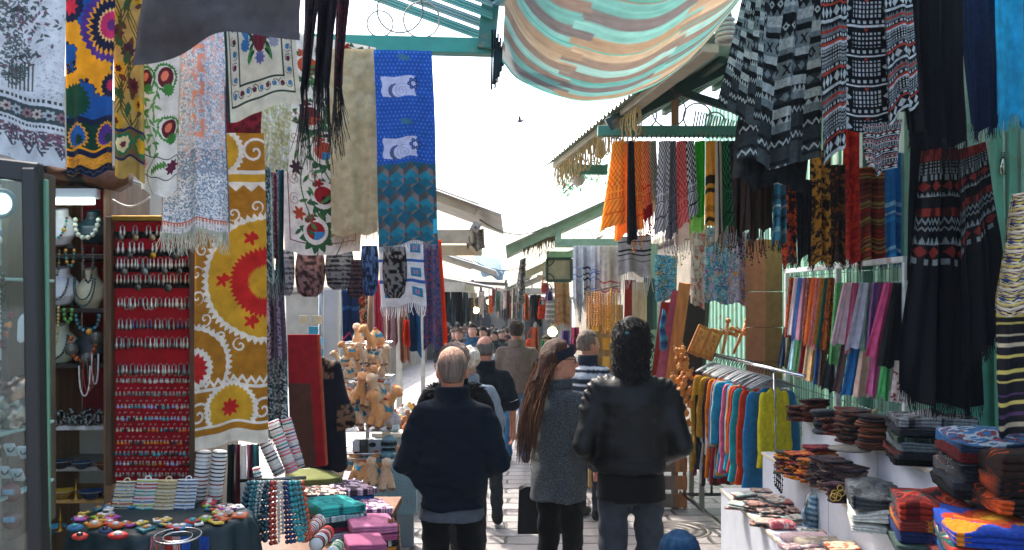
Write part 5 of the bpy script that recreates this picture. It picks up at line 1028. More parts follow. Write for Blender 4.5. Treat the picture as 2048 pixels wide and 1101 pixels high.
def plush_rack():
    Y = 6.7; c = Wp(735, 0, Y); z = lambda py: Wp(0, py, Y)[2]
    r = thing('display_rack', 'chrome wire rack with round trays holding plush camels', 'rack', (c[0], Y, gz(Y)))
    mb = MB(); mb.tube([(c[0], Y, gz(Y)), (c[0], Y, z(690))], .014, 'b5b8ba', 10); mb.build('pole', CHROME, r)
    for py, w_ in ((697, .34), (765, .36), (858, .38), (912, .44)):
        mb = MB(); zz = z(py)
        for k in range(9): mb.tube([(c[0]-w_/2, Y-.14+.035*k, zz), (c[0]+w_/2, Y-.14+.035*k, zz)], .004, 'b9bcc0', 5)
        mb.tube([(c[0]-w_/2, Y-.15, zz+.04), (c[0]+w_/2, Y-.15, zz+.04), (c[0]+w_/2, Y+.15, zz+.04), (c[0]-w_/2, Y+.15, zz+.04), (c[0]-w_/2, Y-.15, zz+.04)], .006, 'c5c8ca', 5)
        for sx in (-1, 0, 1): mb.tube([(c[0]+sx*w_/2, Y-.15, zz), (c[0]+sx*w_/2, Y-.15, zz+.04)], .004, 'b9bcc0', 4)
        mb.build('wire_tray', CHROME, r)
    mb = MB(); mb.lathe([(.24, 0), (.24, .03), (.03, .06)], (c[0], Y, gz(Y)), '8a8f92', 24); mb.build('base', CHROME, r)
    spots = [(716, 675, .15, .9, 'the top tray, facing right'), (752, 690, .15, .2, 'the top tray, lying right')]
    t2 = [(690, 735), (706, 715), (720, 742), (735, 722), (748, 745), (762, 722), (700, 757), (730, 758), (757, 756)]; t3 = [(697, 820), (715, 805), (730, 828), (748, 812), (762, 830), (705, 846), (738, 850), (758, 850)]; t4 = [(695, 945), (715, 960), (733, 938), (740, 965), (757, 945), (775, 975)]
    cam0 = camel(); first = True
    for grp, pts, place, sc in (('plush camels on the rack', [(716, 690), (754, 694)], 'top tray', .95), ('plush camels on the rack', t2, 'second tray', .82), ('plush camels on the rack', t3, 'third tray', 1.3), ('plush camels on the rack', t4, 'bottom tray', 1.15)):
        for k, (px, py) in enumerate(pts):
            loc = Wp(px, py+8, Y+(-.16 if k % 2 else -.05)); lab = '%s plush camel with blue saddle cloth on the %s of the wire rack' % (['tan', 'orange', 'pale tan'][k % 3], place)
            rt = (R.uniform(-.2, .2), R.uniform(-.25, .25), R.choice([0, PI, -1.2, -1.9, .5, 2.6])+R.uniform(-.4, .4))
            if first: o = cam0; o.location = loc; o.rotation_euler = rt; o.scale = (sc,)*3; tag(o, lab, 'plush toy', grp+', '+place); first = False
            else: o = dup(cam0, loc, None, lab, grp+', '+place, sc*R.uniform(.9, 1.1), rt); o['category'] = 'plush toy'; recolor(o, ((1, 1, 1), (1.04, .70, .38), (1.02, 1.05, 1.15))[k % 3])
    # things on and by the rack
    mb = MB(); mb.box(Wp(722, 893, Y-.12), (.10, .06, .10), '121518'); mb.box(Wp(712, 893, Y-.155), (.05, .01, .08), 'b5bcc0'); tag(mb.build('boxed_souvenir', PLAST), 'black and white boxed souvenir on the lower wire tray', 'box')
    mb = MB(); mb.box(Wp(748, 895, Y-.05), (.15, .05, .12), 'a9b5bc'); mb.lathe([(.001, .002), (.022, .002), (.022, 0)], Wp(745, 890, Y-.08), '2c3438', 16, rotx(PI/2), (1.2, .8)); tag(mb.build('grey_box', PAPER), 'pale grey box with a dark oval on the lower wire tray', 'box')
    for px, py, a, b_, lab in ((777, 905, '1d2c38', '6fb0c0', 'teal striped knitted cap stacked right of the wire rack, lower one'), (778, 884, '8fb5c0', '14202a', 'pale blue knitted cap with dark band stacked right of the wire rack'), (786, 838, 'b9b5b5', 'd0cccb', 'cream knitted cap beside the orange camels')):
        r_ = .058; mb = MB(); pf = [(r_, 0), (r_*1.04, .02), (r_*.98, .035), (r_*.85, .06), (r_*.5, .082), (.003, .09)]; mb.lathe(pf, Wp(px, py+10, Y-.1), np.array([C(a), C(b_), C(b_), C(a), C(a), C(b_)]), 18); tag(mb.build('knitted_cap', WOOL), lab, 'cap')
    m = thing('mesh_panel', 'pale blue wire mesh stand on the paving under the camel rack', 'stand', (Wp(775, 0, 7.1)[0], 7.1, gz(7.1))); mb = MB(); a = Wp(735, 915, 7.1); b_ = Wp(832, 1030, 7.1)
    for k in range(18): x = a[0]+(b_[0]-a[0])*k/17; mb.tube([(x, 7.1, a[2]), (x, 7.1, b_[2])], .003, '7fa5b2', 4)
    for k in range(16): zz = a[2]+(b_[2]-a[2])*k/15; mb.tube([(a[0], 7.1, zz), (b_[0], 7.1, zz)], .003, '7fa5b2', 4)
    mb.build('wire_grid', PAINT, m); mb = MB(); mb.box(((a[0]+b_[0])/2, 7.17, (a[2]+b_[2])/2), (b_[0]-a[0], .08, a[2]-b_[2]), '8fb2c0'); mb.build('backing_box', PLAST, m, smooth=False)
    mb = MB(); mb.box(((a[0]+b_[0])/2, 7.17, (b_[2]+gz(7.1))/2), (b_[0]-a[0]-.05, .08, b_[2]-gz(7.1)), '6a7f88'); mb.build('foot_box', PLAST, m, smooth=False)
def slab(mb, c, w_, d, h, pat=None, col=None, rot=0., nx=26, ns=44, sag=.006, seed=0, tilt=None, layers=3):
    """folded cloth: rounded slab with fold lines along its sides; pat(u,v)->colours on the top, col on the sides"""
    u = np.linspace(0, 1, nx); z = np.linspace(0, 1, 6*layers+1); rl = min(.62*h/layers, .2*d); ys = d/2-rl+rl*np.sqrt(np.clip(1-(2*frac(z*layers*.99999)-1)**2, 0, 1)); mt = 64 if pat is not None and ns > 80 else 22; yt = np.linspace(1, -1, mt)*(d/2-rl)
    yy = np.r_[ys, yt[1:-1], -ys[::-1], -yt[1:-1], ys[:1]]; zz = np.r_[z*h-h/2, np.full(mt-2, h/2), z[::-1]*h-h/2, np.full(mt-2, -h/2), -h/2]; ns = len(yy)
    X = (u-.5)*w_; P = np.stack([np.broadcast_to(X[:, None], (nx, ns)), np.broadcast_to(yy, (nx, ns)), np.broadcast_to(zz+h/2, (nx, ns))], -1).copy()
    P[..., 2] += 2*sag*(vn(P[..., 0]*4+seed, P[..., 1]*4, 2, seed)-.5)*2*np.clip(P[..., 2]/h, 0, 1); P[..., 1] += .9*h*(vn(P[..., 0]*5+seed, P[..., 2]*3, 2, seed+2)-.5)*np.abs(P[..., 1])/d*2*.5; P[..., 0] *= 1+.02*(vn(P[..., 1]*20, P[..., 2]*60, 1, seed)-.5)
    if pat is not None:
        nv_, nu_ = pat.c.shape[:2]; iu = np.clip((u*(nu_-1)).astype(int), 0, nu_-1); iv = np.clip(((yy/d+.5)*(nv_-1)).astype(int), 0, nv_-1); cc = pat.c[iv[None], iu[:, None]]
    else:
        cc = np.empty((nx, ns, 3)); cc[:] = C(col)
    M = rotz(rot)
    if tilt is not None: M = M @ tilt
    cr = (1-(2*P[..., 0]/w_)**2)*(1-np.clip(2*P[..., 1]/d, -1, 1)**2); P[..., 2] += .22*h*(cr-.55)*np.clip(P[..., 2]/h, 0, 1); P[..., 0] += .035*w_*(vn(P[..., 1]*9, P[..., 2]*8, 2, seed+4)-.5)
    tp = np.r_[.93, np.ones(nx-2), .93][:, None]; P[..., 1] *= tp; P[..., 2] = h/2+(P[..., 2]-h/2)*tp
    caps = []
    for k in (0, nx-1): caps.append(P[k].mean(0))
    V = np.vstack([P.reshape(-1, 3), caps]); n = nx*ns; k = np.arange(ns-1)
    T = np.vstack([np.stack([k+1, k, np.full(ns-1, n)], 1)[:, ::-1], np.stack([(nx-1)*ns+k, (nx-1)*ns+k+1, np.full(ns-1, n+1)], 1)[:, ::-1]])
    mb.add(V @ M.T+np.asarray(c), gridf(ns, nx)[:, ::-1], np.vstack([cc.reshape(-1, 3), cc[0, :1], cc[-1, :1]]), T); return mb
def left_table():
    # draped trinket table, bracelet cards, bead bunches
    Y = 3.35; z0 = Wp(0, 1050, Y)[2]; cx = Wp(298, 0, Y)[0]
    t = thing('trinket_table', 'round table under a glossy dark teal cloth in front of the earring board', 'table', (cx, 3.5, 0))
    n = 190; a = np.arange(n)*2*PI/n; rx, ry = .335, .28; rows = []
    for k, (s, dz) in enumerate([(0.01, 0), (.5, 0), (.93, 0), (1, -.012), (1.03, -.05), (1.07, -.16), (1.1, -.3), (1.13, -.5)]):
        w_ = 1+((.02+.014*(k-3))*np.sin(a*19+.5*np.sin(a*5)) if k > 3 else 0); rows.append(np.stack([cx+rx*s*w_*np.cos(a), 3.5+ry*s*w_*np.sin(a), z0+dz+0*a], 1))
    mb = MB(); mb.add(np.vstack(rows), gridf(n, len(rows), True), '0a262c'); mb.build('table_cover', SILK, t)
    mb = MB(); mb.tube([(cx, 3.5, 0), (cx, 3.5, z0-.01)], .04, '3a2a1c', 10); mb.lathe([(.2, 0), (.2, .03), (.04, .06)], (cx, 3.5, 0), '3a2a1c', 20); mb.build('pedestal', WOOD, t)
    def card(px, py, w_, h_, Yc, base, cols, lab, tilt=.45, grp='bracelet cards on the teal table'):
        f = Yc/F; c = Wp(px, py, Yc); th = thing('bracelet_card', lab, 'bracelets', c-(0, 0, h_*f/2), grp); M = rotx(-tilt)
        mb = MB(); mb.box(c, (w_*f, .006, h_*f), base, M); mb.build('card', PAPER, th, smooth=False)
        mb = MB(); mb.ring(c+M @ np.array((0, 0, h_*f/2)), .012, .003, base, M @ np.array((0, 1, 0)), 14, 5); mb.build('hanger_tab', PAPER, th)
        k = 0; y = -h_/2+5
        while y < h_/2-2:
            mb = MB(); q = c+M @ np.array((0, -.006, -y*f)); ex = w_*f*.52; mb.tube([q-(ex, 0, -.001), q+(0, -.002, 0), q+(ex, 0, .001)], .0028, R.choice(cols), 5); mb.sph(q+(R.uniform(-.2, .2)*w_*f, -.003, 0), .004, R.choice(['b5b0a0', 'a8822a', cols[0]]), 6, 4); mb.build('bracelet', BEAD, th); y += 7
    card(247, 1000, 42, 76, 3.62, 'c9bf9f', ['6f7f95', '1d2c44', '9c2a28', 'a9b5c0'], 'cream card of navy and red string bracelets, leftmost in the back row')
    card(289, 998, 42, 80, 3.62, 'cfcac0', ['c05a7a', '8fae2a', '2f5a95', '9c2a28', '1d8a80'], 'white card of pink, lime and blue string bracelets')
    card(331, 998, 40, 78, 3.62, 'c9b994', ['b59a5a', '8a7a5a', 'b5a9a0'], 'cream card of gold toned string bracelets')
    card(371, 998, 40, 80, 3.62, 'cfcfcb', ['2f4a78', '4a6a95', '20304a'], 'white card of dark blue string bracelets, rightmost in the back row')
    card(275, 1052, 46, 50, 3.45, 'c9ced0', ['3f6f95', '7fa0b5', '1d2c44'], 'white card of blue bracelets lying flat on the teal table', 1.2); card(325, 1050, 42, 52, 3.45, 'cfd2cf', ['3a4a50', '8a9a9c', '1d6a70'], 'white card of grey and teal bracelets lying flat on the teal table', 1.2)
    def roll(p0, p1, r, lab, cols, grp='bracelet rolls'):
        p0, p1 = np.array(p0), np.array(p1); th = thing('bracelet_roll', lab, 'bracelets', np.minimum(p0, p1), grp); mb = MB(); mb.tube([p0, p1], r, 'c5c5c2', 18); mb.build('roll_core', PAPER, th); L = np.linalg.norm(p1-p0); n_ = int(L/.016); ax = unit(p1-p0)
        for k in range(n_): mb = MB(); mb.ring(p0+(p1-p0)*(k+.6)/n_, r+.001, .0032, R.choice(cols), ax, 18, 5); mb.build('bracelet', BEAD, th)
    dk = ['1b1e22', '3a2a2a', '7a2a28', '2a3a44', '9a9a95']; br = ['c02a4a', '1d8a80', '2f4a78', '1b1e22', 'c9c5bd', 'c05a7a']
    Yr = 3.75
    roll(Wp(392, 1042, Yr), Wp(408, 902, Yr), .028, 'tall white roll of dark bracelets left of its twin', dk); roll(Wp(424, 1042, Yr), Wp(440, 902, Yr), .028, 'tall white roll of dark bracelets leaning beside the striped scarves', dk)
    roll(Wp(560, 950, 4.1), Wp(522, 870, 4.1), .026, 'slanted roll of black and white bracelets above the bead bunch', dk+['c9c9c5']); roll(Wp(585, 945, 4.2), Wp(545, 842, 4.2), .028, 'slanted roll of red and navy striped bracelets', br); roll(Wp(600, 935, 4.3), Wp(572, 838, 4.3), .024, 'slanted roll of teal and pink bracelets, furthest back', br)
    roll(Wp(520, 975, 3.95), Wp(512, 935, 3.95), .016, 'short roll of lime and pink bracelets', br+['8fae2a'])
    roll(Wp(606, 1075, 3.9), Wp(640, 1040, 4.1), .026, 'white bracelet roll lying in front of the bead bunch', ['c9c5bd', 'b5342a', '8a8f92']); roll(Wp(632, 1090, 3.8), Wp(655, 1065, 4.05), .028, 'red and black bracelet roll lying in front of the teal scarves', ['c0392b', '1b1e22', 'c9c9c5'])
    roll(Wp(664, 1108, 3.7), Wp(676, 1092, 3.9), .024, 'small green and white roll at the bottom edge', ['3f7a45', 'c9c5bd'])
    # souvenirs on the teal table
    for k, (px, py, r_, cc, lab) in enumerate([(150, 1062, .03, '2f6f95', 'blue and white magnet on the teal table'), (190, 1056, .032, 'c0702a', 'orange round magnet on the teal table'), (210, 1068, .024, '2a4468', 'navy round magnet on the teal table'), (232, 1058, .03, 'c0561c', 'orange and black magnet beside the flat cards'), (160, 1080, .028, 'b5342a', 'red magnet near the front edge of the teal table'), (236, 1078, .036, 'a8201c', 'large red tassel magnet near the front edge'), (410, 1045, .026, '8fae2a', 'lime green packet on the right of the teal table'), (440, 1040, .03, 'c05a2a', 'orange packet on the right edge of the teal table'), (455, 1032, .026, 'c9a98a', 'peach packet at the right edge of the teal table'), (385, 1050, .03, 'b5302a', 'red packet beside the flat bracelet cards')]):
        mb = MB(); q = tier(px, py, z0); mb.sph(q+(0, 0, .012), (r_, r_*.8, .013), cc, 14, 8); mb.sph(q+(.004, -.01, .022), (r_*.45, r_*.4, .008), R.choice(['c9c5bd', '1b1e22', '2f8a90']), 10, 6); tag(mb.build('souvenir_magnet', PLAST), lab, 'souvenir')
    for k in range(62):
        a_, r_ = R.uniform(0, 2*PI), math.sqrt(R.uniform(.15, .9)); q = np.array((cx+rx*r_*math.cos(a_), 3.5+ry*r_*math.sin(a_)*.9, z0)); s = R.uniform(.016, .03)
        if abs(q[1]-3.55) < .1 and abs(q[0]-cx) < .12: continue
        mb = MB(); mb.box(q+(0, 0, .008), (s*2, s*1.5, .009), R.choice(['b5302a', '2f6f95', 'c9c5bd', 'c05a2a', '1d6a70', 'a8509a', '8fae2a', 'd0b04a']), rotz(R.uniform(0, 3))@rotx(R.uniform(-.25, .25))); mb.sph(q+(0, 0, .014), (s*.5, s*.45, .006), R.choice(['1b1e22', 'c9c5bd', 'b5722a']), 8, 5); tag(mb.build('souvenir_charm', PLAST), 'small flat souvenir charm among others on the teal table', 'souvenir', 'souvenir charms on the teal table')
    g = thing('ring_stand', 'oval wire stand with coloured tassels at the front of the teal table', 'stand', Wp(355, 1100, 3.22)); mb = MB()
    for dz, r_ in ((0, .08), (-.004, .05)): mb.ring(Wp(355, 1072, 3.2)+(0, 0, dz), r_, .0035, 'b5b8ba', (0, -.1, 1))
    mb.build('wire_oval', CHROME, g)
    for px, c_ in ((312, ['c05a7a', 'd88a9a', '3f7a45']), (335, ['b5302a', '8a1c20']), (350, ['a8201c', 'c9c5bd']), (372, ['1d4a9a', '2a5ab0']), (408, ['1d3f8a', '2450a0']), (322, ['b5722a', '2f8a90'])):
        mb = MB(); strands(mb, [Wp(px-9, 1074, 3.2), Wp(px+9, 1074, 3.2)], 24, .10, .003, c_); mb.build('tassel', FAB, g)
    # bunch of bead strings
    Yb = 3.85; bar = MB(); bar.tube([Wp(478, 962, Yb+.05), Wp(612, 956, Yb+.05)], .008, '5a5f60', 6); tag(bar.build('bead_bar', CHROME), 'thin metal bar carrying the bunch of bead strings', 'bar')
    bs = [('1b4f5c', 'dark teal speckled', .007), ('0d2f3a', 'midnight teal', .008), ('2a6a74', 'smoky teal', .006), ('14525a', 'dark teal', .007), ('9aa5a0', 'pale grey', .005), ('123f4a', 'deep petrol', .007), ('0f3540', 'blue black', .009), ('1d5a66', 'sea green', .006), ('8f2418', 'red brown', .0075), ('b9b3a5', 'ivory', .005), ('b0aca2', 'bone white', .0055), ('a0a5a2', 'silver grey', .004), ('15224a', 'navy', .007), ('142a5a', 'ink blue', .007), ('1d7a80', 'turquoise', .008), ('238a8c', 'bright turquoise', .008), ('2a6f70', 'dull turquoise', .007), ('b5481c', 'orange', .008)]
    for k, (cc, nm, r_) in enumerate(bs):
        px = 488+k*6.8; dy = 1084-10*abs(k-8)/8+R.uniform(-14, 8); fan = (k-8)*1.2
        r_ *= 1.45; top = Wp(498+k*5.8, 962, Yb+R.uniform(-.02, .03)); bot = Wp(px+fan, dy, Yb-.04-.02*math.sin(k)); mid = (top+bot)/2+np.array((np.sign(fan)*.008, -.03, .02))
        tt = np.linspace(0, 1, 14)[:, None]; P1 = (1-tt)**2*top+2*tt*(1-tt)*mid+tt**2*bot; P2 = P1[::-1]+(.012, .012, 0)
        beads(np.vstack([P1, P2]), r_, [cc], 'bead_string', '%s bead string in the bunch beside the teal table' % nm, 'beads', 'bunch of bead strings')
    # striped rugs and bars seen behind the bead strings
    for k, (x0, x1, cc, lab) in enumerate([(455, 470, ['23404a', '14282e'], 'dark teal'), (470, 482, ['5a2433', '7a4455'], 'wine'), (492, 504, ['7a3a55', 'a56a85', '3a2430'], 'magenta woven'), (503, 516, ['23505a', '3a7a80'], 'petrol')]): hang('rolled_shawl', '%s shawl hanging under the gold suzani' % lab, 'shawl', ((x0, 890), (x1, 890), (x0, 1060), (x1, 1060)), p_vert(cc, k), 4.05, amp=.03, nf=1.3, group='shawls under the gold suzani')
    mb = MB(); mb.bar(Wp(487, 890, 4.02), Wp(487, 1090, 4.02), .03, .022, 'b5b5b0', up=(1, 0, 0)); tag(mb.build('white_post', CREAM), 'narrow white post under the gold suzani', 'post')
    # scarf table
    t = thing('scarf_table', 'wooden table under the piles of folded scarves', 'table', (-.98, 4.6, 0)); zt = .72
    mb = MB(); mb.box((-1.02, 4.55, zt-.02), (.72, 1.7, .04), '6a4228'); mb.build('table_top', WOOD, t, smooth=False)
    mb = MB(); mb.box((-1.02, 3.73, zt-.2), (.68, .025, .32), '7a4a2a'); mb.build('apron_board', WOOD, t, smooth=False)
    for x in (-1.33, -.71):
        for y in (3.8, 5.3): mb = MB(); mb.box((x, y, zt/2-.02), (.06, .06, zt-.04), '5a3820'); mb.build('leg', WOOD, t, smooth=False)
    def pile(px, py, Y, w_, d, items, rot, grp):
        """items from the top down: colour or pattern, height, label; py is the top of the pile"""
        c = Wp(px, py, Y); z = c[2]
        for i, (it, h_, lab) in enumerate(items):
            z -= h_; mb = MB()
            if isinstance(it, str): slab(mb, (c[0]+R.uniform(-.008, .008), Y+R.uniform(-.01, .01), z), w_*R.uniform(.95, 1.03), d, h_*1.04, None, it, rot+R.uniform(-.04, .04), seed=i, sag=.008)
            else: slab(mb, (c[0]+R.uniform(-.008, .008), Y, z), w_*R.uniform(.95, 1.03), d, h_*1.04, it, None, rot+R.uniform(-.04, .04), seed=i, sag=.008, nx=60, ns=90)
            tag(mb.build('folded_scarf', FAB), lab, 'scarf', grp)
        return z
    G = 'folded scarves on the wooden table'
    pile(628, 948, 5.1, .24, .34, [('6a7040', .035, 'olive folded scarf on top of the back pile'), ('9a9f92', .03, 'grey green folded scarf second in the back pile'), ('c2c0b2', .035, 'cream folded scarf third in the back pile'), (p_speck('a9938a', ['6a4a44', 'c9b5a5', '4a3438'], (60, 60), 1, 9), .035, 'brown floral folded scarf in the back pile'), ('8f7f86', .03, 'mauve folded scarf low in the back pile'), ('4a4a55', .04, 'slate folded scarf at the bottom of the back pile')], .5, G)
    pile(694, 970, 5.0, .22, .3, [(p_speck('a9909f', ['5a4a55', 'c9b9c5', '3a2f3a'], (60, 60), 1, 8), .035, 'lilac floral folded scarf on top of the middle pile'), ('2f5a95', .03, 'blue folded scarf second in the middle pile'), (p_speck('23405a', ['b5607a', '8f9ab0', '15202c'], (60, 60), 1, 8), .04, 'navy and pink printed folded scarf in the middle pile'), ('7a5a70', .035, 'plum folded scarf in the middle pile'), ('b5a9b5', .04, 'pale lilac folded scarf at the bottom of the middle pile'), ('3a3a44', .06, 'charcoal folded scarf under the middle pile')], .55, G)
    pile(668, 1003, 4.55, .24, .28, [(p_speck('1f8a86', ['1f8a86', '15605f', '2fa09a'], (50, 50), 1, 5), .04, 'bright turquoise folded scarf on top of the front left pile'), (p_speck('8fb0b0', ['3a5a60', 'c5d0cc'], (60, 60), 1, 10), .03, 'pale teal paisley folded scarf in the front left pile'), ('1b2f35', .03, 'dark green folded scarf in the front left pile'), ('8a2a4a', .025, 'raspberry folded scarf in the front left pile'), ('b5b5bd', .035, 'silver folded scarf at the bottom of the front left pile')], .6, G)
    pile(742, 1040, 4.45, .22, .26, [(p_speck('b5708f', ['c07a98', 'a86585'], (40, 40), 1, 5), .04, 'pink folded scarf on top of the front right pile'), ('9a4a6a', .035, 'rose folded scarf second in the front right pile'), (p_speck('b5b0a5', ['1b1e22', '55585c'], (60, 60), 1, 12), .035, 'black and white folded scarf in the front right pile'), ('b5722a', .03, 'orange folded scarf in the front right pile'), ('8a8f92', .04, 'grey folded scarf at the bottom of the front right pile')], .35, G)
    pile(645, 980, 4.85, .2, .26, [(p_speck('b5a596', ['7a4a44', 'd0c5b5', '3a3438'], (60, 60), 1, 9), .03, 'beige floral folded scarf between the olive and turquoise piles'), (p_speck('a9b0b5', ['4a6a7a', 'd0d3d5'], (60, 60), 1, 10), .03, 'pale blue floral folded scarf between the olive and turquoise piles'), ('8a6a78', .05, 'dull mauve folded scarf between the olive and turquoise piles')], .5, G)
    pile(738, 1008, 4.8, .2, .26, [(p_speck('c0a5b5', ['8a4a72', 'd8c9d2', '5a3a5a'], (60, 60), 1, 9), .03, 'pink paisley folded scarf behind the front right pile'), (p_speck('8a7aa0', ['3a3050', 'b5a9c5'], (60, 60), 1, 11), .03, 'violet printed folded scarf behind the front right pile'), ('c2b9b0', .03, 'ivory folded scarf behind the front right pile'), ('5a3a4a', .05, 'dark plum folded scarf behind the front right pile')], .4, G)
    pile(728, 1078, 4.1, .17, .2, [('9c5575', .035, 'dusty pink folded scarf at the very front of the table'), ('7a3f5a', .03, 'plum pink folded scarf beneath the dusty pink one'), ('b5b0a5', .03, 'stone folded scarf at the very front of the table')], .3, G)
    hang('draped_scarf', 'black, white and orange patterned scarf draped over the table edge', 'scarf', ((775, 1035), (800, 1048), (778, 1110), (806, 1110)), p_speck('b5b2ac', ['1b1e22', '6a6d70', 'b5652a'], (40, 60), 2.5, 14, .56), 4.4, amp=.03, nf=1.4)
    # red board and black dress
    b = thing('velvet_board', 'tall red velvet covered board with a brown lower panel', 'board', Wp(612, 940, 4.75)); a = [Wp(*p, 4.75) for p in ((575, 670), (634, 670), (650, 932), (582, 940))]
    def quadbox(pp, dep, col, name, m):
        mb = MB(); p = np.array(pp); q = p+np.array((0, dep, 0)); mb.add(np.vstack([p, q]), [[0, 3, 2, 1], [4, 5, 6, 7], [0, 1, 5, 4], [1, 2, 6, 5], [2, 3, 7, 6], [3, 0, 4, 7]], col); mb.build(name, m, b, smooth=False)
    quadbox(a, .05, '8a1620', 'board_core', FAB); lo = [a[0]+(a[3]-a[0])*.36, a[0]+(a[3]-a[0])*.36+(a[1]-a[0])*.74, a[3]+(a[2]-a[3])*.74, a[3]]; quadbox([p+(0, -.004, 0) for p in lo], .006, '4f3328', 'brown_panel', FAB)
    mb = MB(); mb.bar(a[1]+(.004, .02, 0), a[2]+(.004, .02, 0), .05, .008, '9c3a1a', up=(1, 0, 0)); mb.build('orange_piping', FAB, b)
    d = thing('black_dress', 'black dress with lace shoulder and cuff hanging behind the red board', 'dress', Wp(660, 940, 5.3)); f = 5.3/F; c = Wp(660, 940, 5.3)
    def dr(X, Y, Z):
        q = d_loft(X, Y, Z, [(0, 0, 0, .11, .08), (.25, 0, 0, .095, .07), (.45, -.01, 0, .085, .065), (.58, -.02, 0, .075, .05), (.66, -.05, 0, .04, .035)], 2.2); q = smin(q, np.minimum(d_cap(X, Y, Z, (.03, 0, .60), (.085, -.02, .36), .04, .045), d_cap(X, Y, Z, (.085, -.02, .36), (.10, -.03, .30), .05, .055)), .03); return q+.01*np.sin(X*70+Z*3)*.6
    v, q = nets(dr, (-.16, -.12, 0), (.2, .12, .72), .012); col = np.tile(C('0e1220'), (len(v), 1)); lace = ((v[:, 2] > .54) & (v[:, 0] < .03)) | ((v[:, 0] > .055) & (v[:, 2] < .39) & (v[:, 2] > .24)); lc = np.where((vn(v[:, 0], v[:, 2], 60) > .5)[:, None], C('6a5540'), C('17130f')); col[lace] = lc[lace]; mb = MB(); mb.add(v+c, q, col); mb.build('dress_cloth', FAB, d)
    # hangings beyond the rack on the left
    K = 'hangings beyond the camel rack'
    for q, pt, Y, lab in [(((684, 580), (716, 580), (684, 690), (720, 690)), p_stripes('1f3a5f', ['b5506a', '1f3a5f', '2f5a8a'], asp=3, w=.3), 7.6, 'navy cloth with a pink band left of the striped pole'), (((712, 575), (736, 575), (714, 690), (738, 690)), p_speck('c9b9a0', ['8a1f24', '2f5a36', 'a8452a'], (30, 60), 4, 7), 7.7, 'narrow cream cloth with red flowers beside the wooden pole'), (((746, 560), (764, 560), (748, 690), (770, 695)), p_vert(['a82a3a', 'b5405a', 'c06a7a'], 3), 7.4, 'raspberry scarf behind the blue striped shawl'), (((796, 600), (816, 600), (798, 720), (822, 730)), p_vert(['b5907a', 'c9a58a', '8a6a5a'], 7), 8.0, 'beige scarf behind the blue striped shawl'), (((818, 560), (840, 560), (818, 700), (842, 710)), p_vert(['1f5a8a', '2a78a8', '15405f'], 5), 7.8, 'bright blue scarf left of the lace scarf'), (((806, 640), (818, 640), (806, 690), (822, 690)), None, 7.3, 'small orange red cloth among the blue scarves'), (((772, 600), (792, 600), (772, 690), (796, 690)), p_vert(['b08a8f', 'c9a5a8', '7a5a60'], 8), 7.9, 'dusty rose scarf behind the white fringe')]:
        hang('hanging_cloth', lab, 'cloth', q, pt, Y, col='b5361c' if pt is None else None, amp=.04, nf=1.4, group=K, m=THIN)
    mb = MB(); mb.tube([Wp(741, 560, 7.5), Wp(741, 720, 7.5)], .02, '9a7a58', 8); tag(mb.build('wooden_pole', WOOD), 'wooden pole beside the cream cloth with red flowers', 'pole')
    t = thing('postcard_rack', 'wire rack of blue postcards in the bright gap on the left', 'rack', (Wp(680, 0, 9.)[0]-.3, 9, gz(9))); mb = MB(); mb.tube([Wp(640, 560, 9), (Wp(640, 0, 9)[0], 9, gz(9))], .015, '8a8f92', 6); mb.build('pole', CHROME, t)
    for k in range(12): px = 596+R.random()*110; py = 640+(k % 4)*22; mb = MB(); mb.box(Wp(px, py, 9-.04*(k % 3)), (.09, .01, .085), R.choice(['2f8aa8', '5fb0c5', '8fa5b0', '3a6a95', 'b5a98a'])); mb.build('postcard', PAPER, t, smooth=False)
    t = thing('souvenir_table', 'pale table of small souvenirs between the camel rack and the crowd', 'table', (Wp(825, 0, 9.5)[0], 9.5, gz(9.5))); cxx = Wp(820, 0, 9.5)[0]; mb = MB(); mb.box((cxx, 9.5, .62), (.5, 2.0, .04), 'b5b2a8'); mb.build('table_top', LAMIN, t, smooth=False); mb = MB(); mb.box((cxx, 9.5, .25), (.45, 1.9, .7), '8fa0a8'); mb.build('table_skirt', FAB, t, smooth=False)
    for k in range(26): mb = MB(); s = R.uniform(.03, .06); mb.lathe([(s*.6, 0), (s, s*.3), (s*.9, s*1.1), (s*.4, s*1.5), (s*.45, s*1.8), (.002, s*1.9)], (cxx+R.uniform(-.2, .2), 8.6+k*.07, .64), R.choice(['b58a3a', 'c9a56a', 'a8622a', 'c9c5bd', '8fa5b0', '7a4a2a']), 10); tag(mb.build('souvenir_jar', WOOD), 'small souvenir jar on the pale table behind the camel rack', 'souvenir', 'souvenir jars on the pale table')
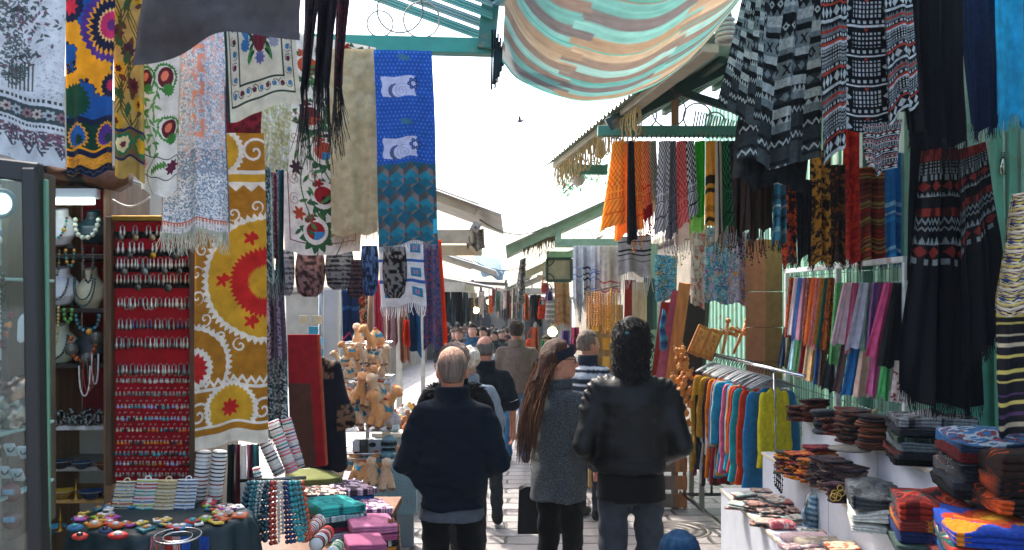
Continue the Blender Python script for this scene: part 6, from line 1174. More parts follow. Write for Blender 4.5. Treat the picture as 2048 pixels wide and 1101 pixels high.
# ---------------------------------------------------------------- right stalls
def tier(px, py, z): Y = (CAMZ-z)*F/(py-HY); return np.array([(px-CX)/F*Y, Y, z])
T3, T2, T1 = .50, .77, 1.03
def shelving():
    t = thing('display_shelving', 'three stepped white display shelves full of folded textiles on the right', 'shelves', (2.1, 4, 0))
    Ye, Yn = 6.7, 1.3; L = Ye-Yn; yc = (Ye+Yn)/2
    for x0, x1, z in ((1.55, 1.87, T3), (1.86, 2.16, T2), (2.15, 2.68, T1)):
        mb = MB(); mb.box(((x0+x1)/2, yc, z-.014), (x1-x0, L, .028), 'b4b7bc'); mb.build('shelf_board', LAMIN, t, smooth=False)
        mb = MB(); zb = {T3: 0, T2: T3, T1: T2}[z]; mb.box((x0+.014, yc, (zb+z-.03)/2), (.02, L-.01, z-zb-.03), 'a9adb5'); mb.build('riser_panel', LAMIN, t, smooth=False)
        mb = MB(); mb.box((x0-.002, yc, z-.010), (.006, L+.004, .016), 'bfae90'); mb.build('edge_strip', PLAST, t, smooth=False)
    for x0, z in ((1.57, T3), (1.88, T2), (2.17, T1)): mb = MB(); mb.box(((x0+2.68)/2, Ye-.012+.001*z, z/2-.02), (2.66-x0, .02, z-.06), 'a5a9b0'); mb.build('end_panel', LAMIN, t, smooth=False)
    mb = MB()
    for y in (3.2, 4.35, 5.3):
        for x, z in ((1.555, .3), (1.865, .63), (2.155, .9)): mb.box((x, y, z), (.004, .005, .2), '5f6468')
    mb.build('panel_joint', PLAST, t, smooth=False)
def stack(base, n, mk, labs, group, cat, h, jit=.016):
    """n flat things piled on base; mk(mb, i) builds one at the origin"""
    z = base[2]
    for i in range(n):
        mb = MB(); mk(mb, i); o = mb.build(labs[2], FAB, org=(0, 0, 0)); o.location = (base[0]+R.uniform(-jit, jit), base[1]+R.uniform(-jit, jit), z); o.rotation_euler = (R.uniform(-.06, .06), R.uniform(-.06, .06), R.uniform(-.7, .7)); z += h
        tag(o, labs[1] if i == n-1 else labs[0], cat, None if i == n-1 else group)
def pouch(w_, d, h, cols):
    def mk(mb, i):
        c = R.choice(cols); slab(mb, (0, 0, 0), w_, d, h, p_speck(c, [R.choice(cols), R.choice(cols)], (24, 24), 1, 7, .55, i), nx=14, ns=28, seed=i, sag=.003, layers=1)
    return mk
def rnd(r, h, cols):
    def mk(mb, i): c = R.choice(cols); mb.lathe([(.001, 0), (r*.9, 0), (r, h*.5), (r*.93, h), (.001, h*1.05)], (0, 0, 0), np.array([C(c), C(c), C(R.choice(cols)), C(c), C(c)]), 20)
    return mk
def goods():
    dr = ['3a1518', '5a1f1c', '1b1518', '6a3424', '2a2024']; br = ['3a2620', '5a3a2c', '22191a', '6a4030', '1d1c20']; orr = ['b5561c', '8a2a24', 'c07a1c', '2f4a3a', '4a1f3a', '1b1518']; dk = ['22202a', '3a2f3a', '4a2a28', '6a5548', '15161c']
    stack(tier(1628, 845, T1), 9, pouch(.17, .13, .019, dr), ('dark red patterned pouch in the far stack on the top shelf', 'top pouch of the dark red stack at the far end of the top shelf', 'pouch'), 'dark red pouches, far stack', 'pouch', .0185)
    stack(tier(1692, 852, T1), 7, pouch(.16, .13, .019, ['5a1a1c', '7a2420', '3a1416', '221416']), ('red brocade pouch in the stack behind the round boxes', 'top pouch of the red brocade stack behind the round boxes', 'pouch'), 'red brocade pouches', 'pouch', .0185)
    stack(tier(1648, 866, T1), 6, rnd(.078, .026, ['2b3338', '3f4448', '1b2024', '4a3a34']), ('round slate grey box in the small stack on the top shelf', 'top round box of the slate grey stack on the top shelf', 'round_box'), 'round slate boxes', 'box', .025)
    stack(tier(1706, 884, T1), 12, pouch(.17, .14, .0165, br), ('brown leather purse in the tall stack next to the round boxes', 'top brown purse of the tall stack next to the round boxes', 'purse'), 'brown purses, left tall stack', 'purse', .0165)
    stack(tier(1748, 897, T1), 12, rnd(.095, .0155, br+['7a3a1c', '2a1a18']), ('round brown coaster pouch in the stack left of the grey throws', 'top round brown coaster pouch left of the grey throws', 'round_pouch'), 'round brown coaster pouches', 'pouch', .0158)
    for px, py, z, n_, w_, cols, col, where in [(1606, 842, T1, 8, .17, dr, 'crimson and black', 'at the far corner of the top shelf'), (1668, 868, T1, 8, .15, ['5a2a24', '7a3a2a', '2a1a1c', '8a4a34'], 'copper brown', 'squeezed behind the tall brown purses'), (1728, 880, T1, 9, .16, br, 'cocoa', 'behind the round coaster pouches'), (1600, 955, T2, 12, .14, orr+['c0701c'], 'orange and magenta', 'between the two orange stacks'), (1648, 972, T2, 13, .15, dk+['8a3a24'], 'plum and rust', 'between the orange and the dark striped stacks'), (1700, 985, T2, 12, .15, dk, 'slate and sand', 'against the white throws'), (1640, 945, T2, 13, .17, orr, 'saffron', 'at the back of the middle shelf')]:
        stack(tier(px, py, z), n_, pouch(w_+.02, .14, .0135, cols), ('%s embroidered pouch in the stack %s' % (col, where), 'topmost %s pouch of the stack %s' % (col, where), 'pouch'), '%s pouches %s' % (col, where), 'pouch', .0135)
    for px, py, lab, cc in ((1712, 803, 'green brown bundle of dried herbs at the back of the top shelf', ['3a3a1c', '5a4a24', '22301c']), (1668, 808, 'dark bundle of trimmings at the back of the top shelf', ['1b1c18', '4a2a24', '2f3a24']), (1738, 812, 'red and green bundle of trimmings at the back of the top shelf', ['5a1a1c', '2f3a24', '7a5a34'])):
        p = tier(px, py+42, T1); mb = MB(); v, q = nets(lambda X, Y, Z: d_ell(X, Y, Z, (0, 0, .03), (.085, .06, .05))+.035*(vn3(X, Y, Z, 36, px)-.5), (-.11, -.08, -.02), (.11, .08, .09), .009); k = (vn3(v[:, 0], v[:, 1], v[:, 2], 50)*3).astype(int).clip(0, 2); mb.add(v+p, q, np.array([C(c) for c in cc])[k]); tag(mb.build('trimming_bundle', FAB), lab, 'bundle')
    mb = MB(); mb.tube([tier(1752, 868, T1)+(0, 0, .15), tier(1740, 872, T1)+(0, -.06, .15)], .017, '8a7f5a', 12); tag(mb.build('wooden_reel', WOOD), 'small wooden reel lying on the round brown pouches', 'reel')
    mb = MB(); mb.lathe([(.001, 0), (.12, 0), (.125, .006), (.12, .012), (.001, .012)], tier(1700, 893, T1)+(0, 0, -.02), '6f6a62', 28); tag(mb.build('woven_mat', FAB), 'round grey woven mat sticking out under the purses', 'mat')
    stack(tier(1578, 948, T2), 12, pouch(.15, .13, .0125, orr), ('orange embroidered pouch in the left stack on the middle shelf', 'plain orange pouch on top of the left stack on the middle shelf', 'pouch'), 'orange pouches, left stack', 'pouch', .0125)
    stack(tier(1622, 964, T2), 12, pouch(.15, .13, .0125, orr+['b5481c', 'c0701c']), ('orange patterned pouch in the second stack on the middle shelf', 'orange and pink pouch topping the second stack on the middle shelf', 'pouch'), 'orange pouches, second stack', 'pouch', .0125)
    stack(tier(1672, 980, T2), 14, pouch(.16, .13, .0125, dk), ('dark striped purse in the stack beside the orange pouches', 'brown floral purse topping the dark striped stack', 'purse'), 'dark striped purses', 'purse', .0128)
    stack(tier(1676, 1005, T2), 8, pouch(.11, .09, .014, ['2a1f2a', '4a2a34', '1d1a1f']), ('small plum purse with yellow cord at the front of the middle shelf', 'top small plum purse with yellow cord', 'purse'), 'plum purses with cords', 'purse', .014)
    mb = MB()
    for k in range(5): p = tier(1668, 1008, T2)+(R.uniform(-.04, .04), -.055, R.uniform(.02, .1)); mb.ring(p, R.uniform(.012, .024), .0028, 'b59a4a', (R.uniform(-.5, .5), 1, R.uniform(-.5, .5)), 14, 5)
    tag(mb.build('yellow_cord', FAB), 'loops of yellow cord on the small plum purses', 'cord')
    mb = MB(); p = tier(1545, 938, T2)
    for k in range(4): 
        q = ucurve(p+(-.0+.012*k, -.07, -.10-.015*k), .02, .14+.01*k, back=0)
        for r_ in q[::2]: mb.sph(r_, .0065, '0d0e10', 6, 5)
        mb.tube(q, .002, '0d0e10', 4)
    tag(mb.build('black_bead_string', BEAD), 'black bead strings hanging from the left orange pouches', 'beads')
    def folded(px, py, z, w_, d, rot, items, grp, m=WOOL, zoff=0):
        b = tier(px, py, z); zz = z+zoff
        for i, (it, h_, lab) in enumerate(items):
            mb = MB(); pat = None if isinstance(it, str) else it; slab(mb, (b[0]+R.uniform(-.012, .012), b[1]+R.uniform(-.012, .012), zz), w_*R.uniform(.96, 1.03), d*R.uniform(.97, 1.03), h_*1.06, pat, it if pat is None else None, rot+R.uniform(-.05, .05), seed=i+px, sag=.012, nx=70 if pat else 34, ns=110 if pat else 70, layers=3)
            tag(mb.build('folded_throw', m), lab, 'blanket', grp); zz += h_
    bw = lambda s: p_speck('2b2d30', ['5a5d60', '17181b', '7a7d80'], (70, 70), 1, 8, .57, s)
    folded(1862, 922, T1, .40, .42, -.25, [('0f1013', .035, 'black folded throw at the bottom of the grey stack'), (p_stripes('3a1a1c', ['1b1416', '5a2422', '22262a'], (60, 80), 1, .05, 3, (0, 1)), .04, 'dark red striped folded throw in the grey stack'), ('5a6468', .045, 'pale slate folded throw in the grey stack'), (p_speck('1d2420', ['4a5a48', '2a3438'], (60, 60), 1, 12), .04, 'green flecked black folded throw in the grey stack'), ('24282d', .04, 'charcoal folded throw in the grey stack'), (bw(2), .05, 'grey and black diamond folded throw on top of the grey stack')], 'folded throws, grey stack')
    folded(1992, 985, T1, .42, .44, -.2, [('15171a', .04, 'black folded throw at the bottom of the red and blue stack'), ('2a2e33', .04, 'charcoal folded throw low in the red and blue stack'), (p_stripes('3f4448', ['7a2f2a', '9a9a98', '1b1e22'], (60, 80), 1, .04, 5, (0, 1)), .04, 'grey folded throw with red and white stripes'), (p_stripes('14161a', ['8a8d90', '14161a', '3a3d40'], (60, 80), 1, .025, 8, (0, 1)), .04, 'black folded throw with white dashes'), ('4a1618', .045, 'deep red folded throw in the red and blue stack'), (p_kilim('22507a', ['6a1f24', '1b2a3f', '7a8a95', '5a2a34'], (90, 90), 1, 4), .05, 'blue and red kilim throw on top of the red and blue stack')], 'folded throws, red and blue stack')
    folded(2062, 1012, T1, .40, .40, -.1, [(p_kilim('24140f', ['8a3414', 'a8431a', '1b1412'], (80, 80), 1, 7), .07, 'orange and brown rolled throw, lowest at the right edge'), (p_kilim('2a1712', ['9a3c16', '1b1412', '6a2c14'], (80, 80), 1, 9), .075, 'orange and brown rolled throw, middle one at the right edge'), (p_kilim('15110f', ['8a3814', '2a1c18', '15110f'], (80, 80), 1, 12), .085, 'black throw with orange patch, topmost at the right edge')], 'orange and brown throws at the right edge')
    folded(1748, 1050, T2, .24, .40, -.30, [('b3b5ad', .055, 'white rolled throw at the bottom of the middle shelf pile'), ('bcbfb6', .06, 'white folded throw under the dark grey one'), (p_speck('2e3236', ['44494d', '1d2023', '3a3f43'], (60, 60), 1, 4, .56, 5), .075, 'dark grey velvet throw on the white ones')], 'white and grey throws on the middle shelf')
    folded(1852, 1088, T2, .30, .46, -.28, [('3a4a44', .05, 'dark green folded throw at the bottom of the red kilim pile'), (p_speck('20305f', ['2a3f78', '3a2f5a', '182448'], (50, 50), 1, 5), .05, 'indigo folded throw under the red kilim'), (p_kilim('1d2438', ['6a2420', 'b5722a', '2f4a44'], (80, 80), 1, 14), .05, 'dark kilim throw with orange marks in the middle shelf pile'), (p_kilim('5f1614', ['1f3a3a', '8a2a1c', '15161c', '4a1412', '9a4a2a'], (90, 90), 1, 21), .075, 'red and dark green kilim throw on the middle shelf')], 'kilim throws on the middle shelf')
    pb = Pt(120, 120, 1, '1c3a8a'); 
    for k, (a, c_) in enumerate(((.36, 'a8341c'), (.26, 'c0601c'), (.15, 'c9952a'))): pb.f((np.floor(np.abs(pb.x-.5)*26)/26*.75+np.floor(np.abs(pb.y-.5)*26)/26 < a), c_)
    for cx in (.05, .95): pb.f((np.floor(np.abs(pb.x-cx)*26)/26*.8+np.floor(np.abs(pb.y-.2)*26)/26 < .22), 'c0701c')
    folded(1975, 1140, T2, .38, .50, -.22, [('5a2a2a', .05, 'brick red folded throw under the steel blue one'), ('22406a', .05, 'steel blue folded throw under the star kilim'), (p_kilim('1d4444', ['a8342a', '14282c', '8a9a90', '2f6a5f'], (80, 80), 1, 31), .05, 'teal and red kilim throw under the star kilim'), (pb, .065, 'bright blue kilim throw with orange stepped star')], 'blue kilim pile on the middle shelf')
    # lower shelf
    bk = ['9a8a80', '6a5a58', 'b5a595', '3a4448', '7a4a48', '8fa5a0', 'a87a6a', '2a2c30']
    k = 0
    for px, py, w_, n_, lab in [(1492, 1004, .15, 4, 'far left'), (1520, 1000, .14, 5, 'far right'), (1512, 1022, .15, 4, 'second left'), (1555, 1018, .13, 4, 'second right'), (1478, 1018, .14, 3, 'front left'), (1535, 1008, .15, 4, 'back'), (1582, 1020, .14, 4, 'navy side'), (1528, 1052, .14, 3, 'edge'), (1585, 1045, .14, 3, 'middle'), (1630, 1070, .14, 2, 'doll side'), (1545, 1040, .15, 4, 'third'), (1600, 1030, .14, 3, 'by the doll')]:
        stack(tier(px, py, T3), n_, pouch(w_, .12, .014, bk), ('small zipped purse in the %s stack on the lower shelf' % lab, 'top zipped purse of the %s stack on the lower shelf' % lab, 'zipped_purse'), 'zipped purses, %s stack' % lab, 'purse', .0145)
    for px, py, w_, d, h_, cc, lab in [(1563, 1058, .15, .1, .05, 'a8505a', 'rose pink purse on the lower shelf'), (1610, 1082, .26, .16, .035, 'b59aa0', 'large pale pink pouch on the lower shelf'), (1640, 1094, .28, .16, .04, '8a8070', 'beige striped cushion cover beside the pink pouch'), (1575, 1004, .16, .07, .035, '15203a', 'navy cylinder purse on the lower shelf'), (1655, 1112, .22, .15, .03, '6a5650', 'brown pouch at the bottom edge of the lower shelf'), (1598, 1100, .2, .14, .03, '7a6068', 'mauve pouch at the bottom edge of the lower shelf')]:
        b = tier(px, py, T3); mb = MB(); slab(mb, b+(0, 0, .004), w_, d, h_, p_speck(cc, [cc, 'b5a9a0'], (40, 40), 1, 9, .66, px), None, .1, seed=px, layers=1, ns=60, nx=40); tag(mb.build('soft_pouch', FAB), lab, 'pouch')
    stack(tier(1690, 1122, T3), 7, pouch(.16, .16, .012, ['8a7a68', 'b5a58a', '5a4438', '9a4a34']), ('ornate square coaster in the stack at the bottom edge', 'ornate square coaster with printed star, top of its stack', 'coaster'), 'ornate coasters', 'coaster', .0125)
    # knitted doll in plastic
    b = tier(1622, 1056, T3); d = thing('wrapped_doll', 'small blue and white knitted doll in clear plastic with a white tag', 'doll', b)
    mb = MB(); n = 26; z = np.linspace(0, 1, n); pf = np.stack([np.interp(z, [0, .04, .4, .62, .7, .84, .96, 1], [.005, .055, .048, .034, .03, .042, .03, .002]), z*.2], 1); cc = np.array([C('4a6a85') if (i//2) % 2 else C('9fb2bd') for i in range(n)]); mb.lathe(pf, b, cc, 20, roty(.15)); mb.build('doll_body', WOOL, d)
    for s_ in (-1, 1): mb = MB(); mb.tube([b+(s_*.03, 0, .13), b+(s_*.055, -.01, .09), b+(s_*.05, -.03, .06)], .011, '8fa5b2', 8); mb.build('doll_arm', WOOL, d)
    mb = MB(); mb.lathe([(.052, .005), (.062, .1), (.058, .19), (.03, .215), (.04, .235)], b, 'ffffff', 20, roty(.15)); mb.build('plastic_wrap', GLASS, d); mb = MB(); mb.box(b+(.065, -.04, .10), (.05, .005, .025), 'd0d3d5', roty(.6)); mb.build('paper_tag', PAPER, d)
def shirts():
    A = np.array((2.02, 6.92, 1.37)); B = np.array((1.93, 8.7, 1.37))
    r = thing('clothes_rail', 'chrome clothes rail on castors full of bright shirts', 'clothes rail', (A+B)/2*(1, 1, 0)+(0, 0, gz(7.4)))
    mb = MB(); mb.tube([A-(0, .7, 0), B+(0, .1, 0)], .014, 'c2c5c8', 10); mb.build('top_bar', CHROME, r)
    for p in (A, B):
        g = gz(p[1]); mb = MB(); mb.tube([p*(1, 1, 0)+(0, 0, g+.12), p], .013, 'b5b8ba', 8); mb.build('upright', CHROME, r)
        mb = MB(); mb.bar(p*(1, 1, 0)+(-.36, 0, g+.12), p*(1, 1, 0)+(.3, 0, g+.12), .03, .03, '6a6d70'); mb.build('foot_bar', CHROME, r, smooth=False)
        for dx in (-.34, .28):
            mb = MB(); mb.tube([p*(1, 1, 0)+(dx, -.012, g+.04), p*(1, 1, 0)+(dx, .012, g+.04)], .038, '141517', 12); mb.box(p*(1, 1, 0)+(dx, 0, g+.09), (.03, .04, .05), '3a3d40'); mb.build('castor', PLAST, r)
    mb = MB(); mb.bar(A*(1, 1, 0)+(-.3, 0, gz(7)+.13), B*(1, 1, 0)+(-.3, 0, gz(8)+.13), .03, .03, '6a6d70'); mb.build('side_bar', CHROME, r, smooth=False)
    def shirt_mesh(seed, L):
        def fn(X, Y, Z):
            d = d_loft(X, Y, Z, [(-L, 0, 0, .225, .024), (-L*.5, 0, 0, .205, .025), (-.22, 0, 0, .20, .027), (-.06, 0, 0, .18, .024), (0, 0, 0, .07, .024), (.02, 0, 0, .06, .024)], 2.6)
            ax = np.abs(X); d = smin(d, np.minimum(d_cap(ax, Y, Z, (.165, 0, -.06), (.205, .0, -.30), .04, .038, 1.6), d_cap(ax, Y, Z, (.205, 0, -.30), (.215, -.01, -.56), .038, .034, 1.6)), .02)
            d = d+.006*np.sin(X*44+seed+2*np.sin(Z*5))*np.clip(-Z*1.6, 0, 1)+.008*(vn3(X, Y, Z, 9, seed)-.5)
            return np.maximum(d, d_ell(X, Y, Z, (0, -.03, .03), (.05, .05, .06))*-1)
        return nets(fn, (-.32, -.09, -L), (.32, .09, .03), .0135)
    M = [shirt_mesh(1, .74), shirt_mesh(4, .84), shirt_mesh(7, .95)]
    cols = [('d0bf24', 'yellow'), ('1f6a95', 'steel blue'), ('5f7f92', 'grey blue'), ('b53418', 'orange red'), ('2f7a3a', 'green'), ('1f8a95', 'teal'), ('9c1c1f', 'dark red'), ('b5261c', 'bright red'), ('1c2c44', 'navy'), ('c4661c', 'pumpkin'), ('1d9ab0', 'turquoise'), ('b55a78', 'pink'), ('1f8fae', 'cyan'), ('1a7f9c', 'deep turquoise'), ('b58a3a', 'tan'), ('22689a', 'blue'), ('c9661a', 'orange'), ('8a1f2a', 'maroon'), ('c9701f', 'light orange'), ('3a1f18', 'dark brown'), ('b58628', 'ochre'), ('d0d0d2', 'white'), ('1a7f90', 'dark teal'), ('b58622', 'mustard'), ('7a2f44', 'purple and red patterned'), ('3a3048', 'dark patterned')]
    n = len(cols); hp = None
    for i, (cc, nm) in enumerate(cols):
        t = i/(n-1); p = A+(B-A)*t*.97+(0, .02, 0); yaw = R.uniform(.1, .65); V, Q = M[min(2, max(0, int(t*2.6+R.uniform(-.4, .4))))]
        mb = MB(); z = V[:, 2]; col = np.tile(C(cc), (len(V), 1))
        if 'patterned' in nm: w_ = vn(V[:, 0]*3, V[:, 2]*3, 12, i); col[w_ > .55] = C('b5561c'); col[w_ < .38] = C('24305a'); 
        mb.add(V @ rotz(yaw).T, Q, col); o = mb.build('shirt', FAB, org=(0, 0, 0)); o.location = p-(0, 0, .16); o.scale = (.62, 1, .8) if i == 0 else (R.uniform(.88, 1.06), 1, R.uniform(.94, 1.06)); 
        prev = cols[i-1][1] if i else None
        tag(o, ('%s long sleeved shirt on the chrome rail, behind the %s one' % (nm, prev)) if prev else 'yellow long sleeved shirt, nearest on the chrome rail', 'shirt', 'shirts on the chrome rail')
        if hp is None:
            hp = thing('coat_hanger', 'grey plastic hanger on the chrome rail, holding the yellow shirt', 'hanger', (0, 0, 0), 'hangers on the chrome rail'); mb = MB()
            x = np.linspace(-1, 1, 17); mb.tube(np.stack([x*.2, 0*x, -.075-.075*np.abs(x)**1.3], 1), .011, '75797d', 8, sq=.6); mb.tube([(-.16, 0, -.145), (.16, 0, -.145)], .005, '75797d', 6); mb.build('arms', PLAST, hp)
            mb = MB(); a = np.linspace(-.6, PI*1.05, 12); mb.tube(np.vstack([[(0, 0, -.08), (0, 0, -.045)], np.stack([.024*np.sin(-a+PI*.5)-.0, 0*a, .0-.0+.024*np.sin(a)-.005], 1)[::1]]), .0045, '2a2c2f', 6); mb.build('hook', CHROME, hp)
            hp.location = p; hp.rotation_euler = (0, 0, yaw)
        else: dup(hp, p, yaw, 'grey plastic hanger on the chrome rail, holding the %s shirt' % nm)
    for k, (px, y1, cc, lab) in enumerate([(1406, 935, p_speck('141518', ['3a3d40', '22262a'], (24, 40), 2), 'black lace skirt hanging low at the far end of the chrome rail'), (1430, 905, p_vert(['a8a9ac', '6a6d70', 'c5c6c8'], 3), 'grey and white striped trousers at the far end of the chrome rail'), (1452, 930, p_vert(['1b1d20', '7a2a20', '2a2024'], 6), 'dark red trousers low on the chrome rail')]): hang('hanging_garment', lab, 'garment', ((px-16, 790), (px+16, 790), (px-18, y1), (px+18, y1)), cc, 8.3-.2*k, amp=.04, nf=1.4)
def scarf_grid():
    X = 2.52; yof = lambda px: X*F/(px-CX)
    t = thing('scarf_rack', 'white framed wire grid hung with two rows of folded scarves on the right wall', 'rack', (X, 7.2, .5)); Ya, Yb, Ym = yof(1574), yof(1812), yof(1676); zt = 2.16
    mb = MB(); mb.bar((X, Ya, zt), (X, Yb, zt), .04, .04, 'c2c6c4'); mb.build('top_bar', PAINT, t, smooth=False)
    for y in (Ya, Ym, Yb): mb = MB(); mb.bar((X, y, .6), (X, y, zt-.02), .04, .04, 'bcc0be', up=(1, 0, 0)); mb.build('upright', PAINT, t, smooth=False)
    mb = MB()
    for k in range(40): y = Yb+(Ya-Yb)*k/39; mb.tube([(X+.03, y, .7), (X+.03, y, zt)], .003, '9fb0a6', 4)
    for k in range(16): z = zt-.05-.09*k; mb.tube([(X+.035, Ya, z), (X+.035, Yb, z)], .003, '9fb0a6', 4)
    mb.build('wire_grid', CHROME, t)
    def sc(px0, px1, y0, bx0, bx1, y1, pat, lab, dy=0, m=FAB, amp=.02):
        Y = yof((px0+px1)/2)-.03+dy; Yv = Y-.05; hang('folded_scarf', lab, 'scarf', ((px0, y0), (px1, y0), (bx0, y1), (bx1, y1)), pat if not isinstance(pat, str) else p_speck(pat, [pat], (24, 60), 3), Yv, amp=amp, nf=1.2, group='scarves on the white grid', m=m)
    up = [('8a3418', 'rust'), ('a89a9a', 'white and red dotted'), ('3a5f95', 'cornflower blue'), ('8a5f72', 'mauve'), ('7a4a44', 'rosewood'), ('b55a2a', 'burnt orange'), ('b56a6a', 'coral'), ('b5823a', 'old gold'), ('2a5f58', 'sea green'), ('8a4a20', 'orange and black')]
    for k, (cc, nm) in enumerate(up):
        x = 1582+k*8.7; pat = p_speck(cc, [cc, '22191c' if k in (9, 0) else 'b59a95'], (22, 60), 4, 9, .66, k) if k in (0, 1, 4, 6, 9) else cc
        sc(x-2, x+9, 556, x-14-k*.6, x+3-k*.3, 672+k*3.4+R.uniform(-4, 6), pat, '%s scarf in the upper left row of the white grid' % nm, dy=-.02*(k % 2))
    lo = [('1b2c44', 'navy'), ('6a5548', 'brown printed'), ('8fb0b8', 'pale blue'), ('6a9a6a', 'soft green'), ('7a1f34', 'wine'), ('b5a58a', 'cream'), ('a8845a', 'tan'), ('2a5f9a', 'bright blue'), ('5a4438', 'brown paisley')]
    for k, (cc, nm) in enumerate(lo): x = 1566+k*9.6; sc(x+2, x+12, 655+k*3, x-9, x+5, 735+k*5, p_speck(cc, [cc, '3a2f2a'], (22, 50), 3, 9, .63, k) if k in (1, 8) else cc, '%s scarf in the lower left row of the white grid' % nm, dy=.06)
    for k, (a, b, c, d, y1, cc, nm) in enumerate([(1672, 1686, 1656, 1672, 730, '5a9a5f', 'leaf green'), (1687, 1708, 1658, 1692, 688, 'c2adb5', 'pale pink'), (1706, 1720, 1690, 1702, 705, '9a4a62', 'rose'), (1720, 1740, 1690, 1724, 697, 'a9a9b5', 'pale lilac grey'), (1738, 1748, 1726, 1738, 700, '6a7068', 'sage grey'), (1746, 1764, 1730, 1746, 705, '6a4a78', 'purple'), (1760, 1772, 1745, 1756, 705, '5a2a48', 'plum'), (1770, 1792, 1732, 1764, 718, 'b5466f', 'hot pink'), (1788, 1806, 1756, 1802, 736, '14161a', 'black')]): sc(a, b, 566, c, d, y1, cc, '%s scarf in the upper right row of the white grid' % nm, dy=-.03*(k % 2))
    for k, (a, b, c, d, y0, y1, cc, nm) in enumerate([(1664, 1682, 1644, 1672, 680, 783, '1c2028', 'black'), (1684, 1698, 1666, 1684, 690, 785, '5a4444', 'cocoa'), (1700, 1720, 1682, 1708, 695, 792, '2a6aa0', 'azure'), (1722, 1740, 1708, 1734, 702, 796, 'b59a88', 'peach'), (1744, 1764, 1734, 1758, 712, 794, 'b05580', 'orchid pink'), (1766, 1782, 1756, 1778, 720, 800, '4a9a5a', 'spring green'), (1782, 1796, 1776, 1790, 722, 800, '8f9698', 'silver grey'), (1792, 1822, 1784, 1816, 722, 806, 'dots', 'left cream scarf with red flowers'), (1822, 1848, 1816, 1850, 730, 808, 'dots', 'right cream scarf with red flowers')]):
        pat = cc
        if cc == 'dots':
            pat = Pt(36, 90, 2.6, 'b5a69e'); 
            for q in range(26): pat.star(R.random(), R.uniform(0, 2.6), .075, 3, .9, '6a1f2a')
        sc(a, b, y0, c, d, y1, pat, ('%s in the lower right row of the white grid' if cc == 'dots' else '%s scarf in the lower right row of the white grid') % nm, dy=.07)
    # scarves above the grid
    ups = [(1548, 1570, 340, 490, p_stripes('2a6070', ['9aa5a5', '1d3a48', '6a8a90'], (24, 70), 5, .3, 2, (0, 1)), 'teal and white striped scarf left of the orange one'), (1570, 1592, 360, 525, p_speck('a8341a', ['1b1416', 'b5481c', '22181a'], (24, 70), 5, 4), 'orange and black scarf above the left end of the white grid'), (1590, 1625, 360, 520, p_speck('131519', ['1d2024'], (30, 60), 4), 'black scarf above the white grid'), (1622, 1660, 300, 525, p_speck('3a2618', ['8a5a24', '1b1412', 'a8742a'], (30, 80), 5, 6, .56), 'black and gold leopard scarf above the white grid'), (1660, 1690, 330, 525, p_speck('1b1614', ['6a3a1c', '2a1c18'], (30, 70), 5, 8), 'dark brown flecked scarf above the white grid'), (1688, 1722, 240, 526, p_speck('a81f1a', ['8a1818', 'c0301f'], (36, 100), 6, 7), 'bright red jacquard scarf above the white grid'), (1722, 1768, 335, 526, p_stripes('5a2a20', ['a85a24', '3a1c18', '7a6a3a', '8a2420'], (36, 120), 4, .08, 4, (0, 1)), 'brown scarf with fine orange stripes above the white grid'), (1766, 1812, 305, 526, p_stripes('1d6aa5', ['7fb5d0', '1d6aa5', '2a80b8'], (40, 100), 4, .12, 6, (.45, 1)), 'bright blue scarf with white figures above the white grid'), (1810, 1838, 330, 530, p_speck('17181b', ['5a5d60', '8a8d90'], (24, 70), 5, 7), 'black and white scarf right of the bright blue one')]
    for k, (a, b, y0, y1, pat, lab) in enumerate(ups): hang('hanging_scarf', lab, 'scarf', ((a, y0), (b, y0), (a-1, y1), (b-2, y1)), pat, 6.1+.05*k, amp=.045, nf=1.7, fringe=(26, .035, .003, ['1b1614', '3a2a24'] if k != 7 else ['1d6aa5']), group='scarves hanging above the white grid')
    mb = MB(); mb.tube([Wp(1530, 235, 6.3), Wp(1900, 215, 6.15)], .014, '5a6a66', 8); tag(mb.build('hanging_rail', CHROME), 'dark rail above the red and blue hanging scarves', 'rail')
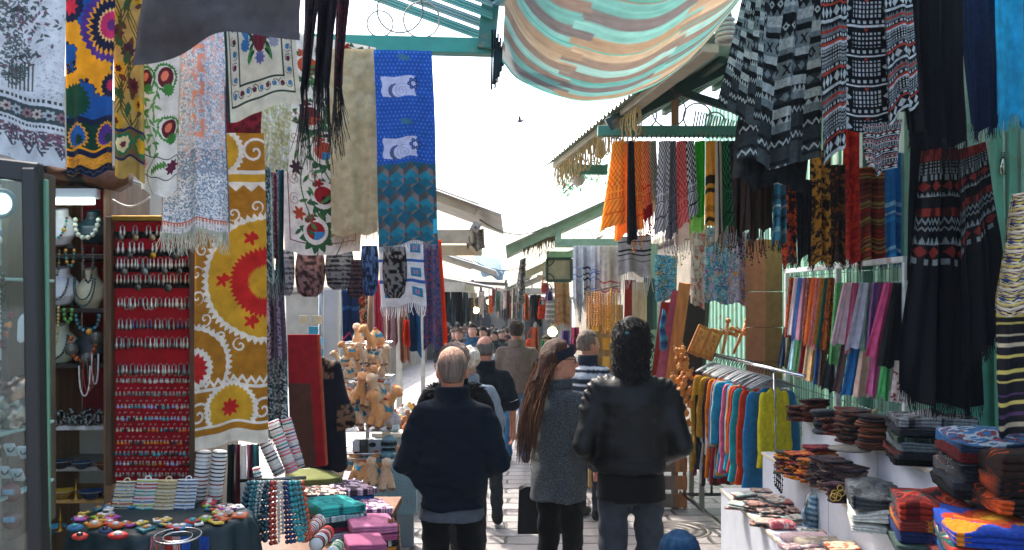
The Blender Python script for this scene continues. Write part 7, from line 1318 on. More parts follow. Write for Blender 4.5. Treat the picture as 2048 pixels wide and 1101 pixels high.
def ponchos():
    g = None
    d = thing('grey_poncho', 'grey and black patterned wool poncho at the top right, with stepped bands', 'poncho', Wp(1560, 345, 4.4))
    mb = hang('front_panel', None, None, ((1520, -70), (1662, -70), (1480, 330), (1642, 322)), p_poncho_grey(), 4.4, amp=.035, nf=2.6, m=WOOL, parent=d, grow=.5, tw=.8)
    hang('side_flap', None, None, ((1500, -70), (1532, -70), (1437, 205), (1522, 262)), p_poncho_grey(), 4.33, amp=.012, nf=1, m=WOOL, parent=d)
    hang('dark_lining', None, None, ((1500, 120), (1650, 120), (1462, 362), (1600, 385)), p_speck('15181c', ['1d2226'], (40, 60), 1.5), 4.52, amp=.04, nf=2.2, m=WOOL, parent=d)
    d = thing('knit_cardigan', 'black cardigan with red and white folk bands hanging beside the grey poncho', 'cardigan', Wp(1740, 330, 4.3))
    hang('back_panel', None, None, ((1682, -70), (1790, -70), (1676, 258), (1792, 262)), p_cardi_back(), 4.36, amp=.012, nf=1.3, m=WOOL, parent=d)
    hang('left_front', None, None, ((1640, -70), (1696, -70), (1640, 335), (1690, 285)), p_cardi(), 4.25, amp=.02, nf=1.6, m=WOOL, parent=d, grow=.6)
    hang('right_front', None, None, ((1762, -70), (1822, -70), (1776, 250), (1838, 205)), p_cardi(), 4.25, amp=.022, nf=1.6, m=WOOL, parent=d, grow=.6)
    hang('sleeve', None, None, ((1728, 250), (1802, 240), (1735, 345), (1786, 340)), p_cardi(), 4.3, amp=.03, nf=1.3, m=WOOL, parent=d)
    blk = lambda s, c='0b0f16': p_speck(c, [C(c)*1.2], (40, 60), 2, 5, .6, s)
    hang('black_shawl', 'long plain black shawl with fringe hanging behind the cardigan', 'shawl', ((1796, -70), (1925, -70), (1826, 262), (1932, 290)), blk(1), 4.55, amp=.04, nf=2.8, m=WOOL, fringe=(70, .09, .0025, ['0b0f16', '141922']))
    hang('navy_shawl', 'dark navy shawl between the black and cyan shawls', 'shawl', ((1918, -70), (2000, -70), (1935, 262), (1992, 255)), blk(2, '0e2340'), 4.6, amp=.03, nf=2, m=WOOL, fringe=(40, .05, .0025, ['0e2340']))
    hang('cyan_shawl', 'bright cyan shawl with short fringe at the top right corner', 'shawl', ((1990, -70), (2046, -70), (1990, 230), (2045, 236)), blk(3, '1583ad'), 4.2, amp=.012, nf=1.2, fringe=(50, .06, .002, ['1583ad', '1c8fb8']))
    hang('purple_shawl', 'purple and red shawl cut off by the right picture edge', 'shawl', ((2040, -70), (2110, -70), (2040, 250), (2110, 250)), p_stripes('2a2a6a', ['7a1f34', '2a2a6a', '3a1f5a'], (24, 70), 5, .3, 2, (0, 1)), 4.3, amp=.012, nf=1.2)
    hang('folk_poncho', 'black poncho with red and white folk motifs, left one on the green frame', 'poncho', ((1850, 300), (1928, 296), (1806, 770), (1965, 800)), p_poncho_red(), 4.75, amp=.06, nf=2.4, m=WOOL, fringe=(90, .07, .003, ['0b0e14', '14181f']), grow=.6, group=None, bot=lambda u: .09*np.sin(u*PI))
    hang('folk_poncho', 'black poncho with red lattice bands, right one hanging from the green frame hook', 'poncho', ((1918, 300), (1966, 285), (1930, 745), (2012, 640)), p_poncho_red(2), 4.6, amp=.04, nf=1.8, m=WOOL, fringe=(70, .06, .003, ['0b0e14', '14181f']), grow=.5)
    hang('plain_shawl', 'plain black shawl behind the black and white scarf on the right', 'shawl', ((1826, 240), (1905, 240), (1822, 560), (1890, 600)), blk(6), 5.4, amp=.04, nf=2, m=WOOL)
    hang('folk_dress', 'cream, purple and yellow folk patterned dress at the right edge', 'dress', ((2030, 388), (2110, 375), (2002, 620), (2120, 620)), p_folk(), 3.7, amp=.04, nf=2, grow=.6, m=FAB)
    hang('folk_skirt', 'lower flounce of dark folk fabric under the cream dress at the right edge', 'skirt', ((2004, 600), (2120, 600), (2012, 872), (2120, 880)), p_stripes('15151c', ['b5a75a', '4a3358', '15151c', 'a59a80'], (50, 140), 2.4, .05, 6, (.1, 1)), 3.78, amp=.04, nf=2.2, grow=.8)
    f = thing('green_frame', 'rusty mint green steel door frame behind the folk ponchos', 'door frame', (2.5, 4.95, 0))
    for a, b, nm in ((Wp(1914, 262, 5.0), Wp(1990, 244, 5.0), 'lintel'), (Wp(1992, 240, 5.0), Wp(2003, 900, 5.0), 'jamb'), (Wp(2022, 250, 4.98), Wp(2026, 900, 4.98), 'jamb')):
        mb = MB(); mb.bar(a, b, .05, .045, '5f9f84', up=(1, 0, 0) if nm == 'jamb' else (0, 0, 1)); mb.build(nm, PAINT, f, smooth=False)
    mb = MB(); mb.tube([Wp(2006, 318, 4.95), Wp(2006, 350, 4.95)], .016, '9aa595', 10); mb.tube([Wp(2006, 305, 4.95), Wp(2006, 318, 4.95)], .009, '5a6a60', 8); mb.build('latch', CHROME, f)
    mb = MB(); mb.box(Wp(1935, 640, 5.1)*(1, 1, 0)+(0, .02, 1.15), (.42, .02, 2.3), '4f9a80'); mb.build('door_leaf', PAINT, f, smooth=False)
def wall_right():
    w_ = thing('panel_wall', 'mint green corrugated metal wall behind the right hand stalls', 'wall', (2.8, 8, 0)); n = 420; y = np.linspace(4.3, 13, n); x = 2.8-.012*np.clip(np.sin(y*2*PI/.22)*3, -1, 1)
    mb = MB(); z = np.linspace(gz(13)-.1, 4.6, 4); P = np.stack([np.broadcast_to(x, (4, n)), np.broadcast_to(y, (4, n)), np.broadcast_to(z[:, None], (4, n))], -1); mb.grid(P, '7fae98'); mb.build('cladding', PAINT, w_, smooth=False); mb = MB(); mb.box((2.9, 8.65, 2.15), (.1, 8.6, 4.8), '8a9088'); mb.build('wall_core', PLASTER, w_, smooth=False)
    mb = MB(); mb.box((3.0, 2.1, 2.2), (.12, 4.3, 4.6), '6a7a74'); tag(mb.build('near_wall', PLASTER), 'shaded wall behind the nearest shelves, at the right edge', 'wall')
    # cardboard column
    c = thing('cardboard_column', 'stack of tall brown cardboard boxes beside the lilac patchwork', 'cardboard box', tuple(Wp(1538, 0, 8.9)[:2])+(gz(8.9),)); x0, y0 = Wp(1538, 0, 8.9)[:2]
    for k, (z0, z1) in enumerate(((-.1, .66), (.665, 1.28), (1.285, 1.62), (1.625, 1.98), (1.985, 2.5))): mb = MB(); mb.box((x0+.003*(k % 2), y0+.18, (z0+z1)/2), (.27, .25, z1-z0), '8a5f40', rotz(.62)); mb.build('box_segment', CARD, c, smooth=False)
    # patchwork cloths
    def patch(base, cols, s, n=(50, 120), asp=2.4):
        p = Pt(*n, asp, base); q = random.Random(s)
        for k in range(70): a, b = q.random(), q.uniform(0, asp); p.f((np.abs(p.x-a) < q.uniform(.03, .12)) & (np.abs(p.y-b) < q.uniform(.03, .12)), q.choice(cols))
        for k in range(14): p.star(q.random(), q.uniform(0, asp), q.uniform(.06, .14), 8, .4, q.choice(cols))
        p.noise(40, .7, 'b5b9bd', s); return p
    for q, pt, lab in [(((1310, 510), (1356, 512), (1308, 600), (1350, 603)), patch('1f7f9a', ['2a9ab0', '8a7a3a', '5fa5b0', '15607a'], 3), 'turquoise embroidered square cloth left of the leaning boards'), (((1384, 452), (1412, 455), (1381, 608), (1408, 620)), patch('b5a598', ['a84a3a', 'c5b5a5', '8a6a5a', 'b57a6a'], 5), 'narrow cream and red embroidered cloth'), (((1411, 455), (1456, 458), (1410, 604), (1455, 608)), patch('3f7f98', ['8f8aa8', '2f6f8a', 'a98a7a', '6fa5b5', '5a5a8a'], 7), 'blue patchwork cloth next to the narrow cream one'), (((1455, 462), (1498, 466), (1454, 606), (1497, 613)), patch('8a8298', ['a99ab5', '7a6a92', 'b57a3a', 'b5a9b5', '5a7f8a'], 9), 'lilac patchwork cloth beside the cardboard boxes')]: hang('patchwork_cloth', lab, 'cloth', q, pt, 9.2, amp=.015, nf=1.4, group=None)
    # leaning boards
    def lean(px, lab, cc, Y, m=WOOD):
        a = [Wp(*p, Y) for p in px]; mb = MB(); p = np.array(a); q = p+np.array((.05, .05, 0)); mb.add(np.vstack([p, q]), [[0, 3, 2, 1], [4, 5, 6, 7], [0, 1, 5, 4], [1, 2, 6, 5], [2, 3, 7, 6], [3, 0, 4, 7]], cc); tag(mb.build('leaning_board', m, smooth=False), lab, 'board')
    lean(((1344, 582), (1358, 582), (1326, 770), (1308, 770)), 'pink board leaning against the stall', 'a8546a', 9.0, FAB); lean(((1358, 565), (1374, 568), (1342, 790), (1326, 790)), 'pale orange wooden board leaning beside the pink one', 'b5713a', 8.95); lean(((1322, 605), (1340, 605), (1316, 770), (1300, 770)), 'red patterned board behind the pink one', '8a2a1c', 9.1, FAB); lean(((1376, 590), (1412, 600), (1400, 800), (1345, 800)), 'dark board behind the wooden icons', '1b1614', 9.25)
    lean(((1264, 565), (1286, 565), (1286, 660), (1264, 660)), 'cream board standing behind the man with curly hair', 'b59a7a', 10.0); lean(((1250, 560), (1263, 560), (1262, 650), (1248, 650)), 'narrow red hanging board beside the cream one', '8a2418', 10.0, FAB); lean(((1286, 555), (1306, 558), (1306, 660), (1286, 660)), 'dark green door panel behind the cream board', '1d3a34', 10.05)
    mb = MB(); P = np.array([Wp(1326+2*math.sin(k), 618+k*8.4, 8.85) for k in range(11)]); mb.tube(P, np.array([.008, .02, .028, .03, .026, .03, .034, .036, .04, .04, .02]), np.array([C(['1f4a7a', '2f7f9a', '1b2a4a'][k % 3]) for k in range(11)]), 10); tag(mb.build('woven_pouch', FAB), 'blue woven bottle pouch hanging on the red board', 'pouch')
    # olive wood icons and crosses
    for k, (px, py, lab) in enumerate([(1398, 682, 'left olive wood relief plaque'), (1422, 690, 'right olive wood relief plaque')]):
        t = thing('wooden_plaque', lab, 'plaque', Wp(px, py+34, 8.6)); M = roty(.45)@rotx(-.2); c = Wp(px, py, 8.6); mb = MB(); mb.box(c, (.13, .03, .30), '9a5f22', M); mb.build('plaque_board', WOOD, t, smooth=False)
        mb = MB(); mb.box(c+M @ np.array((0, -.016, 0)), (.09, .012, .24), 'b57a34', M); [mb.sph(c+M @ np.array((R.uniform(-.025, .025), -.022, z)), (.018, .008, .022), '9a6428', 8, 6) for z in (-.08, -.04, 0, .04, .08)]; mb.build('carved_relief', WOOD, t)
    for k, (px, py, s, lab, rr) in enumerate([(1450, 676, .34, 'left olive wood cross on the mint wall', .18), (1480, 676, .36, 'right olive wood cross with a carved figure', .4)]):
        t = thing('wooden_cross', lab, 'cross', Wp(px, py+35, 9.3)); c = Wp(px, py, 9.3); M = roty(rr); mb = MB(); mb.bar(c-M @ np.array((0, 0, s*.5)), c+M @ np.array((0, 0, s*.5)), .035, .025, 'a8702f'); mb.build('upright', WOOD, t); mb = MB(); mb.bar(c+M @ np.array((-s*.3, 0, s*.15)), c+M @ np.array((s*.3, 0, s*.15)), .026, .034, 'a8702f'); mb.build('cross_arm', WOOD, t); mb = MB()
        for e in ((0, s*.52), (-s*.31, s*.15), (s*.31, s*.15)): mb.sph(c+M @ np.array((e[0], 0, e[1])), .03, 'b57d3a', 10, 8)
        mb.build('rounded_end', WOOD, t); mb = MB(); v, q = nets(lambda X, Y, Z: smin(smin(d_cap(X, Y, Z, (0, 0, .05), (0, 0, -.05), .018, .014), d_ell(X, Y, Z, (.005, -.005, .085), (.014, .014, .018)), .008), np.minimum(d_cap(np.abs(X), Y, Z, (.01, 0, .055), (.085, 0, .085), .009, .007), d_cap(np.abs(X), Y, Z, (.006, 0, -.05), (.006, 0, -.14), .011, .007)), .01), (-.11, -.03, -.16), (.11, .03, .12), .006); mb.add(v @ M.T+c+(0, -.03, .01), q, 'b5804a'); mb.build('carved_figure', WOOD, t)
    pr = None
    for k in range(64):
        px = 1366+R.gauss(0, 9); py = 700+k*2.4; loc = Wp(px, py, 8.3)+(0, R.uniform(-.1, .1), 0)
        if pr is None:
            mb = MB(); mb.lathe([(.002, -.03), (.018, -.024), (.024, -.005), (.014, .012), (.02, .024), (.012, .036), (.002, .04)], (0, 0, 0), 'b5722a', 10); mb.ring((0, 0, .046), .008, .003, '8a5520', (0, 1, 0), 10, 4); pr = mb.build('olive_wood_ornament', WOOD, org=(0, 0, 0)); pr.location = loc; tag(pr, 'turned olive wood ornament in the hanging cluster behind the leather jacket', 'ornament', 'hanging olive wood ornaments')
        else: dup(pr, loc, R.random()*3, rot=(R.uniform(-.5, .5), R.uniform(-.5, .5), R.random()*3), sc=R.uniform(.8, 1.5))
    # low wooden crates under the ornaments
    for k, (px, w_, cc, lab) in enumerate([(1330, .2, '6a5a4a', 'grey wooden crate on the paving behind the leather jacket man'), (1362, .12, '9a5f2f', 'orange wooden crate beside the shirt rail'), (1345, .5, '8f8a78', 'pale low table carrying the olive wood ornaments')]):
        Y = 8.6; z1 = .5 if k < 2 else .62; t = thing('wooden_crate' if k < 2 else 'low_table', lab, 'crate' if k < 2 else 'table', (Wp(px, 0, Y)[0], Y, gz(Y))); c = Wp(px, 0, Y)
        if k < 2:
            for i in range(3): mb = MB(); mb.box((c[0], Y, gz(Y)+.08+i*.17), (w_, .02, .13), cc); mb.build('slat', WOOD, t, smooth=False)
            for dx in (-1, 1): mb = MB(); mb.box((c[0]+dx*(w_/2-.02), Y+.03, gz(Y)+.25), (.03, .04, .5), cc); mb.build('post', WOOD, t, smooth=False)
        else:
            mb = MB(); mb.box((c[0]+.05, Y+.25, z1), (w_, .6, .03), cc); mb.build('table_top', WOOD, t, smooth=False)
            for dx in (-.2, .28):
                for dy in (0, .5): mb = MB(); mb.box((c[0]+dx, Y+dy, (z1+gz(Y))/2-.02), (.045, .045, z1-gz(Y)-.03), cc); mb.build('leg', WOOD, t, smooth=False)
def canopies_right():
    E0, E1 = Wp(1272, 190, 6.3), Wp(1108, 322, 8.9); t = thing('corrugated_canopy', 'mint green truss canopy with a corrugated roof over the chequered scarves', 'canopy', (1.4, 6.5, gz(6.5)))
    n = 300; u = np.linspace(-.5, 1.0, n); s = np.linspace(-.06, 1.1, 10); base = E0+(E1-E0)*u[:, None]
    P = base[:, None]+s[None, :, None]*np.array((1.7, -.15, .80)); P[..., 2] += .014*np.sin(u*2*PI*26)[:, None]
    mb = MB(); mb.grid(P, '9fb0a8'); mb.build('roof_sheet', TIN, t)
    mb = MB(); mb.bar(E0-(E1-E0)*.48+(.03, 0, -.05), E1+(.03, 0, -.05), .10, .05, 'b5ad98'); mb.build('eave_board', CREAM, t, smooth=False)
    gz_ = '3f7a66'; Yb = 6.65
    mb = MB(); mb.bar(Wp(1195, 263, Yb), Wp(1480, 264, Yb), .07, .075, gz_); mb.build('tie_beam', PAINT, t, smooth=False)
    mb = MB(); mb.bar(Wp(1120, 338, 8.7), Wp(1215, 341, 8.7), .07, .09, '4f8a76'); mb.build('tie_beam', PAINT, t, smooth=False)
    mb = MB(); mb.bar(Wp(1215, 252, Yb), Wp(1480, 120, Yb), .075, .10, '1d3a36'); mb.build('rafter', PAINT, t, smooth=False)
    mb = MB(); mb.bar(Wp(1330, 175, Yb), Wp(1480, 222, Yb), .05, .055, '1d3a36'); mb.build('brace', PAINT, t, smooth=False)
    mb = MB(); mb.bar(Wp(1350, 258, Yb), Wp(1350, 190, Yb), .05, .05, '8a6a4a', up=(1, 0, 0)); mb.build('king_post', CREAM, t, smooth=False)
    for k in range(3): mb = MB(); q = s = .35+.28*k; mb.bar(E0+s*np.array((1.7, -.15, .8))+(0, 0, -.05), E1+s*np.array((1.7, -.15, .8))+(0, 0, -.05), .05, .05, '3a5a52'); mb.build('purlin', PAINT, t, smooth=False)
    for px, py, r_ in ((1288, 232, 25), (1338, 222, 33), (1395, 235, 28), (1430, 245, 20)): mb = MB(); mb.ring(Wp(px, py, Yb-.02), r_*Yb/F, .006, '9fb0a8'); mb.build('scroll_ring', PAINT, t)
    mb = MB(); 
    for k in range(16): mb.tube([Wp(1385+k*5.5, 262, Yb+.05), Wp(1392+k*5.5, 222+k*1.4, Yb+.05)], .006, 'a9bab0', 5)
    mb.build('lattice', PAINT, t)
    mb = MB(); mb.bar((2.62, 6.66, gz(6.7)), (2.62, 6.66, 4.0), .08, .08, gz_, up=(1, 0, 0)); mb.build('post', PAINT, t, smooth=False)
    pr = None                                   # rope loops along the eave
    for k in range(44):
        u = -.02+k/43*.98; p = E0+(E1-E0)*u+(-.0, R.uniform(-.03, .03), -.09); h = R.uniform(.16, .24) if k % 3 else R.uniform(.10, .16)
        if pr is None: mb = MB(); a = np.linspace(0, 2*PI, 17); mb.tube(np.stack([.022*np.sin(a), .004*np.cos(a), -.5+.5*np.cos(a)], 1)*np.array((1, 1, .2)), .006, 'b09460', 6); pr = mb.build('rope_loop', FAB, org=(0, 0, 0)); pr.location = p; tag(pr, 'golden rope loop hanging along the eave of the corrugated canopy', 'rope loop', 'rope loops along the eave')
        else: dup(pr, p, R.uniform(-.8, .8), sc=(1, 1, h/.2))
    # chequered scarves
    K = 'chequered scarves on the mint beam'; Y = 6.55
    org, blk, wh = 'c06a1c', '16171b', 'b9b3ad'
    L = [((1226, 1248), (1200, 1252), 462, p_kef('e8983c', 'b56422', dense=8), 'orange scarf with small dark checks, first on the mint beam', None), ((1241, 1264), (1226, 1268), 482, p_kef('d98a42', 'cf7f3a', dense=5), 'plain burnt orange scarf second on the mint beam', None), ((1256, 1268), (1254, 1274), 492, p_speck('15171c', ['1d2026'], (20, 60), 4), 'black scarf between the orange ones', None), ((1268, 1284), (1264, 1288), 470, p_kef('e8983c', 'c0561f', dense=7), 'orange scarf with red checks beside the black one', ['c49a5a', 'a8481c']), ((1283, 1298), (1284, 1304), 445, p_kef('b5281e', 'd0a56a', low='8a1a1a'), 'red chequered scarf with red tassels', ['9c1c1f', 'b5342a']), ((1297, 1312), (1296, 1318), 432, p_kef('b0aa9a', '5a5d55', low='c2b29a'), 'grey green chequered scarf with tassels', ['9c1c1f', 'a89070']), ((1318, 1340), (1310, 1338), 470, p_kef('cfcaca', '5a5558'), 'white scarf with dark grey checks', ['8f8890']), ((1338, 1352), (1332, 1356), 482, p_kef('77727a', '4a484e', dense=7), 'charcoal scarf in the middle of the mint beam', ['8f8890']), ((1353, 1373), (1350, 1388), 492, p_kef('c9807a', 'b5403a', low='c9b5a5'), 'red and white chequered scarf with cream tassels', ['b59a6a', 'c2ab80']), ((1372, 1388), (1380, 1400), 440, p_kef('c2c2c2', '15161a', dense=7), 'black and white chequered scarf beside the green one', None), ((1390, 1410), (1380, 1410), 472, p_kef('3aa52c', '2f9024', dense=12, low='8fc05a'), 'bright green scarf on the mint beam', None), ((1412, 1432), (1412, 1444), 460, p_stripes('c9963a', ['3a2c1c', 'a87a2a'], (24, 80), 4, .25, 2, (.4, 1)), 'mustard scarf with dark stripes', ['a8823a']), ((1431, 1443), (1432, 1448), 480, p_vert(['a59a88', '3a3430', 'b5aa98'], 3), 'beige and black scarf with tassels', ['a87a4a', '3a2a20']), ((1441, 1458), (1442, 1466), 465, p_kef('2f7a4a', '1c3a2c', dense=6), 'dark green scarf with black zigzags', ['8a6a4a']), ((1456, 1474), (1458, 1484), 470, p_speck('2a3f4f', ['6a2430', '1b2a38'], (24, 60), 4), 'slate blue scarf at the right end of the mint beam', ['3a2a28'])]
    for k, (a, b, y1, pt, lab, fr) in enumerate(L): hang('chequered_scarf', lab, 'scarf', ((a[0], 283), (a[1], 281), (b[0], y1), (b[1], y1-14)), pt, Y-.05 if k == 2 else Y+.05*(k % 3), amp=.022, nf=1.1, group=K, grow=.25, fringe=(9, .12, .004, fr, {'knots': True, 'sway': .02}) if fr else None, m=THIN)
    mb = MB()
    for k in range(26): p = Wp(1228+k*9.4, 276, Yb-.02); mb.ring(p+(0, 0, .01), .016, .004, '5a5d60', (1, 0, 0), 10, 5)
    tag(mb.build('curtain_rings', CHROME), 'row of small metal clips on the mint beam', 'clips')
    for k, (px, y0, y1, cols, lab) in enumerate([(1500, 380, 505, ['1b1614', '3a2a22'], 'dark fringed shawl with brown tassels under the grey poncho'), (1528, 370, 500, ['2a1f1a', '4a3424'], 'brown fringed shawl with wooden tassels under the grey poncho'), (1480, 400, 500, ['3a2430', '22181c'], 'plum fringed shawl left of the brown one'), (1553, 380, 470, ['a8823a', '8a6a2f'], 'ochre fringed shawl by the cardboard boxes')]): hang('tasselled_shawl', lab, 'shawl', ((px-14, y0-80), (px+14, y0-80), (px-16, y1-40), (px+16, y1-30)), p_vert(cols+['101114'], k), 6.4+.1*k, amp=.05, nf=1.5, fringe=(14, .14, .004, cols, {'knots': True}), group='tasselled shawls below the grey poncho')
    # bulbs
    def cfl(px, py, h, Y, lab):
        f = Y/F; t = thing('spiral_bulb', lab, 'bulb', Wp(px, py+h/2, Y)); c = Wp(px, py, Y); H_ = h*f; r_ = H_*.2; mb = MB(); a = np.linspace(0, 2*PI*5.5, 110); mb.tube(c+np.stack([r_*np.cos(a), r_*np.sin(a), H_*(-.42+.62*a/a[-1])], 1), H_*.052, 'd5d2cc', 8); mb.build('spiral_tube', PLAST, t); mb = MB(); mb.tube([c+(0, 0, H_*.22), c+(0, 0, H_*.36), c+(0, 0, H_*.5)], np.array((.9, .8, .45))*r_, 'c5c2bb', 12); mb.build('bulb_base', PLAST, t)
    cfl(1450, 52, 80, 4.9, 'large white spiral bulb beside the grey poncho'); cfl(1358, 128, 46, 5.9, 'smaller white spiral bulb under the striped awning')
    for px, py, h, Y, cc, lab in [(1156, 350, 46, 8.8, 'c5b5a8', 'ribbed white bulb hanging below the eave'), (1200, 300, 36, 7.4, 'b59a6a', 'amber oval bulb hanging under the eave'), (1250, 240, 34, 6.9, 'cfc2b5', 'white ribbed bulb close to the striped awning')]:
        f = Y/F; s = h*f; mb = MB(); mb.lathe([(.002, -.5*s), (.2*s, -.45*s), (.32*s, -.25*s), (.3*s, -.02*s), (.16*s, .16*s), (.12*s, .2*s), (.13*s, .42*s), (.05*s, .5*s), (.012*s, .52*s), (.012*s, 1.6*s)], Wp(px, py, Y), cc, 18); tag(mb.build('hanging_bulb', PLAST), lab, 'bulb')
    # swagged striped awning
    hem = np.array([(1002, 120), (1030, 158), (1090, 186), (1160, 205), (1240, 198), (1310, 172), (1370, 130), (1425, 72), (1475, 5)], float); nu, ns = 170, 150; d = np.linspace(0, 1, len(hem)); u = np.linspace(0, 1, nu)
    hx = np.interp(u, d, hem[:, 0]); hy = np.interp(u, d, hem[:, 1]); k = np.ones(15)/15; sm = lambda a: np.convolve(np.r_[np.full(7, a[0]), a, np.full(7, a[-1])], k, 'valid'); hx, hy = sm(hx), sm(hy)
    H_ = np.stack([Wp(a, b, 4.95) for a, b in zip(hx, hy)]); s = np.linspace(0, 1, ns)
    P = H_[None]+s[:, None, None]*np.array((.06, -2.2, .20)); P[..., 2] += .025*np.sin(u*24)[None]*s[:, None]+.03*np.sin(s*PI)[:, None]*np.sin(u*9+2)[None]; P[..., 2] -= .10*np.sin(s*PI)[:, None]*np.sin(u*PI)[None]
    uu, sv = np.meshgrid(u, s); wob = .012*(vn(uu, sv, 9)-.5); band = np.floor(uu*3.4+.10*np.sin(np.floor(sv*26)*2.3)+wob*8).astype(int); st = sv*18+2.2*wob*10+.5*band
    pal = np.array([C(c) for c in ('6f9f96', '75665c', 'a08d74', '66605e', '86aaa0', '8f7a62', '5f9088', '7d6d60')]); ix = np.floor(st).astype(int); k0 = (ix*3+band*2) % 8; k1 = ((ix+1)*3+band*2) % 8; bl = ss(.86, 1.0, frac(st))[..., None]
    cl = pal[k0]*(1-bl)+pal[k1]*bl; strk = .6*vn(uu*1.6, sv*75, 6, 3)+.4*vn(uu*3, sv*190, 6, 5); cl = .8*cl*(.78+.44*strk)[..., None]; pale = ss(.60, .72, vn(uu*1.2, sv*1.4, 5, 9))[..., None]*(band % 2 == 0)[..., None]; cl = cl*(1-.55*pale)+C('cfc8ba')*.55*pale  # pale patches: sunlight on the awning, painted into the cloth colour
    cl[np.abs(frac(sv*4.3)-.5) > .487] = C('2f8476'); cl[(sv < .02)] = C('4f9a8a')
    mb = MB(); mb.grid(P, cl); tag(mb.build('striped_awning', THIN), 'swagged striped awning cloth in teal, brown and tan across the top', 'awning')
def ground():
    xs = np.concatenate([np.linspace(-400, -12, 8), np.linspace(-10, 10, 41), np.linspace(12, 400, 8)]); ys = np.concatenate([np.linspace(-200, -4, 6), np.linspace(-2, 72, 120), np.linspace(80, 900, 8)]); X, Y = np.meshgrid(xs, ys); mb = MB(); mb.grid(np.stack([X, Y, gz(Y)], -1), '8a8078'); o = mb.build('ground', STONE, org=(0, 0, 0)); struct(o)
    c = Wp(1345, 0, 7.7); t = thing('manhole_cover', 'round iron manhole cover in the paving behind the leather jacket man', 'manhole cover', (c[0], 7.7, gz(7.7))); mb = MB(); mb.lathe([(.002, .010), (.05, .010), (.055, .006), (.085, .006), (.09, .010), (.12, .010), (.125, .006), (.155, .006), (.16, .010), (.2, .010), (.205, .006), (.235, .006), (.24, .011), (.285, .011), (.29, .003)], (c[0], 7.7, gz(7.7)), '5a5653', 40); mb.build('cover_plate', IRON, t); mb = MB(); mb.lathe([(.29, .003), (.293, .009), (.325, .009), (.33, 0)], (c[0], 7.7, gz(7.7)), '6f6a64', 40); mb.build('cover_rim', IRON, t)
def stonemat():
    m = bpy.data.materials.new('paving_stone'); m.use_nodes = True; t = m.node_tree; N = t.nodes; L = t.links; b = N['Principled BSDF']
    tc = N.new('ShaderNodeTexCoord'); nz = N.new('ShaderNodeTexNoise'); nz.inputs['Scale'].default_value = 2.6; L.new(tc.outputs['Object'], nz.inputs['Vector']); sc = N.new('ShaderNodeVectorMath'); sc.operation = 'SCALE'; sc.inputs['Scale'].default_value = .10; L.new(nz.outputs['Color'], sc.inputs[0]); ad = N.new('ShaderNodeVectorMath'); L.new(tc.outputs['Object'], ad.inputs[0]); L.new(sc.outputs[0], ad.inputs[1])
    br = N.new('ShaderNodeTexBrick'); br.inputs['Scale'].default_value = 1; br.inputs['Brick Width'].default_value = .52; br.inputs['Row Height'].default_value = .27; br.inputs['Mortar Size'].default_value = .018; br.inputs['Mortar Smooth'].default_value = .5; br.inputs['Color1'].default_value = (.28, .255, .245, 1); br.inputs['Color2'].default_value = (.15, .135, .13, 1); br.inputs['Mortar'].default_value = (.025, .022, .022, 1); br.offset = .43; br.squash = .8; br.squash_frequency = 3; L.new(ad.outputs[0], br.inputs['Vector'])
    n2 = N.new('ShaderNodeTexNoise'); n2.inputs['Scale'].default_value = 16; n2.inputs['Detail'].default_value = 8; n2.inputs['Roughness'].default_value = .7; L.new(tc.outputs['Object'], n2.inputs['Vector']); mr = N.new('ShaderNodeMapRange'); mr.inputs[1].default_value = .3; mr.inputs[2].default_value = .7; mr.inputs[3].default_value = .62; mr.inputs[4].default_value = 1.35; L.new(n2.outputs[0], mr.inputs[0]); v = N.new('ShaderNodeVectorMath'); v.operation = 'SCALE'; L.new(br.outputs['Color'], v.inputs[0]); L.new(mr.outputs[0], v.inputs['Scale']); L.new(v.outputs[0], b.inputs['Base Color'])
    r = N.new('ShaderNodeMapRange'); r.inputs[1].default_value = .35; r.inputs[2].default_value = .65; r.inputs[3].default_value = .28; r.inputs[4].default_value = .6; L.new(n2.outputs[0], r.inputs[0]); L.new(r.outputs[0], b.inputs['Roughness'])
    mx = N.new('ShaderNodeMath'); mx.operation = 'MULTIPLY_ADD'; mx.inputs[1].default_value = -1.6; L.new(br.outputs['Fac'], mx.inputs[0]); L.new(n2.outputs[0], mx.inputs[2]); bp = N.new('ShaderNodeBump'); bp.inputs['Strength'].default_value = .8; bp.inputs['Distance'].default_value = .02; L.new(mx.outputs[0], bp.inputs['Height']); L.new(bp.outputs[0], b.inputs['Normal']); return m
STONE = stonemat()
IRON = mat('cast_iron', rough=.5, metal=.6, var=.3, vs=20, bump=.3, bs=60)
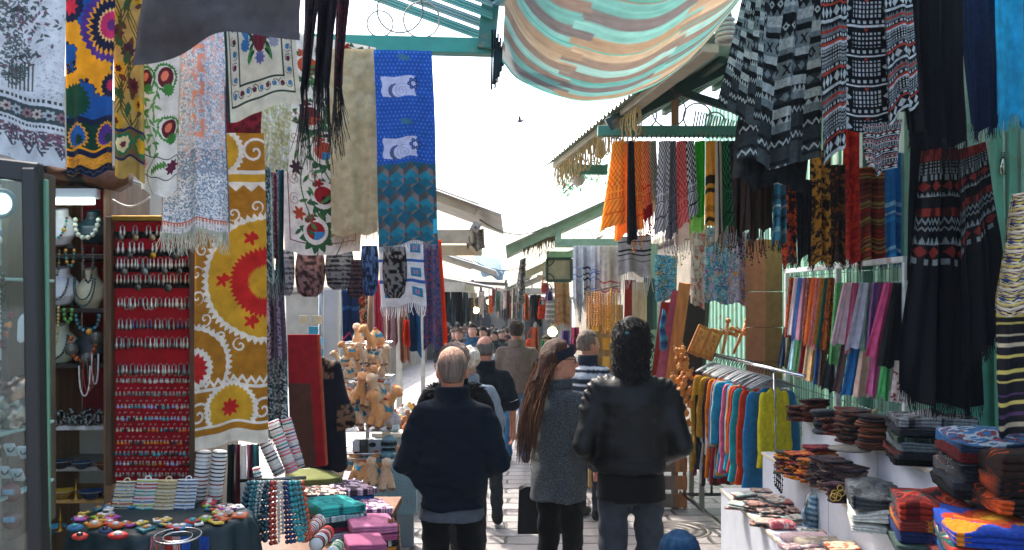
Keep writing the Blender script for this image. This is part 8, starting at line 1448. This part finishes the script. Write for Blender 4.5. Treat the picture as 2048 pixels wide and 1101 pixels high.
# ---------------------------------------------------------------- far street
def street():
    def gable(lab, eave, ridge, Y, dep, col, tcol, beam, name='timber_canopy'):
        t = thing(name, lab, 'canopy', (Wp(beam[1], 500, Y)[0], Y, gz(Y))); a, c = Wp(*eave, Y), Wp(*ridge, Y)
        r = np.linspace(-.15, dep, 140); u = np.linspace(-.02, 1.5, 24); P = (a+(c-a)*u[:, None])[:, None]+np.stack([0*r, r, .05+.012*np.sin(r*75)], 1)[None]; mb = MB(); mb.grid(P, tcol); mb.grid(P[::-1]-np.array((0, 0, .006)), tcol); mb.build('corrugated_roof', TIN, t)
        mb = MB(); mb.bar(a, c+(c-a)*.4, .08, .10, col); mb.build('bargeboard', CREAM, t, smooth=False)
        for dy in (0, dep): mb = MB(); mb.bar(Wp(beam[0], beam[2], Y)+(0, dy, 0), Wp(beam[1], beam[2], Y)+(0, dy, 0), .08, .10, col); mb.build('tie_beam', CREAM, t, smooth=False)
        x = Wp(beam[0], beam[2], Y); mb = MB(); mb.bar(x+(.04, -.03, 0), x+(.04, -.03, (c[2]-a[2])*.45), .06, .06, col, up=(1, 0, 0)); mb.build('strut', CREAM, t, smooth=False)
        for k in range(3): mb = MB(); mb.ring(Wp(beam[0]+(beam[1]-beam[0])*(.3+.25*k), beam[2]-9, Y), .11, .006, '8a9590'); mb.build('scroll_ring', PAINT, t)
        px = beam[1]+10; mb = MB(); p = Wp(px, beam[2], Y); mb.bar((p[0], Y+.1, gz(Y)), p+(0, .1, 0), .08, .08, col, up=(1, 0, 0)); mb.build('post', CREAM, t, smooth=False); return t
    gable('pale green truss canopy on the right, beyond the chequered scarves', (1015, 502), (1205, 416), 10.2, 2.6, '8aa58a', '93a09a', (1110, 1300, 487))
    gable('cream canopy further down on the right, under the pale green one', (1040, 556), (1150, 505), 13.5, 3.0, 'b0a890', 'a9a595', (1085, 1190, 546))
    gable('weathered canopy far down the street on the right', (1008, 588), (1075, 560), 18.0, 4.0, 'a59d8c', '9a9a94', (1030, 1110, 582))
    gable('last small canopy at the far right end of the street', (992, 592), (1040, 568), 24.0, 5.0, '8f8a80', '8f9494', (1005, 1060, 588))
    mb = MB(); E = [Wp(1046+k*6.5, 487+k*-1.5, 10.3) for k in range(11)]; strands(mb, E, 60, .16, .007, ['8a7a5a', 'a59472', '6a5f48'], .4); tag(mb.build('straw_fringe', FAB), 'straw fringe hanging under the eave of the pale green canopy', 'fringe')
    # prayer shawls, amber strings, bags
    for q, pt, Y, lab, m in [(((1146, 492), (1166, 492), (1148, 600), (1168, 605)), p_stripes('b9bcc2', ['5a7fb0', 'b9bcc2', '8fa5c5'], (24, 90), 4.5, .12, 3, (.4, 1)), 9.6, 'white shawl with pale blue stripes, leftmost under the pale green canopy', FAB), (((1164, 492), (1183, 492), (1166, 596), (1186, 600)), p_stripes('b5b8c0', ['1b2a4f', 'b5b8c0'], (24, 90), 5, .14, 5, (.3, 1)), 9.5, 'white shawl with navy stripes', FAB), (((1181, 492), (1202, 492), (1184, 590), (1205, 592)), p_stripes('bcc0c8', ['4a6aa8', 'bcc0c8'], (24, 90), 4.5, .1, 8, (.45, 1)), 9.45, 'white shawl with bright blue stripes beside the cream one', FAB), (((1199, 492), (1240, 492), (1199, 586), (1240, 590)), p_stripes('c2b8ac', ['a8443a', 'c2b8ac'], (40, 90), 2.4, .06, 12, (.55, 1)), 9.35, 'cream shawl with red stripes under the pale green canopy', FAB), (((1236, 475), (1302, 470), (1240, 548), (1306, 552)), p_stripes('a5a19c', ['1b1c20', 'a5a19c'], (50, 60), 1.2, .05, 4, (0, 1)), 8.0, 'white shawl with black stripes and fringe below the orange scarves', FAB), (((1108, 563), (1138, 563), (1110, 648), (1140, 652)), p_stripes('b5875f', ['b59070', 'a8744a'], (30, 60), 2.8, .15, 2, (0, 1)), 11.5, 'peach crocheted cloth under the square green frame', FAB)]:
        hang('prayer_shawl' if 'shawl' in lab else 'crochet_cloth', lab, 'shawl' if 'shawl' in lab else 'cloth', q, pt, Y, amp=.03, nf=1.8, m=m, fringe=(22, .14, .006, ['b9b6b0', 'a5a29c']), group=None)
    f = thing('square_frame', 'dark green square sign frame with corner scrolls and a cream panel', 'sign', Wp(1118, 563, 11.2)); c = Wp(1118, 540, 11.2)
    for a, b in (((1094, 518), (1143, 518)), ((1094, 562), (1143, 562)), ((1094, 518), (1094, 562)), ((1143, 518), (1143, 562))): mb = MB(); mb.bar(Wp(*a, 11.2), Wp(*b, 11.2), .035, .035, '24463a', up=(0, 1, 0)); mb.build('frame_bar', PAINT, f, smooth=False)
    mb = MB(); mb.box(c+(0, .03, 0), (.3, .015, .27), 'b5a98f'); mb.build('panel', CREAM, f, smooth=False); mb = MB()
    for cx, cy in ((1094, 518), (1094, 562)): a = np.linspace(0, PI/2, 8)*(1 if cy == 562 else -1); mb.tube([Wp(cx, cy, 11.17)+(.09*math.cos(t), 0, .09*math.sin(t)) for t in a], .008, '24463a', 5)
    mb.build('corner_scroll', PAINT, f)
    for k in range(12):
        px = 1173+k*5.4; y0 = 588-k*.6+R.uniform(-6, 6); y1 = 664+R.uniform(-14, 22); Y = 8.9+R.uniform(0, .25); beads([Wp(px, y0, Y), Wp(px+R.uniform(-1, 1), (y0+y1)/2, Y), Wp(px+R.uniform(-1, 1), y1, Y), Wp(px+2, (y0+y1)/2, Y+.02), Wp(px+1, y0, Y+.02)], R.uniform(.007, .012), [R.choice(['c07a1c', 'd0902a', 'b06a14', 'b8823a'])], 'amber_string', 'amber bead string in the hanging bunch above the striped sweater man', 'beads', 'hanging amber bead strings')
    mb = MB(); mb.tube([Wp(1168, 586, 8.95), Wp(1240, 572, 8.95)], .008, '5a4a3a', 6); tag(mb.build('bead_rail', WOOD), 'thin rail carrying the amber bead strings', 'rail')
    t = thing('amber_stand', 'pale stand with gilt icons behind the amber bead strings', 'stand', Wp(1215, 690, 9.3)*(1, 1, 0)+(0, 0, gz(9.3))); c = Wp(1212, 650, 9.3); mb = MB(); mb.box((c[0], 9.35, .9), (.36, .05, 1.9), '9a7a4a'); mb.build('stand_board', WOOD, t, smooth=False)
    for k in range(9): mb = MB(); mb.box((c[0]-.11+.11*(k % 3), 9.31, 1.25+.19*(k//3)), (.08, .02, .13), R.choice(['b58a3a', 'a87a2a', '8a5f24', 'c0a25a'])); mb.build('gilt_icon', BRASS, t, smooth=False)
    mb = MB(); mb.sph(Wp(1105, 664, 11.8), .062, 'ffffff', 14, 10); b = thing('lit_bulb', 'glowing warm bulb above the crowd on the right', 'bulb', Wp(1105, 664, 11.8)); mb.build('bulb_glass', WARM, b); mb = MB(); mb.tube([Wp(1105, 656, 11.8), Wp(1105, 640, 11.8), Wp(1107, 600, 11.8)], np.array((.025, .022, .006)), '3a3a3a', 8); mb.build('socket', PLAST, b)
    for k, (px, py, w_, h_, Y, cc, lab) in enumerate([(1084, 622, 20, 34, 11.6, 'a8321c', 'red shoulder bag hanging beside the peach cloth'), (1100, 620, 20, 50, 11.4, '8a7a78', 'striped grey woven bag beside the red one'), (1098, 590, 16, 26, 11.8, '4a2a6a', 'purple bag above the red one'), (1090, 575, 16, 24, 12.0, 'a8402a', 'small coral bag at the top of the bag cluster'), (1062, 690, 24, 36, 12.6, 'a83a1c', 'orange red patterned bag low on the right')]):
        s = Y/F; mb = MB(); v, q = nets(lambda X, Y_, Z: d_loft(X, Y_, Z, [(-.5*h_*s, 0, 0, .42*w_*s, .05), (-.3*h_*s, 0, 0, .5*w_*s, .07), (.2*h_*s, 0, 0, .42*w_*s, .05), (.36*h_*s, 0, 0, .3*w_*s, .02)], 2.6)+.012*(vn3(X, Y_, Z, 14, k)-.5), (-.6*w_*s, -.1, -.55*h_*s), (.6*w_*s, .1, .4*h_*s), .014); col = np.tile(C(cc), (len(v), 1)); col[(frac(v[:, 2]*16) < .3)] = C('c2b8ac') if 'striped' in lab else C(cc)*.7; t = thing('shoulder_bag', lab, 'bag', Wp(px, py+h_/2, Y)); mb.add(v+Wp(px, py, Y), q, col); mb.build('bag_body', FAB, t); mb = MB(); a = np.linspace(0, PI, 9); mb.tube(Wp(px, py-h_*.3, Y)+np.stack([.3*w_*s*np.cos(a), 0*a, .5*h_*s*np.sin(a)], 1), .008, cc, 5); mb.build('strap', FAB, t)
    # hanging garments down both sides
    gl = [(900, 926, 574, 650, 11.8, '15202a', 'black', 'L'), (886, 902, 570, 648, 11.6, '1c3038', 'petrol blue', 'L'), (924, 938, 585, 650, 14.0, '3a4a50', 'slate', 'L'), (936, 948, 590, 645, 17.0, '5a5048', 'taupe', 'L'), (948, 958, 596, 640, 21.0, '2a343a', 'charcoal', 'L'), (1058, 1084, 590, 650, 12.4, '17191f', 'dark navy', 'R'), (1046, 1059, 588, 640, 12.9, 'b0561c', 'orange', 'R'), (1040, 1050, 600, 660, 13.8, '8fa5a8', 'pale grey blue', 'R'), (1034, 1044, 560, 620, 14.5, '7a4a44', 'dusty red', 'R'), (1022, 1034, 575, 640, 15.5, 'a89a8a', 'beige', 'R'), (1012, 1022, 582, 640, 17.5, '6a3a34', 'brown red', 'R'), (1003, 1012, 590, 640, 20.0, '4a5a5a', 'grey green', 'R'), (994, 1003, 592, 636, 23.0, '8a7a6a', 'sand', 'R'), (1060, 1078, 655, 730, 12.2, '9a4a2a', 'terracotta', 'R'), (1078, 1092, 680, 735, 12.0, '2f6a4a', 'green', 'R'), (1038, 1052, 670, 730, 13.4, '8f9a9a', 'silver', 'R'), (1122, 1142, 662, 715, 10.6, '6a4a8a', 'violet', 'R'), (1142, 1160, 655, 700, 10.4, 'b03a5a', 'raspberry', 'R'), (1108, 1124, 690, 730, 11.0, 'b59a2a', 'yellow', 'R')]
    for k, (a, b, y0, y1, Y, cc, nm, sd) in enumerate(gl): hang('hanging_garment', '%s garment hanging on the %s side of the far street' % (nm, 'left' if sd == 'L' else 'right'), 'garment', ((a+2, y0), (b-2, y0), (a, y1), (b, y1)), p_speck(cc, [cc, C(cc)*.7], (20, 40), 2.5, 6, .62, k), Y, amp=.06, nf=1.6, group='garments hanging along the far street')
    for k in range(34):
        Y = R.uniform(19, 36); side = k % 2; px = R.uniform(926, 966) if side == 0 else R.uniform(976, 1030); y0 = R.uniform(572, 598); cc, nm = R.choice([('7a3a34', 'rust red'), ('2a4a5f', 'deep blue'), ('a8824a', 'tan'), ('3a3d42', 'charcoal'), ('b5a596', 'ivory'), ('5a6a5a', 'sage'), ('8a5a6a', 'mauve'), ('c0602a', 'orange'), ('2f6f78', 'teal')]); hang('hanging_garment', '%s garment hanging on the %s at the far end of the street' % (nm, ('left', 'right')[side]), 'garment', ((px-5, y0), (px+5, y0), (px-5.5, y0+R.uniform(26, 44)), (px+5.5, y0+R.uniform(26, 44))), p_speck(cc, [C(cc)*.7, C(cc)*1.25], (10, 20), 3, 5, .6, k), Y, amp=.05, nf=1.3, group='garments at the far end, %s on the %s' % (nm, ('left', 'right')[side]))
    for px, py, Y, lab in [(952, 621, 21, 'small warm bulb glowing over the far crowd, left one'), (978, 604, 26, 'small warm bulb glowing over the far crowd, right one')]: mb = MB(); mb.sph(Wp(px, py, Y), .07, 'ffffff', 10, 8); t = thing('lit_bulb', lab, 'bulb', Wp(px, py, Y)); mb.build('bulb_glass', WARM, t); mb = MB(); mb.tube([Wp(px, py-3, Y), Wp(px, py-30, Y)], .012, '2a2a2a', 5); mb.build('cord', PLAST, t)
    hang('patterned_drape', 'grey and white patterned drape at the corner of the pale green canopy', 'cloth', ((1040, 520), (1052, 515), (1028, 605), (1050, 610)), p_speck('8a8680', ['b5b0aa', '4a4844'], (24, 70), 5, 8), 10.6, amp=.04, nf=1.4)
    # stall goods tables on the right, mid distance
    t = thing('trinket_stall', 'long table of colourful trinkets along the right side of the street', 'table', (.55, 11, gz(11))); xa = Wp(1130, 0, 10)[0]; mb = MB(); mb.box((xa+.35, 11.3, .62), (.75, 3.4, .05), '7a6450'); mb.build('table_top', WOOD, t, smooth=False); mb = MB(); mb.box((xa+.36, 11.3, .2), (.66, 3.2, .75), '3a3a3f'); mb.build('table_skirt', FAB, t, smooth=False)
    for k in range(54):
        s = R.uniform(.03, .07); mb = MB(); mb.lathe([(s*.7, 0), (s, s*.5), (s*.7, s*1.3), (s*.3, s*1.7), (.003, s*1.8)], (xa+R.uniform(.03, .68), 9.7+k*.06, .65), R.choice(['a8321c', 'b5722a', '2f7f8a', '8a2a5a', '3a5a9a', 'b5a58a', '2f6a3a', 'c0a02a', '7a3a24']), 8); tag(mb.build('trinket', PLAST), 'small colourful trinket on the long table on the right', 'trinket', 'trinkets on the long right table')
    # far buildings enclosing the street
    for lab, c, d, cc in [('shaded stone house closing the far end of the street', (-1.6, 46, .45), (9, 5, 2.9), '6a645c'), ('low stone house row behind the left stalls', (-5.2, 38, .4), (2.2, 26, 3.4), '8f8778'), ('low stone house row behind the right stalls', (3.9, 27, 1.1), (2.2, 26, 3.6), '8f8778')]:
        t = thing('stone_house', lab, 'house', (c[0], c[1], gz(c[1]))); mb = MB(); mb.box(c, d, cc, None, .05); mb.build('wall', PLASTER, t, smooth=False)
        mb = MB(); mb.box((c[0], c[1], c[2]+d[2]/2+.08), (d[0]+.2, d[1]+.2, .16), '9a917f', None, .03); mb.build('parapet', PLASTER, t, smooth=False)
        if d[0] > 5:
            for dx in (-2.6, -.1, 2.4): mb = MB(); a = np.linspace(0, PI, 12); pts = [(-.7, 0)]+[(-.7*math.cos(x), 1.9+.7*math.sin(x)) for x in a]+[(.7, 0)]; mb.prism(pts, (c[0]+dx, c[1]-d[1]/2+.05, gz(46)), (1, 0, 0), (0, 0, 1), .12, '15161a'); mb.build('arched_door', WOOD, t, smooth=False)
        else:
            sx = 1 if c[0] < 0 else -1
            for dy in range(-10, 11, 4): mb = MB(); mb.box((c[0]+sx*d[0]/2, c[1]+dy, c[2]+.5), (.08, 1.0, 1.2), '2a3034'); mb.build('window', PAINT, t, smooth=False)
    for k, (Y, xl, xr, lab) in enumerate([(22, 880, 945, 'dark sheet roof over the far left stalls'), (30, 900, 1012, 'dark sheet roof spanning the far street')]):
        a, b = Wp(xl, 560, Y), Wp(xr, 566, Y); mb = MB(); r = np.linspace(0, 6, 80); u = np.linspace(0, 1, 12); P = (a+(b-a)*u[:, None])[:, None]+np.stack([0*r, r, .02*np.sin(r*40)], 1)[None]; t = thing('sheet_roof', lab, 'roof', (a[0], Y, gz(Y))); mb.grid(P, '4a4f52'); mb.build('roof_sheet', TIN, t)
        for x in (a[0], b[0]):
            for dy in (0, 6): mb = MB(); mb.bar((x, Y+dy, gz(Y)-.1), (x, Y+dy, a[2]), .07, .07, '3a3d3f', up=(1, 0, 0)); mb.build('post', PAINT, t, smooth=False)
    mb = MB(); c = Wp(1040, 243, 30); mb.sph(c, (.09, .05, .05), '3a3f48', 10, 7); mb.sph(c+(.09, 0, .03), .032, '3a3f48', 8, 6); 
    for s in (-1, 1): mb.prism([(-.05, 0), (.05, 0), (.02, .16), (-.06, .2)], c+(0, .005*s, .01), (1, 0, 0), (0, s*.6, .8), .012, '2f343c')
    mb.prism([(0, -.02), (-.1, -.04), (-.1, .04), (0, .02)], c+(-.07, 0, 0), (1, 0, 0), (0, 1, 0), .012, '2f343c'); tag(mb.build('bird', FAB), 'small dark bird flying in the white sky', 'bird')
    t = thing('leafy_vine', 'pale leafy vine hanging behind the eave bulbs', 'plant', Wp(1150, 340, 11.5)); mb = MB(); mb.tube([Wp(1215, 330, 11.6), Wp(1170, 345, 11.5), Wp(1130, 385, 11.5), Wp(1115, 400, 11.5)], np.array((.02, .015, .01, .004)), '5a5040', 6); mb.build('stem', WOOD, t); mb = MB()
    for k in range(420):
        u = R.random(); p = Wp(1205-88*u+R.gauss(0, 9), 332+58*u*u+R.gauss(0, 12)+8, 11.5)+(0, R.gauss(0, .12), 0); a = unit((R.gauss(0, 1), R.gauss(0, 1), R.gauss(0, 1))); b = unit(np.cross(a, (.2, .3, .9))); s = R.uniform(.02, .04)
        mb.add([p-a*s, p+b*s*.5, p+a*s, p-b*s*.5], [[0, 1, 2, 3]], R.choice(['6f9a7a', '86ad8a', '5f8a70', '9ab59a']))
    mb.build('foliage', THIN, t)
def haze():                                     # thin haze volume, added to lift the dark tones
    m = bpy.data.materials.new('haze_air'); m.use_nodes = True; N = m.node_tree.nodes; N.remove(N['Principled BSDF']); v = N.new('ShaderNodeVolumePrincipled'); v.inputs['Color'].default_value = (.84, .93, .96, 1); v.inputs['Density'].default_value = .0009; m.node_tree.links.new(v.outputs[0], N['Material Output'].inputs['Volume'])
    mb = MB(); mb.box((0, 350, 1.6), (840, 1140, 9.2), 'ffffff', None, .001); o = mb.build('haze', m, smooth=False); o['kind'] = 'stuff'
# ---------------------------------------------------------------- build
ground(); left_structure(); wall_right(); canopies_right(); street()
shelving(); scarf_grid(); shirts(); ponchos(); goods()
left_textiles(); jewelry(); plush_rack(); left_table()
people_near(); people_mid()
haze()
for o in bpy.data.objects:
    if o.parent is not None and 'category' in o: del o['category']
